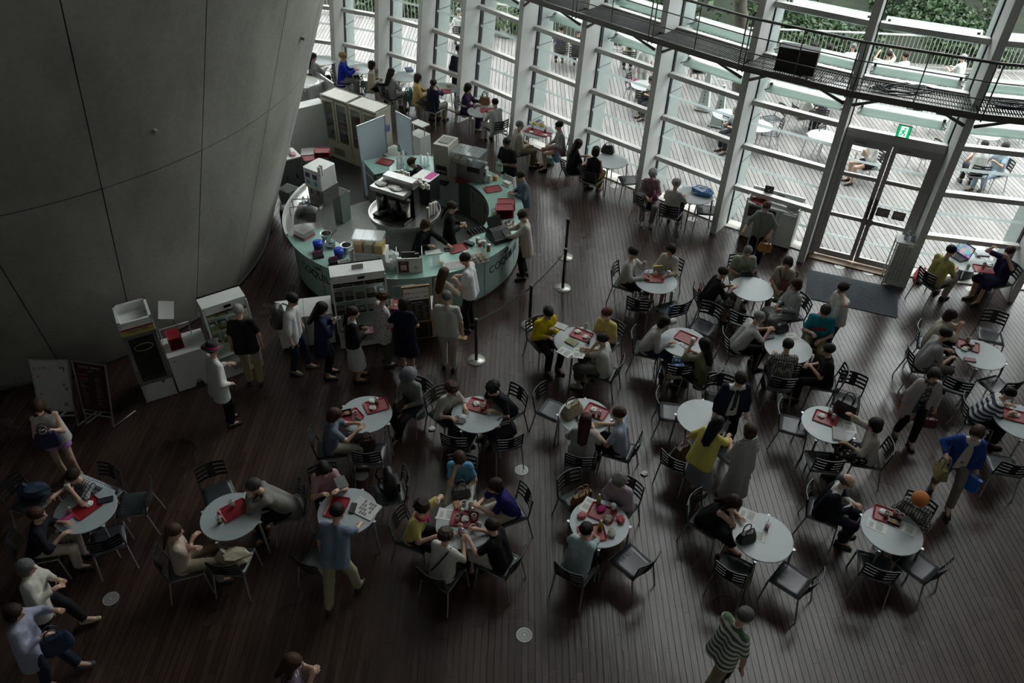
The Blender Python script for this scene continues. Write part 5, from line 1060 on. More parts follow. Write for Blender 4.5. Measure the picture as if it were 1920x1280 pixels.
for k in range(14): put(TRAY, 'tray', 'red tray in the stack on the white counter beside the freezer', 'tray', t.matrix_basis @ Vector((.2, .27, .79 + .018 * k)), t.rotation_euler.z + R(90), 'stacked red trays beside the freezer', scale=.78)
sg = thing('price_sign', 'blank white card on a thin pole behind the red trays', 'sign', t.matrix_basis @ Vector((.28, .5, .79)), R(20)); part(MB().tube([(0, 0, 0), (0, 0, .5)], .007, 6), 'pole', darksteel, sg); part(MB().lathe([(.001, 0), (.05, 0), (.05, .01), (.001, .01)], 14), 'foot', darksteel, sg); part(MB().box((-.06, -.01, .58), (.24, .008, .3), 0, -.5, .25), 'card', paper, sg); part(MB().box((0, 0, .5), (.04, .03, .05)), 'clip', black, sg)
# two menu stands near the cone
def stand(label, b0, b1, t0, t1, face, draw):
    t = thing('menu_stand', label, 'sign', (0, 0, 0)); B0, B1, T0, T1 = [Vector(v) for v in (b0, b1, t0, t1)]; fwd = Vector((.25, -.42, 0))
    for B, T in ((B0, T0), (B1, T1)): part(MB().tube([T, B.lerp(T, .05), B + Vector((0, 0, .02)), B - fwd * .05 + Vector((.25, .42, .02)) * .9], .016, 7), 'post', steel, t)
    part(MB().tube([B0.lerp(T0, .18), B1.lerp(T1, .18)], .012, 6), 'crossbar', steel, t)
    Q = lambda u, v, o=0.0: (B0.lerp(T0, .24 + .76 * v)).lerp(B1.lerp(T1, .24 + .76 * v), u) + Vector((.1, -.5, .35)).normalized() * o
    def rect(u0, v0, u1, v1, o, nm, mat, par=t):
        m = MB(); m.hexa([Q(u0, v0, o - .006), Q(u1, v0, o - .006), Q(u1, v1, o - .006), Q(u0, v1, o - .006)], [Q(u0, v0, o), Q(u1, v0, o), Q(u1, v1, o), Q(u0, v1, o)]); return part(m, nm, mat, par)
    bd = rect(0, 0, 1, 1, .012, 'board', alu); fc = rect(.03, .025, .97, .975, .016, 'sheet', face, bd); draw(rect, Q, fc)
    return t
def wtext(Q, par, s, size, u, v, mat):
    vs, fs = textgeo(s, size, .001); o = Q(u, v, .022); ex = (Q(1, .5) - Q(0, .5)).normalized(); ey = (Q(.5, 1) - Q(.5, 0)).normalized(); m = MB(); m.add([o + ex * x + ey * y for x, y, z in vs], fs); part(m, 'lettering', mat, par)
def draw1(rect, Q, fc):
    wtext(Q, fc, 'ルノワール展', .075, .42, .80, ink); rect(.76, .78, .88, .86, .021, 'seal', M('ink_navy2', (.05, .06, .1), .6), fc)
    for u, v, c in ((.14, .66, 'ink_red'), (.54, .66, 'ink_navy'), (.14, .34, 'ink_red'), (.54, .34, 'gold_line')): rect(u, v, u + .05, v + .035, .021, 'mark', MATS[c], fc)
    for u, v in ((.42, .57), (.3, .5), (.42, .44), (.75, .5), (.82, .42), (.75, .12), (.3, .2)): rect(u, v, u + .09, v + .05, .021, 'photo', M('photo_brown', (.3, .16, .12), .6, var=.4, scale=40), fc)
    for k in range(12): rect(.14 if k % 2 else .54, .62 - .05 * (k // 2), .36 if k % 2 else .74, .628 - .05 * (k // 2), .021, 'line', M('grey_print'), fc)
def draw2(rect, Q, fc):
    wtext(Q, fc, 'DRINK MENU', .06, .5, .88, inkw); wtext(Q, fc, 'Takeout', .03, .5, .82, inkw)
    for k in range(13):
        rect(.12, .62 - .042 * k, .12 + random.uniform(.12, .25), .632 - .042 * k, .021, 'line', M('menu_grey'), fc); rect(.6, .7 - .045 * k, .6 + random.uniform(.1, .25), .712 - .045 * k, .021, 'line', M('menu_grey'), fc)
    for v in (.66, .74, .5): rect(.12, v, .4, v + .02, .021, 'line', M('ink_red'), fc)
bz = 1.28
stand('white illustrated menu stand against the concrete cone', at(82, 803), at(146, 800), at(53, 672, bz), at(127, 674, bz), M('sheet_white', (.5, .49, .46), .6), draw1)
stand('dark drink menu stand beside the white illustrated one', at(163, 795), at(213, 803), at(135, 675, bz), at(197, 684, bz), M('sheet_maroon', (.045, .012, .014), .55), draw2)
# ---------------------------------------------------------------- people: continuous skins grown from bones by a distance field
F32 = np.float32
def snet(F, o, vox):
    """surface nets on a grid of signed distances"""
    s = F < 0
    c8 = s[:-1, :-1, :-1].astype(np.int8)
    for d in ((1, 0, 0), (0, 1, 0), (0, 0, 1), (1, 1, 0), (1, 0, 1), (0, 1, 1), (1, 1, 1)):
        c8 = c8 + s[d[0]:F.shape[0] - 1 + d[0], d[1]:F.shape[1] - 1 + d[1], d[2]:F.shape[2] - 1 + d[2]]
    act = (c8 > 0) & (c8 < 8); I = np.argwhere(act); idx = np.full(act.shape, -1, np.int32); idx[act] = np.arange(len(I))
    if len(I) == 0: return np.zeros((0, 3), F32), np.zeros((0, 4), np.int32)
    P = np.zeros((len(I), 3), F32); C = np.zeros(len(I), F32)
    cor = [(a, b, c) for a in (0, 1) for b in (0, 1) for c in (0, 1)]
    val = {c: F[I[:, 0] + c[0], I[:, 1] + c[1], I[:, 2] + c[2]] for c in cor}
    for ca in cor:
        for ax in range(3):
            if ca[ax]: continue
            cb = tuple(1 if k == ax else ca[k] for k in range(3)); fa, fb = val[ca], val[cb]; m = (fa < 0) != (fb < 0)
            t = np.where(m, fa / np.where(m, fa - fb, 1), 0)
            for k in range(3): P[:, k] += np.where(m, (t if k == ax else ca[k]), 0)
            C += m
    V = (P / C[:, None] + I) * vox + o
    fs = []
    for ax in range(3):
        u, w = [(1, 2), (2, 0), (0, 1)][ax]; sl0 = [slice(1, -1)] * 3; sl1 = [slice(1, -1)] * 3
        sl0[ax] = slice(0, -1); sl1[ax] = slice(1, None)
        a, b = s[tuple(sl0)], s[tuple(sl1)]; m = a != b; E = np.argwhere(m); inside = a[m]
        E[:, u] += 1; E[:, w] += 1
        def cell(du, dw):
            q = E.copy(); q[:, u] += du; q[:, w] += dw; return idx[q[:, 0], q[:, 1], q[:, 2]]
        Q = np.stack([cell(-1, -1), cell(0, -1), cell(0, 0), cell(-1, 0)], 1); Q[~inside] = Q[~inside][:, ::-1]; fs.append(Q)
    return V.astype(F32), np.concatenate(fs)
def field(prims, vox, k=.02, minus=()):
    """prims: (a, b, ra, rb, flat_end) tapered capsules or ('e', centre, radii); minus are carved away"""
    lo = np.full(3, 9e9); hi = -lo
    for p in prims:
        if isinstance(p[0], str):
            c = np.array(p[1]); r = np.array(p[2]); lo = np.minimum(lo, c - r); hi = np.maximum(hi, c + r)
        else:
            for c, r in ((p[0], p[2]), (p[1], p[3])): lo = np.minimum(lo, np.array(c) - r); hi = np.maximum(hi, np.array(c) + r)
    lo -= 2.2 * vox; hi += 2.2 * vox; n = np.ceil((hi - lo) / vox).astype(int) + 1
    X = (lo[0] + vox * np.arange(n[0], dtype=F32)).astype(F32)[:, None, None]; Y = (lo[1] + vox * np.arange(n[1], dtype=F32)).astype(F32)[None, :, None]; Z = (lo[2] + vox * np.arange(n[2], dtype=F32)).astype(F32)[None, None, :]
    def ev(p, sub=False):
        if isinstance(p[0], str):
            c, r = p[1], p[2]; x, y, z = (X - c[0]), (Y - c[1]), (Z - c[2])
            if p[0] == 'plane': return (-(x * r[0] + y * r[1] + z * r[2])).astype(F32)
            k0 = np.sqrt((x / r[0]) ** 2 + (y / r[1]) ** 2 + (z / r[2]) ** 2); k1 = np.sqrt((x / r[0] ** 2) ** 2 + (y / r[1] ** 2) ** 2 + (z / r[2] ** 2) ** 2) + 1e-6
            return (k0 * (k0 - 1) / k1).astype(F32)
        a, b, ra, rb = p[:4]; b_ = [b[i] - a[i] for i in range(3)]; L2 = sum(q * q for q in b_) + 1e-9
        x, y, z = X - a[0], Y - a[1], Z - a[2]; dt = (x * b_[0] + y * b_[1] + z * b_[2]) / L2; h = np.clip(dt, 0, 1)
        d = np.sqrt((x - h * b_[0]) ** 2 + (y - h * b_[1]) ** 2 + (z - h * b_[2]) ** 2) - (ra + (rb - ra) * h)
        if len(p) > 4 and p[4]: d = np.maximum(d, (dt - 1) * math.sqrt(L2))
        return d.astype(F32)
    D = None
    for p in prims:
        d = ev(p)
        if D is None: D = d + np.zeros(tuple(n), F32)
        else:
            h = np.clip(.5 + .5 * (D - d) / k, 0, 1); D = D * (1 - h) + d * h - k * h * (1 - h)
    for p in minus: D = np.maximum(D, -ev(p))
    return snet(D, lo.astype(F32), vox)
def npmesh(name, V, Q, mat, col=None, T=None):
    me = bpy.data.meshes.new(name); me.vertices.add(len(V)); me.vertices.foreach_set('co', np.ascontiguousarray(V, F32).ravel())
    nq = len(Q); nt_ = 0 if T is None else len(T)
    lv = Q.ravel() if T is None else np.concatenate([Q.ravel(), T.ravel()])
    me.loops.add(len(lv)); me.loops.foreach_set('vertex_index', lv.astype(np.int32)); me.polygons.add(nq + nt_)
    me.polygons.foreach_set('loop_start', np.concatenate([np.arange(0, 4 * nq, 4), 4 * nq + np.arange(0, 3 * nt_, 3)]).astype(np.int32))
    me.polygons.foreach_set('use_smooth', np.ones(nq + nt_, bool))
    if col is not None:
        a = me.color_attributes.new('Col', 'FLOAT_COLOR', 'POINT'); a.data.foreach_set('color', np.concatenate([col, np.ones((len(col), 1))], 1).astype(F32).ravel())
    me.materials.append(mat); me.update(); return me
# one head with a face, used by every body (x forward, z up, origin mid-head)
HV, HQ = field([('e', (-.012, 0, .028), (.096, .077, .088)), ('e', (.020, 0, -.035), (.070, .060, .078)), ((.05, 0, -.095), (.062, 0, -.092), .022, .02), ((.086, 0, .012), (.104, 0, -.026), .008, .0135), ((.092, .012, -.028), (.092, -.012, -.028), .009, .009),
                ((.083, -.018, -.062), (.083, .018, -.062), .011, .011), ((.078, -.035, .026), (.078, .035, .026), .012, .012), ('e', (-.006, .076, -.012), (.02, .011, .031)), ('e', (-.006, -.076, -.012), (.02, .011, .031))], .0085, .014,
               [('e', (.098, .032, .004), (.018, .019, .012)), ('e', (.098, -.032, .004), (.018, .019, .012))])
HC = np.ones((len(HV), 3), F32)
fr0 = HV[:, 0] > .05; ay = np.abs(HV[:, 1])
HC[fr0 & (np.abs(HV[:, 2] - .003) < .009) & (np.abs(ay - .032) < .016)] = (.10, .09, .09)
HC[fr0 & (np.abs(HV[:, 2] - .030) < .006) & (np.abs(ay - .032) < .021)] = (.22, .2, .2)
HC[(HV[:, 0] > .06) & (np.abs(HV[:, 2] + .062) < .009) & (ay < .023)] = (.85, .45, .45)
HC[(HV[:, 0] > .06) & (np.abs(HV[:, 2] + .034) < .007) & (ay > .004) & (ay < .012)] *= .6
# hair and hats, one mesh per style
def hairmesh(style):
    face = ('e', (.115, 0, -.035), (.075, .072, .085)); k = .02
    cap = [('e', (-.018, 0, .040), (.108, .091, .088))]; cut = [face, ('plane', (0, 0, -.035), (-.35, 0, -1))]
    P, C = list(cap), list(cut)
    cut2 = [face, ('e', (.12, 0, .02), (.05, .06, .05))]
    if style == 'short': C = [face, ('plane', (.0, 0, -.015), (.45, 0, -1))]; P = [('e', (-.018, 0, .038), (.105, .088, .088))]
    if style == 'crop': P = [('e', (-.018, 0, .032), (.101, .083, .084))]; C = [face, ('e', (.12, 0, .03), (.055, .07, .07)), ('plane', (0, 0, -.01), (.5, 0, -1))]
    if style == 'bald': P = [('e', (-.022, 0, .012), (.097, .084, .075))]; C = [face, ('e', (.06, 0, .12), (.12, .062, .09)), ('plane', (0, 0, -.03), (.5, 0, -1))]
    if style == 'curly':
        P = [('e', (-.02, 0, .045), (.112, .096, .09))] + [((-.02 + .1 * math.cos(a) * math.cos(e), .088 * math.sin(a) * math.cos(e), .04 + .085 * math.sin(e)),) * 2 + (.024, .024) for a in np.arange(0, 6.2, .62) for e in (-.15, .5, 1.0)]; C = [face, ('plane', (0, 0, -.06), (.4, 0, -1))]; k = .01
    if style == 'bob': P += [('e', (-.03, 0, -.03), (.088, .099, .115))]; C = [face, ('e', (.1, 0, -.09), (.08, .062, .08)), ('plane', (0, 0, -.125), (0, 0, -1))]
    if style == 'long': P += [('e', (-.03, 0, -.03), (.088, .097, .115)), ((-.06, .04, -.05), (-.105, .045, -.33), .058, .03), ((-.06, -.04, -.05), (-.105, -.045, -.33), .058, .03), ((-.07, 0, -.05), (-.115, 0, -.36), .06, .03)]; C = [face, ('e', (.1, 0, -.09), (.085, .062, .085))]
    if style == 'front': P += [('e', (-.03, 0, -.03), (.088, .097, .115)), ((-.01, .085, -.08), (.035, .1, -.30), .036, .018), ((-.01, -.085, -.08), (.035, -.1, -.30), .036, .018), ((-.07, 0, -.05), (-.1, 0, -.26), .06, .03)]; C = [face, ('e', (.1, 0, -.09), (.085, .062, .085))]
    if style == 'pony': P += [((-.1, 0, .035), (-.145, 0, .0), .026, .03), ((-.145, 0, .0), (-.15, 0, -.24), .032, .012)]
    if style == 'low': P += [((-.09, 0, -.05), (-.11, 0, -.09), .03, .03), ((-.11, 0, -.09), (-.13, 0, -.32), .034, .014)]; C = [face, ('plane', (0, 0, -.36), (0, 0, -1))]
    if style == 'bun': P += [((-.1, 0, .05), (-.125, 0, .055), .038, .036)]
    V, Q = field(P, .0125 if style in ('curly',) else .014, k, C)
    return npmesh('hair', V, Q, MATS['hair'])
hm, hn_, hl_, hb_ = newmat('hair'); MATS['hair'] = hm; oi = hn_.new('ShaderNodeObjectInfo'); tcn = hn_.new('ShaderNodeTexCoord'); wn = hn_.new('ShaderNodeTexNoise'); wn.inputs['Scale'].default_value = 60; mpn = hn_.new('ShaderNodeMapping'); mpn.inputs['Scale'].default_value = (1, 1, .15)
hl_.new(tcn.outputs['Object'], mpn.inputs[0]); hl_.new(mpn.outputs[0], wn.inputs['Vector']); bpn = hn_.new('ShaderNodeBump'); bpn.inputs['Strength'].default_value = .8; bpn.inputs['Distance'].default_value = .01
hl_.new(wn.outputs[0], bpn.inputs['Height']); hl_.new(bpn.outputs[0], hb_.inputs['Normal']); hl_.new(oi.outputs['Color'], hb_.inputs['Base Color']); hb_.inputs['Roughness'].default_value = .58; hb_.inputs['Specular IOR Level'].default_value = .22
HAIR = {}
SHV, SHQ = field([((-.045, 0, .035), (.06, 0, .032), .037, .036), ((.06, 0, .03), (.155, .0, .022), .038, .028), ((-.03, 0, .05), (.0, 0, .07), .036, .036)], .015, .02, [('plane', (0, 0, 0), (0, 0, -1))])
SHV[:, 2] = np.maximum(SHV[:, 2], 0)
SHOE = npmesh('shoe', SHV, SHQ, leather)
HATS = {'bucket': MB().lathe([(.001, .135), (.07, .13), (.094, .10), (.103, .045), (.15, .012), (.152, .007), (.1, .035), (.09, .05)], 22).mesh('hat', colm),
        'fedora': MB().lathe([(.001, .125), (.05, .14), (.085, .13), (.1, .06), (.105, .04), (.16, .045), (.162, .04), (.1, .03)], 22).mesh('hat', colm),
        'beret': MB().lathe([(.001, .12), (.07, .115), (.112, .075), (.104, .03), (.09, .02), (.085, .03)], 20).mesh('hat', colm)}
BAND = MB().lathe([(.107, .045), (.1035, .075), (.1025, .075), (.106, .045)], 22).mesh('hat_band', colm)
def v3(*a): return np.array(a, float)
def ik(S, T, l1, l2, pole):
    d = T - S; L = np.linalg.norm(d); mx = (l1 + l2) * .995
    if L > mx: T = S + d / L * mx; d = T - S; L = mx
    L = max(L, abs(l1 - l2) + .02); u = d / np.linalg.norm(d); x = (l1 * l1 - l2 * l2 + L * L) / (2 * L); h = math.sqrt(max(0, l1 * l1 - x * x))
    p = pole - u * pole.dot(u); n = np.linalg.norm(p); p = p / n if n > 1e-6 else v3(0, 0, -1)
    return S + u * x + p * h, T
def finger(out, base, d, up, L, r):
    """three rings of five and a tip, bent towards the palm"""
    d = d / np.linalg.norm(d); s = np.cross(d, up); s /= np.linalg.norm(s) + 1e-9; up = np.cross(s, d); p = base; o0 = sum(len(a) for a in out[0]); vs = []
    for i, (l, rr, bend) in enumerate(((0, r, 0), (L * .5, r * .92, .35), (L * .4, r * .72, .75))):
        d2 = d * math.cos(bend) - up * math.sin(bend); p = p + d2 * l; u2 = np.cross(s, d2)
        for k in range(5): a = 2 * math.pi * k / 5; vs.append(p + (s * math.cos(a) + u2 * math.sin(a)) * rr)
    vs.append(p + d2 * rr * 1.2); out[0].append(np.array(vs))
    for i in range(2):
        for k in range(5): out[1].append((o0 + i * 5 + k, o0 + i * 5 + (k + 1) % 5, o0 + i * 5 + 5 + (k + 1) % 5, o0 + i * 5 + 5 + k))
    for k in range(5): out[2].append((o0 + 10 + k, o0 + 10 + (k + 1) % 5, o0 + 15))
SKIN = (.56, .36, .26)
SKELOUT = {}
NP = [0]
def person(px, py, head, label, kind='sit', h=1.62, lean=5, turn=0, hy=0, hp=12, L='table', Rr='table', feet=None, top=(.6, .6, .6), topk='plain', sleeve='short', hem=.06, bot=(.03, .03, .04), botk='trousers', hair='short', hc=(.012, .010, .009), hat=None, hatc=None, bandc=None, shoe=(.02, .02, .02), skin=1.0, bulk=1.0, sw=.152, hlen=.30, vox=.019, chair=True, group=None, coat=None, pz=None, seat=.0, extra=None, short=None, skp=None):
    s = h / 1.65; sit = kind == 'sit'
    pel = v3(0, 0, .535 + seat if sit else .93 * s)
    le, tu = R(lean), R(turn); u = v3(math.sin(le) * math.cos(tu), math.sin(le) * math.sin(tu), math.cos(le)); lf = v3(-math.sin(tu), math.cos(tu), 0); f = np.cross(lf, u)
    if not sit: pel[0] -= math.sin(le) * .22
    sc = pel + u * .42 * s; neck = pel + u * .475 * s; S = {1: sc + lf * sw * s, -1: sc - lf * sw * s}
    hup = u * .5 + v3(0, 0, .5); hup /= np.linalg.norm(hup); hyaw = tu + R(hy); hf = v3(math.cos(hyaw), math.sin(hyaw), 0); hlft = v3(-math.sin(hyaw), math.cos(hyaw), 0)
    pt = R(hp) + le * .35; hf2 = hf * math.cos(pt) - v3(0, 0, math.sin(pt)); hup2 = np.cross(hf2, hlft); HM = np.stack([hf2, hlft, hup2], 1)
    hd = neck + hup * .075 * s + hup2 * .085 * s + hf2 * .015
    # arms
    hz = pel[2]
    pre = {'table': (.37, .11, .765), 'tablewide': (.36, .2, .765), 'lap': (.27, .07, .66), 'fold': (.2, -.07, hz + .30), 'face': (.16 + .3 * math.sin(le), .05, hd[2] - .12), 'chin': (.2 + .3 * math.sin(le), .03, hd[2] - .17), 'hang': (.04, .25, hz - .12 * s), 'phone': (.23, .05, hz + .33 * s), 'hold': (.23, .07, hz + .20 * s), 'ear': (hd[0] + .05, .11, hd[2] - .06),
           'reach': (.5, .12, hz + .1), 'strap': (.1, .14, hz + .3 * s), 'cup': (.28 + .25 * math.sin(le), .06, hd[2] - .14), 'up': (.3, .2, hd[2] + .02), 'knee': (.3, .12, .66), 'clasp': (.30, .03, hz + .22)}
    out = ([], [], []); J = {}
    for sd, a in ((1, L), (-1, Rr)):
        a = pre[a] if isinstance(a, str) else a
        T = v3(a[0], a[1] * sd, a[2]); c_, s_ = math.cos(tu * .5), math.sin(tu * .5); T = v3(T[0] * c_ - T[1] * s_, T[0] * s_ + T[1] * c_, T[2])
        E_, T = ik(S[sd], T, .275 * s, .235 * s, v3(-.35, .55 * sd, -.8)); fd = T - E_; fd /= np.linalg.norm(fd); J[sd] = (E_, T, fd)
        hd_dir = fd * .8 + (v3(.35, 0, -.1) if T[2] < hd[2] - .3 and T[2] > .7 else v3(0, 0, -.15)); hd_dir /= np.linalg.norm(hd_dir)
        side = np.cross(hd_dir, v3(0, 0, 1)); n = np.linalg.norm(side); side = side / n if n > .2 else lf; pup = np.cross(side, hd_dir)
        J[sd] += (hd_dir, side, pup)
    # legs
    ft = feet or (((.40, .10), (.37, -.11)) if sit else ((.03, .09), (-.02, -.09))); K = {}
    for sd, (fx, fy) in zip((1, -1), ft):
        H = pel + v3(0, .085 * sd * s, -.01); An = v3(fx, fy, .085 if len(ft[0]) < 3 else .085); kn, An = ik(H, An, .43 * s, .42 * s, v3(1, .12 * sd, .25)); K[sd] = (H, kn, An)
    tw = lambda a, r: (pel + v3(*a), r)
    T_ = lambda up_, side: tuple(pel + u * up_ * s + lf * side * s)
    b = bulk; body = []; bs = b * (.88 if coat else 1)
    for sd in (1, -1):
        E_, T, fd, hdd, side, pup = J[sd]; H, kn, An = K[sd]
        body += [(T_(-.02, .065 * sd), T_(.32, .07 * sd), .082 * b, .078 * b), (S[sd] - lf * .02 * sd, E_, .042, .036), (E_, T, .036, .025), (T - hdd * .01, T + hdd * .055, .024, .026), (T + hdd * .03 - side * .016, T + hdd * .075 - side * .016, .018, .014), (T + hdd * .03 + side * .016, T + hdd * .075 + side * .016, .018, .014),
                 (H, kn, .068 * b, .048), (kn, An, .048, .034), (An, An + v3(.12, 0, -.045), .034, .024)]
    body += [(S[1], S[-1], .04, .04), (tuple(neck - u * .04), tuple(hd - hup2 * .05), .05, .046)]
    V, Q = field(body, vox, .018); Vs = [V]; Qs = [Q]; n0 = len(V)
    Vs.append((HV * s) @ HM.T.astype(F32) + hd.astype(F32)); Qs.append(HQ + n0); n0 += len(HV)
    if vox < .025:
        for sd in (1, -1):
            E_, T, fd, hdd, side, pup = J[sd]
            for k, (off, ln) in enumerate(((-.026, .052), (-.009, .062), (.009, .066), (.026, .058))): finger(out, T + hdd * .07 + side * off * (-sd), hdd + side * off * 2 * (-sd), pup, ln * 1.1, .0085)
            finger(out, T + hdd * .02 + side * .026 * (-sd) * -1, hdd * .75 + side * .8 * sd, pup, .05, .0095)
    T3 = None; col = [np.ones((len(V), 3), F32), HC]
    if out[0]:
        fv = np.concatenate(out[0]); Vs.append(fv.astype(F32)); Qs.append(np.array(out[1]) + n0); T3 = np.array(out[2]) + n0; col.append(np.ones((len(fv), 3), F32))
    V = np.concatenate(Vs); Q = np.concatenate(Qs); C = np.concatenate(col)
    rz = R(head); c_, s_ = math.cos(rz), math.sin(rz); W_ = at(px, py, hd[2] + (pz or 0)); rx, ry = W_.x - (hd[0] * c_ - hd[1] * s_), W_.y - (hd[0] * s_ + hd[1] * c_)
    o = link('person', npmesh('person', V, Q, skinmat(), C, T3), None, (rx, ry, pz or 0), rz, tuple(q * skin for q in SKIN)); tag(o, label, 'person', group or ('people seated' if sit else 'people standing'))
    NP[0] += 1
    def gar(name, prims, color, kindf='plain', k=.03, minus=()):
        v, q = field(prims, vox + .001, k, minus)
        if len(v): return link(name, npmesh(name, v, q, fabric(kindf)), o, None, 0, color)
    # top
    lo_ = -.02 - (hem if sit else hem * 1.8); tp = []
    for sd in (1, -1):
        E_, T = J[sd][0], J[sd][1]
        tp += [(T_(lo_, (.062 + (0 if sit else .3 * min(hem, .1))) * sd), T_(.33, .074 * sd), (.122 + (0 if sit else .12 * min(hem, .1))) * bs * (1.07 if botk == 'skirt' else 1), .103 * bs)]
        if sleeve != 'none':
            q = {'short': .8, 'long': 1.0, 'three': 1.0}[sleeve]; e2 = S[sd] + (E_ - S[sd]) * q; tp.append((tuple(S[sd] - lf * .03 * sd), tuple(e2), .058, .053, sleeve == 'short'))
            if sleeve == 'long': tp.append((tuple(E_), tuple(E_ + (T - E_) * .93), .053, .038, True))
            if sleeve == 'three': tp.append((tuple(E_), tuple(E_ + (T - E_) * .45), .053, .046, True))
    tp += [(tuple(S[1] - u * .01 - lf * .02), tuple(S[-1] - u * .01 + lf * .02), .05 if sleeve == 'none' else .058, .05 if sleeve == 'none' else .058), (tuple(pel + u * .36 * s), tuple(pel + u * .45 * s), .075, .062)]
    mn = [('plane', tuple(pel + u * (lo_ - .005) * s), tuple(-u))]
    dress = botk in ('dress', 'kimono')
    skirt = []
    if botk in ('skirt', 'dress', 'kimono'):
        if sit:
            for sd in (1, -1):
                H, kn, An = K[sd]; kk = H + (kn - H) * (1.0 + (.02 if hlen < .4 else .06)); skirt += [(tuple(H + v3(.03, 0, 0)), tuple(kk), .104 * b, .085)]
                if hlen > .4: skirt += [(tuple(kn), tuple(kn + (An - kn) * min(1, hlen)), .085, .09, True)]
            skirt += [(tuple(pel + v3(.01, .045, .0)), tuple(pel + v3(.01, -.045, .0)), .098 * b, .098 * b), (tuple((K[1][0] + K[-1][0]) / 2), tuple((K[1][1] + K[-1][1]) / 2 - v3(.04, 0, .0)), .1, .075)]
        else:
            zb = .93 * s - hlen
            for sd in (1, -1):
                for fx in (.0, .05): skirt += [((pel[0], .045 * sd, pel[2] + .03), (fx - .02, .085 * sd, zb), .088 * b, .115 * b + .05 * hlen, True)]
    tops = tp + (skirt if dress else [])
    minus = mn if not dress else []
    if dress and not sit: minus = [('plane', (0, 0, .93 * s - hlen), (0, 0, -1))]
    nm = {'dress': 'dress', 'kimono': 'kimono'}.get(botk, 'shirt')
    gar(nm, tops, top, topk, .035, minus)
    if botk == 'skirt': gar('skirt', skirt, bot, skp or 'plain', .04, [('plane', (0, 0, .93 * s - hlen), (0, 0, -1))] if not sit else ())
    if botk in ('trousers', 'shorts', 'cropped'):
        pr = []
        for sd in (1, -1):
            H, kn, An = K[sd]; pr += [(tuple(pel + v3(.01, .045 * sd, .02)), tuple(H), .088 * b, .096 * b)]
            if botk == 'shorts': pr += [(tuple(H), tuple(H + (kn - H) * .5), .104 * b, .09, True)]
            else: pr += [(tuple(H), tuple(kn), .092 * b, .07), (tuple(kn), tuple(An + (kn - An) * (.06 if botk == 'trousers' else .3)), .07, .062, True)]
        gar('shorts' if botk == 'shorts' else 'trousers', pr, bot, 'plain', .025)
    if coat:
        cc = []; cb2 = -.04 if dress else lo_ - .06
        for sd in (1, -1):
            E_, T = J[sd][0], J[sd][1]
            cc += [(T_(lo_ - .1, .085 * sd) if not sit else T_(lo_ - .02, .082 * sd), T_(.33, .08 * sd), .128 * b, .112 * b), (tuple(S[sd] - lf * .02 * sd), tuple(E_), .07, .06), (tuple(E_), tuple(E_ + (T - E_) * .9), .058, .045, True)]
        fc = pel + f * .168 + u * .15
        gar('jacket', cc, coat, 'plain', .03, [((tuple(fc - u * .3)), tuple(fc + u * .32), .10, .095), ('plane', tuple(pel + u * ((lo_ - .02 if sit else cb2) - .005) * s), tuple(-u))])
    HAIR.setdefault(hair, None)
    mt = Matrix([[*HM[i] * s * (1.02), hd[i]] for i in range(3)] + [[0, 0, 0, 1]])
    if HAIR[hair] is None: HAIR[hair] = hairmesh(hair)
    ho = link('hair', HAIR[hair], o, None, 0, hc); ho.matrix_local = mt
    if hat:
        m2 = mt @ Matrix.Translation((-.012, 0, .01)); ho = link('hat', HATS[hat], o, None, 0, hatc); ho.matrix_local = m2
        if bandc: bo = link('hat_band', BAND, ho, None, 0, bandc)
    for sd in (1, -1):
        An = K[sd][2]; so = link('shoe', SHOE, o, (An[0], An[1], max(0, An[2] - .085)), R(8 * sd), shoe)
    if sit and chair:
        cr_ = rz + R(chair if not isinstance(chair, bool) else 0); q = Vector((rx + math.cos(cr_) * .02, ry + math.sin(cr_) * .02, 0)); lb = skelabel(label)
        put(CHAIR, 'chair', lb, 'chair', q, cr_, 'slatted cafe chairs')
    G = lambda v: Vector((rx + v[0] * c_ - v[1] * s_, ry + v[0] * s_ + v[1] * c_, v[2] + (pz or 0)))
    return dict(obj=o, pel=pel, u=u, f=f, lf=lf, hd=hd, HM=HM, s=s, rz=rz, L=G(J[1][1] + J[1][3] * .08), R=G(J[-1][1] + J[-1][3] * .08), sh=(G(S[1]), G(S[-1])), root=Vector((rx, ry, 0)), G=G, back=G(pel + u * .25 - f * .16), hip=G(pel))
def skelabel(label):
    w = label.split()[:10]
    while w[-1].strip(',') in ('in', 'the', 'a', 'with', 'and', 'of', 'by', 'at', 'to', 'over', 'half', 'back', 'her', 'his', 'one', 'from', 'on', 'beside', 'facing', 'behind', 'before', 'seen', 'long', 'dark', 'first', 'middle', 'third', 'near', 'outside'): w.pop()
    s = 'black slatted chair under the ' + ' '.join(w).rstrip(',')
    if s in SEEN: s = 'black slatted chair under the ' + ' '.join(label.split()[:11]).rstrip(',')
    SEEN.add(s); return s
SEEN = set()
# ---------------------------------------------------------------- the people of the hall, their tables and belongings
NV = (.012, .016, .045); BK = (.010, .010, .011); WH = (.62, .62, .60); BE = (.46, .41, .33); GY = (.26, .27, .27); KH = (.34, .29, .19); CR = (.58, .54, .45); JN = (.03, .045, .09)
BR = (.045, .022, .012); DB = (.022, .012, .008); GR = (.16, .16, .16); LG = (.30, .30, .29)
P = person
def carry(pt, dz, proto, name, label, cat, rz, cols, sc=1.0): return put(proto, name, label, cat, pt - Vector((0, 0, dz)), rz, None, cols, sc)
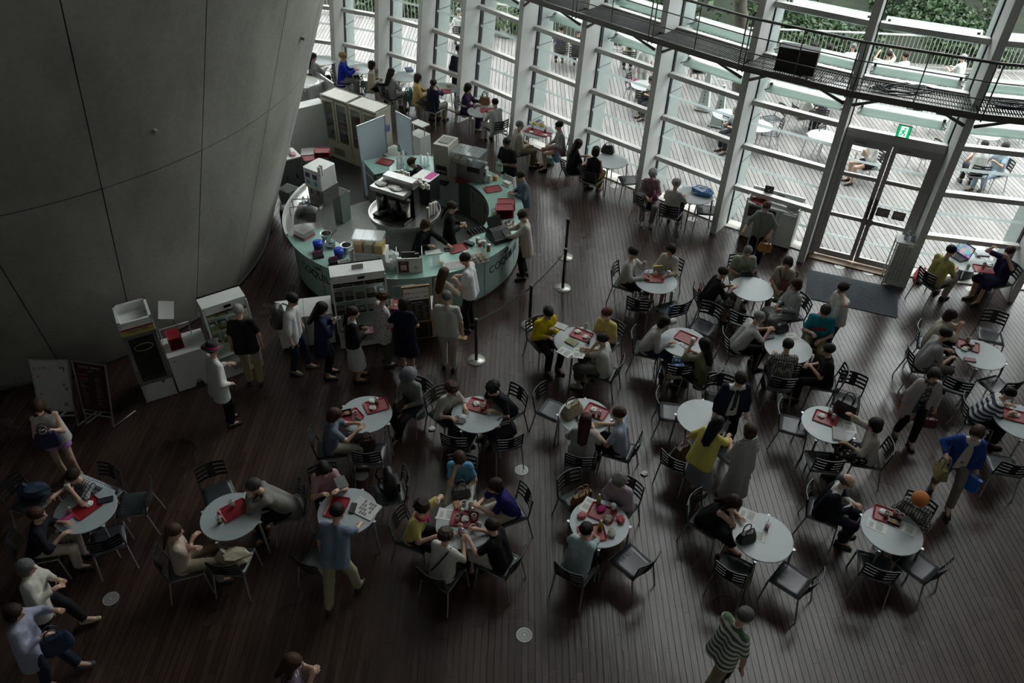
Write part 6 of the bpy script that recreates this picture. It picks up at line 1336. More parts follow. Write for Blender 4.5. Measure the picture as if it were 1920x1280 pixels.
# by the windows
P(588, 107, 55, 'woman in grey top with long ponytail and yellow hair tie, half behind the cone', top=(.34, .35, .37), sleeve='long', hair='low', hc=DB)
W2 = P(643, 106, 8, 'blond man in a long bright blue coat seated by the windows', h=1.72, top=(.012, .035, .36), sleeve='long', hem=.16, bot=(.2, .2, .2), hair='short', hc=(.30, .19, .09), sw=.175, lean=8, L=(.4, .05, .80), Rr=(.42, .04, .80))
W3 = P(698, 122, 8, 'woman with black bob in a beige jacket holding a cup', top=(.42, .39, .30), sleeve='long', hem=.12, hair='bob', L='hold', Rr='hold', bot=BK)
P(734, 136, 48, 'woman in light grey top with long black hair, back turned to us', top=(.33, .34, .36), sleeve='long', hair='long', L='tablewide', bot=(.3, .3, .32), hp=18)
P(784, 146, 5, 'woman in pale yellow jacket with brown bob facing a woman in navy', top=(.62, .46, .19), sleeve='long', hem=.1, hair='bob', hc=BR, bot=(.1, .09, .07))
P(813, 157, 62, 'woman in navy top with tied dark hair, hand at her cheek', top=NV, sleeve='three', hair='low', hc=DB, Rr='face', bot=(.3, .28, .24))
W7 = P(878, 165, -15, 'woman in a dark purple kimono with cream sash', top=(.035, .018, .055), topk='plain', sleeve='long', botk='kimono', hlen=.95, hair='bob', L='table', Rr='table', shoe=(.4, .36, .28), hp=20, feet=((.36, .08), (.34, -.06)))
P(928, 193, 125, 'young man in pale grey with black hair, seen from behind', top=(.42, .43, .42), sleeve='long', hair='short', bot=(.4, .4, .38), hem=.1)
P(975, 235, 18, 'grey haired man in beige shirt and khaki trousers sitting cross-legged', h=1.66, top=(.36, .33, .27), sleeve='long', hair='crop', hc=GR, bot=(.19, .15, .09), L='lap', Rr='lap', feet=((.55, .02), (.38, -.08)), sw=.17, skin=.95)
P(1048, 236, 190, 'woman in grey-green top with short black hair and pink shorts', top=(.27, .28, .25), sleeve='long', hair='short', botk='shorts', bot=(.45, .2, .18), L='lap', Rr='lap')
P(1085, 270, 12, 'woman in black with long straight dark hair at the table with the camera', top=BK, hair='long', hc=DB, bot=BK, lean=10)
P(1118, 283, 62, 'woman in black sleeveless top and mustard trousers', top=BK, sleeve='none', hair='bob', hc=DB, bot=(.42, .29, .05), L='table', Rr='lap', feet=((.5, .0), (.36, -.05)), lean=12)
P(1224, 327, 262, 'grey haired woman in mauve blouse facing us by the windows', top=(.26, .18, .19), topk='print', sleeve='long', hair='curly', hc=LG, bot=(.22, .2, .2), L='lap', Rr='lap', hp=25)
P(1268, 345, 65, 'white haired woman in pale shirt seen from behind by the windows', top=(.46, .45, .41), hair='curly', hc=(.34, .32, .27), L='table', Rr='tablewide', bot=BK)
# behind and around the counter
P(772, 305, 182, 'server in black with brown ponytail bending over the rear counter', 'stand', h=1.58, top=BK, sleeve='long', hair='pony', hc=BR, bot=BK, lean=30, L=(.42, .1, 1.02), Rr=(.42, .12, 1.02), hp=25)
K2 = P(848, 388, 0, 'server in black holding a cup of juice inside the ring', 'stand', h=1.6, top=BK, sleeve='long', hair='low', hc=DB, bot=BK, L='hold', Rr='hold', hp=18)
P(799, 422, -35, 'server with brown hair and grey apron reaching across the counter', 'stand', h=1.58, top=BK, sleeve='long', hair='bob', hc=BR, botk='skirt', bot=(.3, .3, .29), hlen=.5, lean=14, L=(.5, .22, 1.03), Rr='hold', hp=25)
K4 = P(950, 268, 235, 'dark skinned waiter in black shirt and white apron behind the counter', 'stand', h=1.72, top=BK, hair='crop', botk='skirt', bot=WH, hlen=.65, L='hold', Rr='hold', skin=.32, sw=.175, hp=20)
P(977, 330, 195, 'boy in blue-grey sweatshirt standing at the counter', 'stand', h=1.52, top=(.11, .14, .18), sleeve='long', hair='short', bot=BE, L='hold', Rr='hold', hp=28)
P(980, 405, 182, 'woman in cream jacket and black trousers taking sauces from the counter', 'stand', h=1.57, top=(.52, .48, .40), sleeve='long', hem=.14, hair='curly', hc=BR, bot=BK, L=(.42, .1, 1.06), Rr=(.40, .14, 1.06), hp=25)
# the queue
Q1 = P(548, 562, -8, 'young man with a backpack in white shirt at the end of the queue', 'stand', h=1.70, top=(.56, .56, .53), sleeve='three', hem=.1, hair='short', bot=(.018, .024, .045), L='hang', Rr='hang', hp=30, shoe=(.15, .16, .16), sw=.17, feet=((.1, .12), (-.1, -.1)))
put(PACK, 'backpack', 'olive and navy backpack worn by the young man in the queue', 'backpack', Q1['back'] - Vector((0, 0, .22)) - Vector((math.cos(Q1['rz']), math.sin(Q1['rz']), 0)) * .07, Q1['rz'], None, ((.05, .05, .04), (.03, .035, .045)))
Q2 = P(604, 578, 12, 'woman with long black hair in navy top holding a phone in the queue', 'stand', h=1.60, top=(.014, .02, .05), sleeve='long', hem=.16, hair='long', bot=(.006, .006, .008), botk='cropped', L='phone', Rr='phone', hp=25)
Q3 = P(662, 586, 15, 'woman in black cardigan over a white dress in the queue', 'stand', h=1.56, top=(.5, .5, .5), botk='dress', hlen=.52, hair='low', hc=DB, L='hold', Rr='hold', coat=(.012, .011, .014), hp=12)
P(718, 558, 35, 'woman with curly brown hair and patterned blouse in the queue', 'stand', h=1.56, top=(.5, .47, .45), topk='print', sleeve='three', hem=.13, hair='curly', hc=BR, bot=(.10, .095, .08), L='phone', Rr='hold')
Q5 = P(757, 568, 80, 'woman in navy dress with black bob carrying a red bag', 'stand', h=1.56, top=(.008, .010, .028), botk='dress', hlen=.46, hair='bob', L=(.15, .22, 1.0), Rr='hold')
Q6 = P(838, 556, 84, 'grey haired man in pale grey shirt and cream trousers in the queue', 'stand', h=1.68, top=(.44, .44, .40), bot=(.50, .47, .40), L='hang', Rr='hang', hair='crop', hc=(.10, .10, .10), sw=.18, bulk=1.12, hem=.03)
P(833, 512, 55, 'woman with long brown hair in a beige dress at the counter', 'stand', h=1.57, top=(.42, .36, .30), sleeve='three', botk='dress', hlen=.5, hair='long', hc=(.06, .03, .018), L='hold', Rr=(.35, .1, 1.08))
P(872, 486, 165, 'young man in white tee and black trousers paying at the counter', 'stand', h=1.70, top=(.66, .66, .68), hem=.05, hair='short', bot=BK, L='hold', Rr='hold', hp=25, sw=.172)
# left side
P(447, 582, 100, 'grey haired man in black tee and khaki trousers before the chilled display', 'stand', h=1.68, top=BK, bot=(.38, .32, .19), L='hang', Rr='hang', hair='crop', hc=(.26, .26, .25), sw=.178, hp=18, shoe=BK)
L2 = P(399, 655, 42, 'man in white jacket and black hat with pink band', 'stand', h=1.66, top=(.56, .56, .54), sleeve='long', hem=.14, bot=BK, L='hold', Rr=(.1, .2, .98), hair='crop', hat='fedora', hatc=(.014, .013, .014), bandc=(.35, .02, .12), sw=.172, hy=20)
L3 = P(72, 765, 290, 'woman in white sleeveless top and lilac shorts reading her phone', 'stand', h=1.63, top=(.5, .49, .46), sleeve='none', botk='shorts', bot=(.42, .22, .50), hair='front', hc=(.04, .02, .012), L='phone', Rr='phone', hp=18, lean=4, shoe=(.5, .42, .34))
L4 = P(50, 1063, 12, 'grey haired woman in cream jacket standing at the left edge', 'stand', h=1.54, top=(.50, .48, .41), sleeve='long', hem=.16, hair='bob', hc=(.11, .11, .11), bot=(.012, .012, .014), L='hold', Rr='hold', shoe=(.45, .4, .28), feet=((.28, .1), (-.2, -.1)))
L5 = P(27, 1148, 8, 'woman in lavender blouse with a navy bag at the bottom left edge', 'stand', h=1.56, top=(.28, .29, .38), sleeve='long', hem=.2, hair='bob', hc=DB, bot=(.016, .022, .04), L=(.3, .2, 1.15), Rr='hold', shoe=(.05, .09, .13), feet=((.3, .1), (-.05, -.1)))
P(549, 1242, 15, 'woman with brown hair in floral dress cut by the bottom edge', 'stand', h=1.58, top=(.10, .07, .10), topk='floral', botk='dress', hlen=.45, hair='front', hc=BR, L='phone', Rr='phone', hp=25)
# walkers
P(632, 960, 78, 'man in blue-grey shirt and khaki trousers leaning to the newspaper', 'stand', h=1.72, top=(.14, .18, .24), bot=(.36, .33, .21), L='hang', Rr=(.52, .12, .95), lean=22, feet=((-.28, .12), (.12, -.14)), sw=.178, hair='short', hp=25, hem=.03)
R2 = P(1396, 1155, 28, 'grey haired man in green and white striped polo walking at the bottom edge', 'stand', h=1.68, top=(.10, .15, .09), topk='stripe', bot=(.28, .25, .17), L=(.2, .25, .85), Rr='hang', lean=10, feet=((.28, .08), (-.38, -.1)), sw=.178, hair='short', hc=(.09, .09, .085), hp=25, shoe=(.2, .12, .05))
R3 = P(1752, 703, 262, 'woman in beige cardigan over dark print tunic walking towards us', 'stand', h=1.55, top=(.07, .07, .065), topk='floral', hem=.19, bot=BK, hair='bob', coat=(.40, .36, .34), L='hang', Rr='hang', hc=(.03, .027, .025), feet=((.14, .09), (-.1, -.09)), hp=8)
R4 = P(1832, 812, 250, 'woman in bright blue cardigan over white blouse walking with a straw bag', 'stand', h=1.60, top=(.52, .49, .43), coat=(.015, .05, .22), bot=(.20, .17, .14), hair='bob', hc=BR, L='hang', Rr=(.15, .25, 1.05), feet=((.25, .1), (-.25, -.09)), shoe=(.06, .06, .055), hy=-15)
R5 = P(1388, 712, 272, 'young man in navy blazer with white shirt and black tie', 'stand', h=1.70, top=(.58, .58, .56), sleeve='long', coat=(.010, .014, .035), bot=BK, L='hang', Rr='hang', hair='short', sw=.17, hp=25)
P(1346, 793, 42, 'woman in yellow top and striped skirt bending towards a table', 'stand', h=1.58, top=(.56, .50, .12), sleeve='three', botk='skirt', bot=(.05, .06, .10), skp='finestripe', hlen=.55, hair='long', hc=BK, L=(.12, .42, .82), Rr=(.45, .05, 1.02), lean=20, shoe=(.1, .09, .08))
P(1405, 806, 118, 'woman in long taupe dress with brown bob, back turned', 'stand', h=1.58, top=(.20, .18, .15), topk='finestripe', sleeve='three', botk='dress', hlen=.72, hair='bob', hc=BR, L='hold', Rr='hang', hp=-5)
R8 = P(1580, 541, 200, 'woman in white tee phoning near the doormat', 'stand', h=1.60, top=(.58, .57, .55), hair='pony', hc=DB, bot=JN, L='ear', Rr='hang', hp=15)
R9 = P(1437, 388, 245, 'woman in grey tunic with an orange basket bag by the trash cabinet', 'stand', h=1.56, top=(.24, .25, .235), topk='print', sleeve='three', hem=.3, hair='short', hc=(.09, .05, .025), bot=BK, L=(.15, .2, .92), Rr=(.25, .3, .95), hp=18)
# seated groups
S1 = P(137, 893, 248, 'person in blue checked shirt drinking from a paper cup at bottom left', top=(.10, .2, .3), topk='plaid', hair='short', hc=DB, L='cup', Rr=(.45, .28, .78), lean=24, bot=JN)
P(70, 965, 18, 'woman in navy cardigan leaning on the table with pink phone', top=(.012, .012, .022), sleeve='three', hair='short', hc=BR, L='table', Rr='table', lean=18, bot=BE, hp=5)
P(476, 912, 205, 'man in taupe jacket resting his chin on clasped hands', h=1.7, top=(.20, .19, .17), sleeve='long', hem=.18, hair='short', hc=(.05, .05, .05), L=(.44, .03, .98), Rr=(.44, .03, .96), lean=35, bot=(.010, .010, .014), shoe=(.12, .05, .02), sw=.178)
P(327, 996, 22, 'woman in pale pink blouse with folded arms and ponytail', top=(.42, .33, .28), hair='low', hc=BR, L='fold', Rr='fold', lean=2, bot=(.25, .2, .14))
P(607, 880, 292, 'woman with long dark hair in pink top reading a checked booklet', top=(.38, .25, .24), hair='front', L=(.38, .12, .92), Rr=(.38, .1, .92), lean=10, hp=25)
P(628, 778, 12, 'woman in blue-grey tee with brown bob looking at her phone', top=(.13, .16, .22), hair='bob', hc=BR, L=(.44, .06, .85), Rr=(.44, .08, .84), lean=10, bot=(.3, .28, .22), hp=25)
P(765, 704, 238, 'person in grey hat and long grey cardigan', top=(.19, .20, .19), sleeve='long', hem=.3, hair='bob', hc=(.2, .19, .18), hat='bucket', hatc=(.10, .11, .125), L='lap', Rr='lap', bot=(.02, .02, .02), hp=20, feet=((.5, .02), (.36, -.06)))
P(848, 730, 315, 'woman in white blouse with reddish brown hair leaning on the table', top=(.44, .42, .38), sleeve='three', hair='curly', hc=(.06, .022, .016), L='table', Rr='tablewide', lean=20, hp=10)
P(924, 729, 222, 'man in black tee with curly black hair leaning over a tray', h=1.7, top=(.012, .012, .014), hair='curly', hc=BK, L='table', Rr='table', lean=28, bot=JN, sw=.175, hp=18)
P(861, 861, 268, 'woman in sky blue tee with hand at her mouth', top=(.10, .28, .42), hair='bob', hc=BR, L='lap', Rr='face', lean=8, bot=(.5, .48, .42), hp=22, botk='skirt')
P(928, 911, 205, 'woman in violet-blue tee reaching across the table', top=(.018, .016, .12), hair='bob', hc=DB, L=(.48, .02, .82), Rr=(.48, .02, .82), lean=22, bot=BE)
S12 = P(792, 952, 340, 'woman in yellow polo with a pink scarf raising a hand', top=(.56, .50, .16), hair='curly', hc=DB, L='up', Rr='table', lean=14, bot=BK)
S13 = P(836, 1004, 62, 'woman in white shirt with a black shoulder strap, seen from behind', top=(.52, .50, .46), hair='curly', hc=(.06, .045, .035), L='table', Rr='table', lean=10, bot=BK)
P(922, 986, 152, 'woman in black tee holding a pink phone', top=BK, hair='short', hc=DB, L=(.42, .12, .82), Rr=(.40, .05, .85), lean=12, bot=(.35, .33, .28), botk='skirt')
P(1098, 787, 78, 'woman with long auburn hair in pale knit top, seen from behind', top=(.40, .39, .36), sleeve='long', hair='long', hc=(.045, .016, .010), lean=12, botk='skirt', bot=(.42, .38, .38))
P(1160, 776, 158, 'man in pale blue shirt and black trousers at the table with paper bag', h=1.7, top=(.34, .38, .46), hair='short', hc=BR, L='table', Rr='table', lean=8, bot=BK, sw=.178)
P(1161, 902, 232, 'grey haired woman in lilac shirt looking down', top=(.36, .28, .34), sleeve='long', hair='curly', hc=(.17, .17, .165), L='lap', Rr='lap', lean=10, hp=28)
P(1099, 993, 58, 'person in pale blue tee with black hair eating, seen from behind', top=(.34, .42, .44), hair='short', L='table', Rr='face', lean=14, bot=BK, hem=.12)
P(1028, 587, 302, 'man in bright yellow shirt reading a leaflet', h=1.7, top=(.60, .46, .012), sleeve='long', hair='short', L='phone', Rr='hold', lean=8, bot=BK, sw=.175, hp=25)
P(1137, 588, 232, 'woman in pale yellow blouse with short reddish hair', top=(.52, .46, .14), hair='short', hc=(.10, .035, .02), L='lap', Rr='lap', hy=-40)
P(1129, 636, 158, 'woman in white blouse with black hair and olive skirt', top=(.52, .51, .48), hair='short', L='face', Rr='table', lean=8, botk='skirt', bot=(.10, .10, .08), hlen=.55, shoe=(.5, .45, .35))
S22 = P(1188, 474, 335, 'man in white shirt with glasses raising his hand', h=1.7, top=(.52, .51, .48), sleeve='long', hair='short', L=(.3, .08, .98), Rr='table', bot=BK, sw=.175)
P(1257, 468, 238, 'woman in cream blouse with black bob facing him', top=(.48, .43, .36), sleeve='long', hair='bob', L='table', Rr='table', bot=(.04, .03, .03), botk='skirt')
P(1246, 604, 345, 'woman in white lace top resting her head on her hand', top=(.45, .43, .42), sleeve='long', hair='bob', L='ear', Rr='table', lean=22, bot=JN)
S25 = P(1320, 645, 132, 'woman with long black hair in green print blouse drinking', top=(.20, .21, .11), topk='print', sleeve='three', hem=.2, hair='long', L='cup', Rr='table', lean=8, bot=BK)
P(1356, 511, 2, 'woman in black cardigan with short dark hair and print skirt', top=BK, sleeve='three', hair='short', hc=DB, L=(.42, .04, .80), Rr=(.42, .06, .80), lean=18, botk='skirt', bot=(.12, .11, .10), hlen=.3, skp='floral')
P(1402, 472, 268, 'grey haired man in green print shirt looking into his bag', h=1.68, top=(.36, .40, .28), topk='print', hair='crop', hc=(.14, .14, .14), L='lap', Rr='lap', lean=12, bulk=1.12, sw=.182, hp=28, bot=(.2, .18, .14))
S28 = P(1477, 493, 242, 'woman in beige blouse with black bob and shoulder bag', top=(.40, .35, .28), hair='bob', L='lap', Rr='lap', bot=(.3, .27, .2), botk='skirt')
P(1492, 533, 195, 'woman in long grey ribbed cardigan with brown hair', top=(.21, .21, .205), topk='finestripe', sleeve='long', botk='dress', hlen=.6, hair='bob', hc=BR, L='lap', Rr='lap', lean=4)
P(1424, 595, 5, 'grey haired man in white polo reaching over the table', h=1.7, top=(.54, .53, .53), hair='crop', hc=(.20, .20, .20), L=(.5, .05, .84), Rr=(.5, .02, .84), lean=25, bot=BK, sw=.178)
P(1477, 647, 82, 'man in brown checked shirt with black hair, back to us', h=1.7, top=(.11, .085, .065), topk='plaid', hair='short', hem=.18, L='table', Rr='table', lean=10, sw=.176)
S32 = P(1547, 584, 248, 'man in turquoise tee with a red slogan band', h=1.7, top=(.02, .22, .28), hair='short', L='lap', Rr=(.3, .1, .8), lean=6, bot=(.20, .17, .10), sw=.18, hp=25)
S33 = P(1553, 656, 168, 'woman in black tee and trousers with hands clasped', top=BK, hair='short', L='clasp', Rr='clasp', lean=10, bot=(.008, .008, .009))
P(1640, 796, 168, 'woman in white knit and floral skirt lifting her arm', top=(.46, .43, .38), sleeve='three', hair='bob', L='table', Rr=(.42, .1, 1.18), lean=6, botk='skirt', bot=(.02, .018, .024), skp='floral', hlen=.3)
P(1376, 942, 322, 'woman in black sleeveless dress with long hair leaning on her hand', top=BK, sleeve='none', botk='dress', hlen=.4, hair='front', hc=DB, L='table', Rr='face', lean=26, hp=30, shoe=(.2, .1, .06))
P(1588, 903, 335, 'elderly man in dark suit with white shirt and folded hands', h=1.68, top=(.56, .55, .52), coat=(.012, .014, .022), sleeve='long', hair='bald', hc=(.10, .10, .10), L=(.34, .0, .80), Rr=(.34, .02, .78), lean=10, bot=(.014, .017, .03), sw=.176, hp=22)
P(1724, 938, 228, 'woman in orange beret and dark checked shawl', top=(.05, .05, .06), topk='plaid', sleeve='three', hair='bob', hc=BR, hat='beret', hatc=(.40, .14, .02), L='lap', Rr='lap', lean=14, hp=30)
P(1773, 627, 352, 'man in grey tee with black hair eating from a tray', h=1.7, top=(.36, .35, .36), hair='short', L='table', Rr='table', lean=14, bot=(.12, .11, .09), sw=.175)
P(1783, 592, 335, 'woman in cream blouse biting a sandwich', top=(.46, .42, .34), sleeve='three', hair='bob', hc=DB, L='cup', Rr='cup', lean=10, hp=15)
P(1893, 738, 345, 'boy in navy and white striped shirt leaning over a tray', h=1.55, top=(.04, .05, .09), topk='stripe', hair='short', L='table', Rr='table', lean=28, bot=BK)
P(1783, 470, 25, 'man in yellow polo working at a laptop', h=1.7, top=(.48, .44, .15), hair='short', hc=BK, L='table', Rr='table', lean=12, bot=(.42, .39, .33), sw=.18, bulk=1.08)
P(1892, 472, 198, 'woman in navy floral dress gesturing by the window', top=(.016, .014, .05), topk='plain', botk='dress', hlen=.35, hair='short', hc=BR, L='up', Rr='up', bot=BK)
NIN = NP[0]
# small things worn: tie, slogan band, scarf, straps, sash, glasses
def lp(d, up=0.0, left=0.0, fwd=0.0): return Vector(d['pel'] + d['u'] * up * d['s'] + d['lf'] * left * d['s'] + d['f'] * fwd)
def worn(d, name, mb, col): return link(name, mb.mesh(name, colm), d['obj'], None, 0, col)
worn(R5, 'tie', MB().beam(lp(R5, .44, 0, .085), lp(R5, .10, 0, .125), .055, .012, tuple(R5['f'])), BK)
worn(S32, 'slogan_band', MB().beam(lp(S32, .30, .11, .118), lp(S32, .25, -.11, .118), .014, .065, tuple(S32['u'])), (.36, .02, .05))
worn(S12, 'scarf', MB().tube([lp(S12, .47, .085 * math.cos(a), .03 + .075 * math.sin(a)) for a in np.arange(0, 6.2, .6)], .022, 7, close=True).tube([lp(S12, .45, .03, .11), lp(S12, .33, .05, .14)], .02, 6), (.5, .02, .14))
for d, c in ((S13, BK), (S28, (.10, .03, .03))):
    worn(d, 'strap', MB().tube([lp(d, .44, -.10, .07), lp(d, .475, -.10, 0), lp(d, .42, -.08, -.10), lp(d, .25, 0, -.128), lp(d, .08, .09, -.125), lp(d, .02, .16, -.02)], .012, 6), c)
worn(S28, 'strap', MB().tube([lp(S28, .475, -.10, 0), lp(S28, .40, -.08, .105), lp(S28, .22, .02, .128), lp(S28, .05, .12, .10)], .012, 6), (.10, .03, .03))
worn(W7, 'sash', MB().tube([lp(W7, .17, .16 * math.cos(a), .122 * math.sin(a)) for a in np.arange(0, 6.2, .4)], .04, 8, close=True), (.42, .38, .30))
for d in (S22, W2):
    hp_ = lambda x, y, z: Vector(d['hd'] + d['HM'] @ (v3(x, y, z) * d['s'])); m = MB()
    for sd in (1, -1):
        m.tube([hp_(.103, .033 * sd + .02 * math.cos(a), .003 + .014 * math.sin(a)) for a in np.arange(0, 6.2, .7)], .003, 5, close=True); m.tube([hp_(.103, .053 * sd, .006), hp_(.0, .08 * sd, .008)], .0025, 5)
    m.tube([hp_(.105, .013, .006), hp_(.105, -.013, .006)], .0025, 5); worn(d, 'glasses', m, (.03, .03, .03))
# people out on the terrace
OUT = dict(vox=.027, group='people on the terrace')
P(860, 92, 95, 'man in dark suit standing outside behind the window of the kimono woman', 'stand', h=1.7, top=(.02, .02, .024), sleeve='long', bot=(.02, .02, .024), L='hang', Rr='hang', hem=.2, sw=.178, **OUT)
P(860, 22, 100, 'person in white shirt sitting outside beyond the suited man', top=WH, hc=GR, **OUT)
P(1053, 55, 92, 'person in dark blue seated outside below the catwalk start', top=(.06, .06, .10), **OUT); P(1085, 60, 80, 'person in black seated outside beside one in dark blue', top=(.03, .03, .035), hair='curly', hc=GR, **OUT)
P(1183, 68, 85, 'woman with long hair and cream top seated outside by the railing', top=(.6, .58, .5), hair='long', hc=BR, **OUT)
P(1212, 88, 270, 'person in white walking outside behind a column', 'stand', top=(.6, .6, .58), bot=(.55, .55, .52), L='hang', Rr='hang', **OUT)
P(1222, 150, 200, 'person in beige reaching over the white terrace table', top=(.45, .38, .28), lean=20, **OUT)
P(1315, 88, 90, 'person in black seated outside behind the catwalk grating', top=(.02, .02, .022), botk='shorts', bot=(.02, .02, .02), **OUT)
P(1380, 208, 205, 'man in pale blue shirt seated outside beside the tree', top=(.35, .42, .45), hair='crop', hc=GR, lean=18, **OUT)
P(1520, 172, 10, 'person in white seated outside facing one in dark pattern', top=(.55, .54, .5), hair='bob', **OUT); P(1547, 172, 75, 'person in dark patterned shirt seated outside', top=(.05, .07, .10), topk='floral', **OUT)
P(1527, 88, 90, 'person with black hair seated at the railing, first of three', top=(.5, .5, .48), **OUT); P(1555, 90, 90, 'person in white seated at the railing, middle of three', top=WH, hair='bob', **OUT); P(1600, 88, 90, 'man in white shirt seated at the railing, third of three', top=(.66, .67, .7), hair='crop', hc=GR, sw=.178, **OUT)
P(1667, 103, 100, 'person in cream seated before the ivy with arms raised', top=(.5, .48, .42), L='up', Rr='up', **OUT); P(1698, 105, 110, 'person in white seated before the ivy', top=WH, hc=DB, **OUT)
P(1806, 108, 120, 'person in white seated outside beyond the cut-off loudspeaker', top=WH, hair='crop', hc=LG, **OUT)
P(1640, 262, 188, 'woman with phone in white blouse and black shorts outside the door', top=(.55, .55, .53), sleeve='three', botk='shorts', bot=(.015, .015, .017), hair='bob', L='phone', Rr='phone', **OUT)
P(1846, 272, 80, 'person in white vest seated outside with back to the glass', top=(.62, .62, .6), sleeve='none', lean=14, hair='short', **OUT)
P(1884, 276, 200, 'person in light blue outfit seated outside near the picture edge', top=(.35, .45, .52), bot=(.35, .45, .55), L=(.4, .15, .9), feet=((.2, .0), (.45, -.1)), **OUT)
# ---------------------------------------------------------------- tables
TAB = {}
def T(key, px, py, rz, label, proto=TABLE, grp='round cafe tables'):
    p = at(px, py, .724); TAB[key] = (p, label); put(proto, 'table', label, 'table', (p.x, p.y, 0), R(rz), grp)
T(1, 160, 955, 10, 'round grey table with pink phone at the bottom left'); T(2, 433, 967, 35, 'round grey table of the man in the taupe jacket'); T(3, 651, 958, 25, 'round grey table with the newspaper'); T(4, 686, 776, 20, 'round grey table with two red trays near the grey hatted person')
T(5, 895, 776, 12, 'round grey table of the man with curly black hair'); T(6, 873, 982, 30, 'round grey table crowded by five women'); T(7, 1096, 780, 40, 'round grey table with a canvas bag lying on it'); T(8, 1124, 980, 40, 'round grey table of the grey haired woman in lilac')
T(9, 1082, 640, 30, 'round grey table of the man in bright yellow'); T(10, 1230, 527, 0, 'round grey table with a yellow snack box'); T(11, 1282, 641, 15, 'round grey table with phone and single red tray'); T(12, 1410, 541, 10, 'round grey table of the man in green print shirt')
T(13, 1478, 652, 25, 'round grey table of the man in checked shirt'); T(14, 1318, 782, 35, 'round grey table with a cream paper bag'); T(15, 1553, 795, 5, 'round grey table with the silver packet'); T(16, 1430, 1006, 20, 'round grey table with black handbag and lone pink drink')
T(17, 1672, 994, 5, 'round grey table of the man in the dark suit'); T(18, 1838, 664, 15, 'round grey table of the man in grey tee'); T(19, 1915, 790, 20, 'round grey table cut by the picture edge, boy in stripes'); T(20, 1808, 488, 0, 'round grey table with the laptop')
T(21, 1303, 366, 20, 'round grey table under a blue plastic bag by the windows'); T(22, 1145, 301, 30, 'round grey table with a camera bag by the windows'); T(23, 1008, 245, 10, 'round grey table with yellow wrappers by the windows'); T(24, 905, 208, 15, 'round grey table with the woven basket by the windows')
T(25, 832, 165, 20, 'round grey table of the yellow jacketed woman'); T(26, 762, 143, 20, 'round grey table with a blue cloth by the windows'); T(27, 676, 129, 20, 'round grey table of the blond man in blue'); T(28, 606, 113, 20, 'round grey table half hidden by the cone')
G2 = 'terrace tables'
for px, py, lb in ((1210, 160, 'white terrace table with magenta bag chair beside it'), (1575, 165, 'white terrace table of the pair in pattern and white'), (1612, 270, 'white terrace table behind the door with a red tray'), (1845, 250, 'white terrace table with red tray by the picture edge'), (1545, 255, 'white terrace table beside a column left of the door'), (1420, 235, 'white terrace table beside two empty chairs'), (1905, 215, 'bare white terrace table at the picture edge'), (1365, 215, 'white terrace table before the man in pale blue')):
    T('o%d' % px, px, py, 20, lb, WTABLE, G2)
# ---------------------------------------------------------------- empty chairs
def C(px, py, h, label, grp='slatted cafe chairs'): p = at(px, py, .45); put(CHAIR, 'chair', label, 'chair', (p.x, p.y, 0), R(h), grp)
C(250, 945, 190, 'empty black slatted chair right of the table with pink phone'); C(203, 1010, 118, 'empty black slatted chair below the table with pink phone'); C(62, 940, 345, 'black slatted chair with jacket left of the pink phone table')
C(410, 926, 300, 'empty black slatted chair above the table of the taupe jacket'); C(438, 1052, 88, 'black slatted chair holding a cream coat'); C(728, 925, 195, 'black slatted chair holding a black backpack'); C(602, 1050, 62, 'empty black slatted chair beside the standing man in blue-grey')
C(694, 850, 92, 'black slatted chair with brown bags below the two tray table'); C(862, 822, 75, 'black slatted chair with a yellow lined bag'); C(945, 825, 112, 'black slatted chair with a black leather bag'); C(1037, 768, 330, 'empty black slatted chair left of the canvas bag table')
C(1085, 940, 305, 'black slatted chair holding tan handbags'); C(1184, 1052, 132, 'empty black slatted chair at the lilac woman\'s table'); C(1200, 572, 68, 'black slatted chair with a black patent bag'); C(1258, 580, 118, 'black slatted chair with a blue bag'); C(1266, 692, 90, 'black slatted chair loaded with blue and cream bags')
C(1318, 612, 235, 'black slatted chair behind the drinking woman in green'); C(1392, 600, 62, 'empty black slatted chair near the print skirted woman'); C(1262, 772, 352, 'empty black slatted chair left of the cream paper bag table'); C(1345, 752, 258, 'empty black slatted chair beside the young man in blazer')
C(1275, 865, 48, 'black slatted chair with a brown striped bag'); C(1372, 850, 125, 'black slatted chair behind the taupe dress woman'); C(1488, 797, 340, 'empty black slatted chair left of the silver packet table'); C(1540, 865, 85, 'empty black slatted chair below the silver packet table'); C(1588, 748, 245, 'black slatted chair behind the black document bag')
C(1376, 1066, 58, 'empty black slatted chair below the black handbag table, nearer the centre'); C(1484, 1086, 138, 'empty black slatted chair below the black handbag table, nearer the suit'); C(1640, 1062, 72, 'empty black slatted chair below the dark suit man\'s table'); C(1722, 1060, 128, 'empty black slatted chair below the beret woman')
C(1857, 628, 250, 'empty black slatted chair by the grey tee man\'s table, window side'); C(1790, 722, 62, 'empty black slatted chair behind the woman in beige cardigan'); C(1868, 722, 110, 'empty black slatted chair above the boy in stripes'); C(1880, 872, 80, 'empty black slatted chair beside the woman in blue cardigan')
C(1180, 337, 188, 'empty black slatted chair by the camera bag table'); C(1325, 393, 172, 'empty black slatted chair by the blue plastic bag table'); C(1213, 385, 25, 'black slatted chair with a grey jacket over its back'); C(690, 157, 182, 'empty black slatted chair facing the blond man'); C(998, 226, 318, 'empty black slatted chair behind the yellow wrappers'); C(1470, 690, 75, 'empty black slatted chair behind the checked shirt man')
GO = 'terrace chairs'
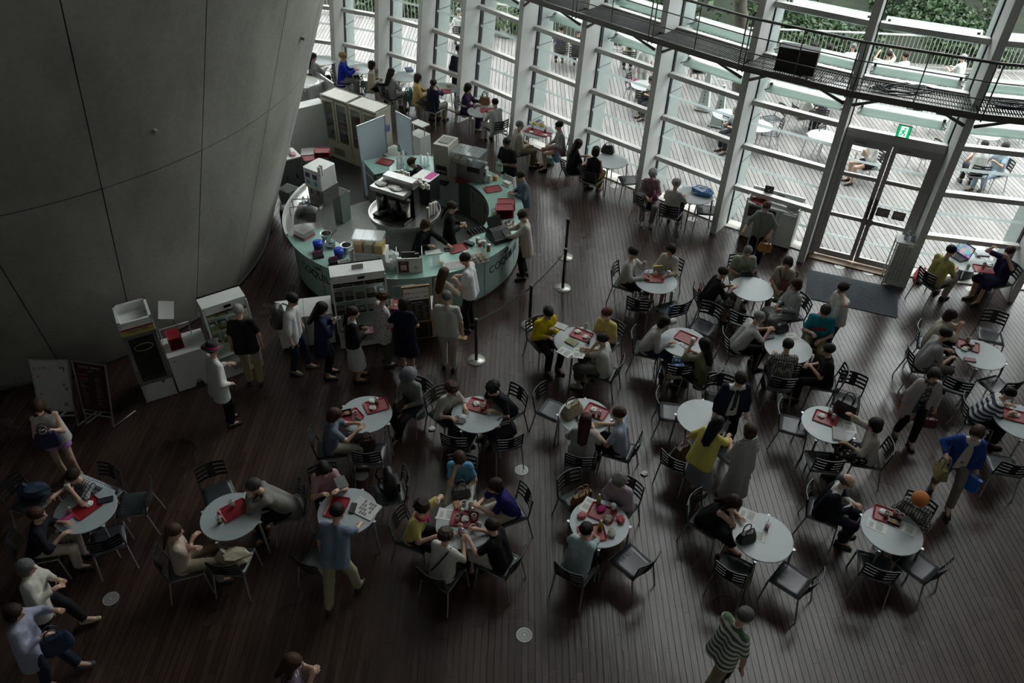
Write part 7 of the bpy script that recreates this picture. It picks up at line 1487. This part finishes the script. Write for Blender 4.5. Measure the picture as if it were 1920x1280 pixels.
for px, py, h, lb in ((1192, 165, 330, 'terrace chair with a magenta bag'), (1205, 185, 80, 'terrace chair in front of the table with the magenta bag'), (1448, 222, 200, 'empty terrace chair farther of the two beside the column'), (1443, 248, 170, 'empty terrace chair nearer of the two beside the column'), (1555, 265, 320, 'empty terrace chair left of the door'), (1372, 235, 60, 'empty terrace chair below the man in pale blue'), (1735, 290, 190, 'terrace chair with navy jacket seen through the door'), (1705, 215, 80, 'terrace chair above the exit sign with a cover'), (1762, 220, 80, 'terrace chair beside the covered one above the exit sign'), (1515, 190, 350, 'empty terrace chair beside the patterned pair'), (1895, 235, 100, 'empty terrace chair near the edge of the picture'), (1500, 110, 90, 'empty terrace chair at the railing')):
    C(px, py, h, lb, GO)
# ---------------------------------------------------------------- what lies on the tables
ZT = .7245
def I(proto, name, label, cat, px, py, rz=0, z=ZT, cols=(), grp=None, sc=1.0): return put(proto, name, label, cat, at(px, py, z), R(rz), grp, cols, sc)
TR = [(163, 952, 55, 'pink phone table'), (440, 957, 40, 'table of the man in taupe jacket'), (632, 951, 80, 'newspaper table'), (706, 761, 25, 'two tray table, nearer the grey hat'), (657, 783, 40, 'two tray table, nearer the blue-grey tee'), (898, 761, -20, 'table of the curly haired man'), (871, 973, -8, 'table of five women'), (1118, 772, -30, 'canvas bag table'),
      (1129, 962, -25, 'lilac woman\'s table, farther one'), (1110, 1000, 10, 'lilac woman\'s table, nearer one'), (1090, 628, -30, 'bright yellow man\'s table'), (1226, 522, 0, 'yellow snack box table'), (1286, 634, -35, 'phone table of the white lace woman'), (1548, 785, -30, 'silver packet table'), (1663, 967, -25, 'dark suit man\'s table'), (1815, 648, -25, 'grey tee man\'s table'), (1903, 780, -20, 'striped boy\'s table'), (1843, 505, -12, 'laptop table'),
      (998, 246, -30, 'yellow wrapper table, nearer the beige shirt'), (1019, 252, -30, 'yellow wrapper table, nearer the grey-green top'), (913, 207, 0, 'woven basket table'), (1612, 268, -20, 'terrace table behind the door'), (1840, 243, 0, 'terrace table by the picture edge'), (833, 172, 0, 'yellow jacket woman\'s table')]
for px, py, rz, lb in TR: I(TRAY, 'tray', 'red tray on the ' + lb, 'tray', px, py, rz, grp='red serving trays')
ZR = ZT + .004
def cup(kind, px, py, lb, g=None, z=ZR): I({'p': PCUP, 'l': LCUP, 't': PLC_TEA, 'm': PLC_MILK, 'k': PLC_PINK}[kind], 'lidded_cup' if kind == 'l' else 'paper_cup' if kind == 'p' else 'plastic_cup', lb, 'cup', px, py, random.random() * 300, z, grp=g)
cup('m', 413, 980, 'iced milk coffee cup standing beside the tray, taupe jacket table', z=ZT); cup('m', 437, 950, 'iced drink cup standing on the tray, taupe jacket table')
cup('t', 707, 757, 'iced drink cup on the tray nearer the grey hat'); cup('p', 667, 779, 'paper cup on the tray nearer the blue-grey tee'); cup('p', 904, 766, 'paper cup on the curly haired man\'s tray'); cup('k', 132, 962, 'clear cup with pink straw on the pink phone table', z=ZT)
for px, py, k in ((865, 965, 'k'), (884, 963, 'k'), (858, 974, 'p'), (889, 973, 'p'), (887, 993, 'p'), (898, 990, 't'), (863, 994, 'k'), (870, 948, 'p'), (882, 952, 'p'), (865, 1002, 'k')): cup(k, px, py, 'cup among the drinks on the table of five women', 'cups on the table of five women', ZR if 955 < py < 985 else ZT)
cup('l', 1149, 955, 'white lidded cup on the lilac woman\'s table', z=ZT); I(BOTTLE, 'drink_bottle', 'green tea bottle at the far tray of the lilac woman\'s table', 'bottle', 1122, 943); I(BOTTLE, 'drink_bottle', 'green tea bottle at the near tray of the lilac woman\'s table', 'bottle', 1125, 992)
for px, py in ((1123, 780), (1113, 779)): cup('t', px, py, 'iced drink cup on the canvas bag table tray', 'cups on the canvas bag table')
cup('p', 1098, 614, 'paper cup on the far side of the bright yellow man\'s table', z=ZT); cup('t', 1103, 643, 'iced coffee cup on the bright yellow man\'s table', z=ZT); cup('m', 1215, 520, 'iced drink with red straw on the snack box table tray'); cup('l', 1253, 517, 'white lidded cup on the snack box table', z=ZT)
for px, py in ((1555, 777), (1561, 787)): cup('k', px, py, 'dome lidded drink on the silver packet table tray', 'drinks on the silver packet table')
cup('k', 1437, 991, 'lone pink iced drink on the black handbag table', z=ZT)
for px, py in ((1661, 967), (1678, 965), (1688, 972)): cup('p', px, py, 'paper cup on the dark suit man\'s tray', 'cups on the dark suit table')
cup('p', 1814, 640, 'paper cup on the grey tee man\'s tray'); cup('p', 1844, 500, 'paper cup on the tray of the laptop table'); cup('p', 1814, 503, 'paper cup beside the tray on the laptop table', z=ZT); cup('k', 890, 203, 'pink iced drink before the kimono woman', z=ZT); cup('m', 912, 209, 'iced drink in front of the young man in pale grey')
cup('k', 998, 243, 'iced drink on the tray nearer the beige shirt'); cup('k', 1022, 247, 'iced drink on the tray nearer the grey-green top'); cup('m', 1638, 250, 'orange drink on the terrace table behind the door', z=ZT)
for px, py, lb in ((168, 945, 'pink phone table tray'), (698, 752, 'two tray table'), (699, 765, 'tray nearer the grey hat'), (893, 757, 'curly haired man\'s tray'), (872, 973, 'five women tray'), (1113, 768, 'canvas bag table tray'), (1098, 632, 'bright yellow man\'s tray'), (1083, 622, 'far end of the bright yellow man\'s tray'), (1540, 780, 'silver packet table tray'), (1655, 960, 'dark suit man\'s tray'), (1822, 645, 'grey tee man\'s tray'), (1808, 655, 'near corner of the grey tee man\'s tray'), (1905, 778, 'striped boy\'s tray'), (1022, 254, 'tray nearer the grey-green top'), (996, 248, 'tray nearer the beige shirt'), (868, 782, 'curly haired man\'s table edge')):
    I(NAPKIN, 'napkin', 'crumpled white napkin on the ' + lb, 'napkin', px, py, px, ZR, grp='crumpled napkins')
I(DISH, 'food_box', 'black food box on the tray nearer the blue-grey tee', 'food box', 650, 775, 20, ZR); I(DISH, 'food_box', 'black food box on the dark suit man\'s tray', 'food box', 1676, 978, -30, ZR); I(DISH, 'food_box', 'black food box on the grey tee man\'s tray', 'food box', 1812, 652, 10, ZR)
I(PHONE, 'phone', 'white phone on the table of the white lace woman', 'phone', 1281, 647, 35); I(PHONE, 'phone', 'smartphone held over the two tray table', 'phone', 670, 787, 50, .85); I(PHONE, 'phone', 'phone lying on the canvas bag table', 'phone', 1082, 786, 20)
I(WALLET, 'wallet', 'pink case on the pink phone table', 'case', 124, 973, 60, cols=((.45, .06, .2),)); I(WALLET, 'wallet', 'black purse at the edge of the pink phone table', 'purse', 199, 938, 20, cols=((.02, .02, .03),)); I(WALLET, 'wallet', 'dark pouch with white heart on the curly man\'s table', 'pouch', 862, 788, -35, cols=((.05, .05, .055),)); I(WALLET, 'wallet', 'reddish wallet on the grey tee man\'s table', 'wallet', 1818, 675, -10, cols=((.2, .07, .06),)); I(WALLET, 'wallet', 'black pencil case on the checked shirt man\'s table', 'case', 1441, 633, 20, cols=((.02, .02, .03),))
I(NEWS, 'newspaper', 'folded newspaper on the round table', 'newspaper', 685, 953, 62); I(WALLET, 'wallet', 'black folding umbrella on the newspaper table', 'umbrella', 662, 953, 85, cols=((.015, .015, .015),), sc=.9)
for px, py, rz, lb in ((1672 - 28, 985, 60, 'printed sheet on the dark suit man\'s side of the table'), (1700, 990, 55, 'green printed sheet on the beret woman\'s side'), (1085, 662, -10, 'white sheet on the near side of the bright yellow man\'s table'), (838, 964, 80, 'white leaflet on the five women table'), (1104, 947, -30, 'leaflet on the lilac woman\'s table'), (1403, 965, 60, 'open notebook under the arm of the black dressed woman'), (1418, 1003, 70, 'paper slip beside the black handbag'), (1488, 633, 20, 'white booklet on the checked shirt man\'s table'), (1593, 800, -10, 'paper on the silver packet table near the window'), (1060, 660, 50, 'small slip on the bright yellow man\'s table')):
    I(SHEET, 'paper_sheet', lb, 'paper', px, py, rz, grp='papers on tables', sc=.9)
I(BOOK, 'book', 'colourful magazine on the bright yellow man\'s table', 'magazine', 1072, 642, 50, cols=((.25, .25, .12),)); I(BOOK, 'book', 'silver wrapped packet on the round table', 'packet', 1573, 815, -15, cols=((.45, .46, .46),), sc=1.3); I(BOOK, 'book', 'white box files on the laptop table', 'box', 1838, 473, -5, cols=((.5, .52, .55),), sc=1.7); I(BOOK, 'book', 'blue cloth on the window table', 'cloth', 767, 131, 20, cols=((.08, .1, .17),), sc=1.4); I(BOOK, 'book', 'checked booklet held by the pink topped woman', 'booklet', 640, 905, 30, .92, ((.12, .12, .12),)); I(BOOK, 'book', 'white leaflet read by the man in bright yellow', 'leaflet', 1052, 613, 60, .98, ((.5, .49, .46),)); I(BOOK, 'book', 'green and orange booklet on the five women table', 'booklet', 857, 946, 20, cols=((.4, .2, .1),), sc=.6)
sb = thing('snack_box', 'yellow topped snack packet standing on the round table', 'packet', at(1233, 510, ZT), R(8)); part(MB().box((0, 0, .06), (.17, .05, .12)), 'packet', M('packet_print', (.3, .32, .28), .5, var=.4, scale=30), sb); part(MB().box((0, 0, .135), (.17, .03, .035)), 'header', M('packet_yellow', (.6, .58, .03), .5), sb)
for px, py, c, lb in ((1140, 975, (.35, .33, .26), 'clear bagged bun on the lilac woman\'s table, upper'), (1147, 1002, (.33, .33, .28), 'clear bagged bun on the lilac woman\'s table, lower'), (1163, 975, (.5, .08, .1), 'red wrapped snack at the edge of the lilac woman\'s table'), (1091, 968, (.45, .12, .13), 'red wrapped snack beside the pale blue tee'), (1128, 955, (.5, .02, .2), 'bright pink cloth on the lilac woman\'s far tray'), (1002, 233, (.5, .38, .03), 'yellow food wrapper on the window table, nearer the chair'), (1016, 236, (.5, .36, .03), 'yellow food wrapper on the window table, nearer the glass'), (841, 163, (.45, .35, .2), 'bun wrapper on the yellow jacket woman\'s table')):
    o = I(('food_wrapper', NAPKIN[1].copy() if False else crumple(int(px), .075, .07, .8).mesh('food_wrapper', colm), 0, []), 'food_wrapper', lb, 'wrapper', px, py, px, cols=(c,))
lt = thing('laptop', 'open black laptop with a bright picture on its screen', 'laptop', at(1795, 481, ZT), R(-65)); part(MB().rrect(.36, .25, .015, 0, .02), 'base', black, lt); part(MB().box((0, 0, .0205), (.3, .12, .002)), 'keyboard', darksteel, lt); sc_ = part(MB().box((0, .15, .13), (.36, .012, .25), 0, -.3), 'screen', black, lt)
lm, ln, ll, lbn = newmat('laptop_picture'); v_ = ln.new('ShaderNodeTexVoronoi'); v_.inputs['Scale'].default_value = 14; tcx = ln.new('ShaderNodeTexCoord'); ll.new(tcx.outputs['Object'], v_.inputs['Vector']); mxx = ln.new('ShaderNodeMix'); mxx.data_type = 'RGBA'; mxx.inputs[0].default_value = .5; mxx.inputs[6].default_value = (.25, .3, .38, 1); ll.new(v_.outputs['Color'], mxx.inputs[7]); ll.new(mxx.outputs[2], lbn.inputs['Base Color']); ll.new(mxx.outputs[2], lbn.inputs['Emission Color']); lbn.inputs['Emission Strength'].default_value = .35
part(MB().box((0, .143, .13), (.33, .004, .21), 0, -.3), 'picture', lm, sc_)
# ---------------------------------------------------------------- bags and clothes
HEAP = ('jacket', crumple(61, .2, .2, .7).mesh('jacket', fabp), 0, [('sleeve', MB().tube([(-.12, .05, .16), (-.2, .0, .08), (-.22, -.06, -.06)], [.05, .05, .04], 8).mesh('sleeve', fabp), 0, [])])
def B(proto, name, label, px, py, z, rz, c, c2=None, sc=1.0, cat='bag'): return put(proto, name, label, cat, at(px, py, z), R(rz), None, (c, c2 or c), sc)
TAN = (.28, .15, .05); CRM = (.46, .42, .34)
B(HANDBAG, 'handbag', 'black drawstring handbag standing on the round table', 1398, 1012, ZT, 20, (.012, .012, .013), sc=.95); B(TOTE, 'document_bag', 'flat black bag leaning on the silver packet table', 1580, 778, ZT, -40, (.012, .012, .012), sc=1.05); B(PAPERBAG, 'paper_bag', 'cream paper bag lying on the round table', 1352, 775, ZT, -15, (.44, .39, .26), sc=.8); B(SLOUCH, 'canvas_bag', 'beige canvas bag lying on the round table', 1072, 775, ZT, 40, (.32, .26, .18), sc=1.05)
B(HANDBAG, 'basket_bag', 'brown woven basket bag standing on the window table', 909, 195, ZT, -12, (.20, .11, .04), (.05, .03, .02), 1.1); B(SLOUCH, 'camera_bag', 'black camera bag on the window table', 1139, 286, ZT, -20, (.015, .015, .016), sc=.9); I(('plastic_sack', crumple(44, .2, .12, .75).mesh('plastic_sack', M('sack_blue', (.06, .17, .36), .3, var=.6, scale=9)), None, [('sack_ears', crumple(45, .12, .14, .5).mesh('sack_ears', M('sack_white', (.45, .5, .55), .3, var=.3)), None, [])]), 'plastic_sack', 'blue and white plastic sack on the window table', 'bag', 1316, 362, -25, sc=1.35)
B(SLOUCH, 'purple_bag', 'purple bag in the lap of the mauve bloused woman', 1228, 372, .62, 80, (.18, .02, .10), sc=.75); B(HANDBAG, 'tan_bag', 'tan handbag on the chair at the lilac woman\'s table', 1087, 942, .46, 30, TAN); B(SMALLBAG, 'tan_bag', 'smaller tan handbag beside the larger one on the chair', 1096, 933, .46, 15, (.24, .13, .045)); B(HANDBAG, 'cream_bag', 'cream handbag on the chair behind the black tee woman', 936, 1050, .46, 60, CRM)
B(TOTE, 'white_bag', 'white handbag hanging at the chair of the olive skirted woman', 1122, 690, .46, -20, (.5, .48, .44), (.06, .03, .02), .9); B(SLOUCH, 'patent_bag', 'black patent bag on a chair', 1200, 575, .46, 10, (.01, .01, .011), sc=1.05); B(TOTE, 'blue_bag', 'blue carrier bag on the chair by the cream bloused woman', 1262, 585, .46, 20, (.02, .2, .45), BK, .6); B(TOTE, 'bright_blue_bag', 'bright blue bag on the loaded chair', 1266, 702, .46, 10, (.01, .22, .55), sc=.85); B(SLOUCH, 'cream_sack', 'cream cloth bag on the loaded chair', 1262, 706, .46, 10, (.46, .40, .28), sc=.8)
B(SLOUCH, 'black_bag', 'black leather bag on the chair at the curly man\'s table', 945, 812, .46, 20, (.014, .012, .012), (.05, .03, .02), 1.1); B(SLOUCH, 'lined_bag', 'navy bag with yellow lining on a chair', 862, 812, .46, -10, (.014, .016, .035), (.3, .18, .03), 1.0); B(HANDBAG, 'brown_bag', 'brown and red bag on the chair below the two trays', 690, 838, .46, 20, (.05, .02, .018), sc=.95); B(HANDBAG, 'dark_bag', 'dark handbag in the lap of the grey hatted person', 750, 762, .64, 60, (.035, .026, .02), sc=.95)
put(PACK, 'backpack', 'black backpack leaning on the chair by the newspaper table', 'backpack', at(733, 920, .46), R(200), None, ((.010, .010, .011), (.012, .012, .012)), 1.05); put(PACK, 'backpack', 'teal and black backpack hanging on the yellow jacket woman\'s chair', 'backpack', at(771, 190, .3), R(10), None, ((.02, .16, .2), (.012, .014, .02)), .9)
B(HANDBAG, 'patterned_bag', 'black and white patterned bag in the sky blue tee woman\'s lap', 865, 930, .60, 15, (.12, .12, .12), (.1, .06, .03), 1.0); B(SLOUCH, 'brown_striped_bag', 'brown striped bag on the chair beside the yellow top woman', 1277, 853, .46, 40, (.10, .05, .025), sc=1.0); B(HANDBAG, 'wine_bag', 'wine red bag in the beige bloused woman\'s lap', 1468, 540, .64, 70, (.12, .025, .03)); B(TOTE, 'brick_bag', 'brick red bag hanging behind the black cardigan woman', 1312, 560, .3, 90, (.13, .03, .02), sc=.85)
B(SLOUCH, 'black_satchel', 'black satchel in the lap of the man in green print', 1398, 522, .64, 0, (.012, .012, .013), sc=.85); B(SLOUCH, 'black_rucksack', 'black rucksack on the checked shirt man\'s table', 1463, 620, ZT, 20, (.013, .013, .015), sc=.8); B(TOTE, 'light_blue_bag', 'light blue cloth bag hanging at the grey-green top woman\'s chair', 1042, 300, .3, -70, (.16, .27, .42), sc=1.0); B(SLOUCH, 'mint_bag', 'mint green bag on the floor by the pink shorts', 1030, 306, .01, -20, (.2, .42, .38), sc=.7)
B(SLOUCH, 'black_pouch', 'small dark bag in the lap of the black tee woman with clasped hands', 1522, 690, .60, 40, (.012, .012, .012), sc=.5); B(HEAP, 'cream_coat', 'cream coat heaped on the chair below the taupe jacket table', 442, 1050, .46, 10, (.40, .36, .27), sc=1.05, cat='coat'); B(HEAP, 'denim_jacket', 'dark denim jacket on the chair left of the pink phone table', 70, 925, .5, 10, (.035, .05, .08), sc=1.0, cat='jacket'); B(HEAP, 'grey_jacket', 'grey jacket draped over the chair by the mauve blouse', 1203, 372, .55, 60, (.26, .26, .26), sc=.95, cat='jacket'); B(SLOUCH, 'red_rucksack', 'red rucksack on the floor behind the laptop man', 1722, 522, .01, 70, (.36, .015, .02), sc=1.0)
B(SLOUCH, 'magenta_bag', 'magenta bag on a terrace chair', 1188, 160, .46, 30, (.35, .02, .12), sc=.8); B(SLOUCH, 'crossbody_bag', 'black crossbody bag on the floor under the laptop table', 1805, 520, .01, 20, (.012, .012, .015), sc=1.1)
sc1 = thing('suitcase', 'dark patterned suitcase under the laptop table', 'suitcase', at(1838, 545, 0), R(20)); part(MB().rrect(.36, .22, .04, .04, .52), 'shell', M('case_navy', (.02, .02, .035), .5, var=.4, scale=25), sc1); part(MB().tube([(-.1, .08, .5), (-.1, .08, .6), (.1, .08, .6), (.1, .08, .5)], .01, 6), 'handle', alu, sc1)
for x in (-.13, .13): part(MB().tube([(x, -.02, .03), (x, .02, .03)], .03, 10), 'wheel', black, sc1)
# carried things
carry(Q5['L'], .32, TOTE, 'red_bag', 'dark red bag on the arm of the navy dressed woman', 'bag', Q5['rz'] + R(60), ((.26, .012, .03), (.26, .012, .03)), 1.05)
carry(L5['R'], .36, TOTE, 'navy_bag', 'navy leather tote carried by the woman in lavender', 'bag', L5['rz'] + R(30), ((.014, .025, .06), (.02, .03, .06)), 1.0); carry(L3['L'], .30, TOTE, 'navy_shoulder_bag', 'navy shoulder bag of the woman in lilac shorts', 'bag', L3['rz'] + R(90), ((.012, .016, .05), (.012, .016, .05)), .95)
carry(R4['R'], .32, HANDBAG, 'straw_bag', 'olive straw bag carried by the woman in bright blue cardigan', 'bag', R4['rz'] + R(10), ((.26, .21, .09), (.22, .17, .07)), 1.15); carry(R4['L'], .3, PAPERBAG, 'blue_folder', 'bright blue folder bag held by the woman in blue cardigan', 'bag', R4['rz'] + R(60), ((.01, .13, .5), (.01, .13, .5)), .8)
carry(R3['L'], .30, HANDBAG, 'dark_red_bag', 'dark red handbag of the woman in beige cardigan', 'bag', R3['rz'] + R(90), ((.10, .012, .02), (.06, .01, .015)), .85); carry(R9['L'], .31, HANDBAG, 'orange_bag', 'orange basket bag of the woman in grey tunic', 'bag', R9['rz'] + R(100), ((.42, .20, .04), (.36, .16, .03)), 1.0); carry(R8['R'], .16, HEAP, 'red_jacket', 'red jacket carried by the phoning woman', 'jacket', R8['rz'], ((.42, .02, .04), (.42, .02, .04)), .9)
carry(K4['R'], .16, PAPERBAG, 'cloth_bundle', 'mint and white cloth held by the waiter', 'cloth', K4['rz'] + R(90), ((.42, .52, .48), (.4, .5, .46)), .6)
put(PHONE, 'phone', 'phone in the hand of the woman in lilac shorts', 'phone', L3['R'], L3['rz'] + R(90)); put(PHONE, 'phone', 'phone in the hand of the navy topped woman in the queue', 'phone', Q2['L'], Q2['rz'] + R(90)); put(WALLET, 'wallet', 'dark red wallet held by the woman in white dress', 'wallet', Q3['R'], Q3['rz'] + R(90), None, ((.12, .02, .04),)); put(BOOK, 'book', 'tan booklet held by the man in cream trousers', 'booklet', Q6['R'] - Vector((0, 0, .08)), Q6['rz'], None, ((.40, .28, .13),), .7)
put(SMALLBAG, 'camera', 'black camera on a strap worn by the man in white jacket', 'camera', L2['hip'] + Vector((-.22, -.1, .0)), L2['rz'], None, (BK, BK), .6); put(PHONE, 'phone', 'phone at the ear of the woman in white tee', 'phone', R8['L'], 0)
I(NAPKIN, 'litter', 'scrap of white paper on the floor near the curly man\'s table', 'litter', 810, 804, 10, .002); I(NAPKIN, 'litter', 'scrap of white paper on the floor right of the lilac woman', 'litter', 1208, 888, 10, .002)
for d, side, pr, lb in ((S1, 'L', LCUP, 'paper cup at the lips of the blue checked shirt'), (S25, 'L', LCUP, 'white cup lifted by the woman in green print'), (W3, 'R', PCUP, 'cup held by the woman in beige jacket'), (K2, 'R', PLC_MILK, 'cup of orange juice held by the server inside the ring')):
    put(pr, 'cup', lb, 'cup', d[side] - Vector((0, 0, .04)), 0)
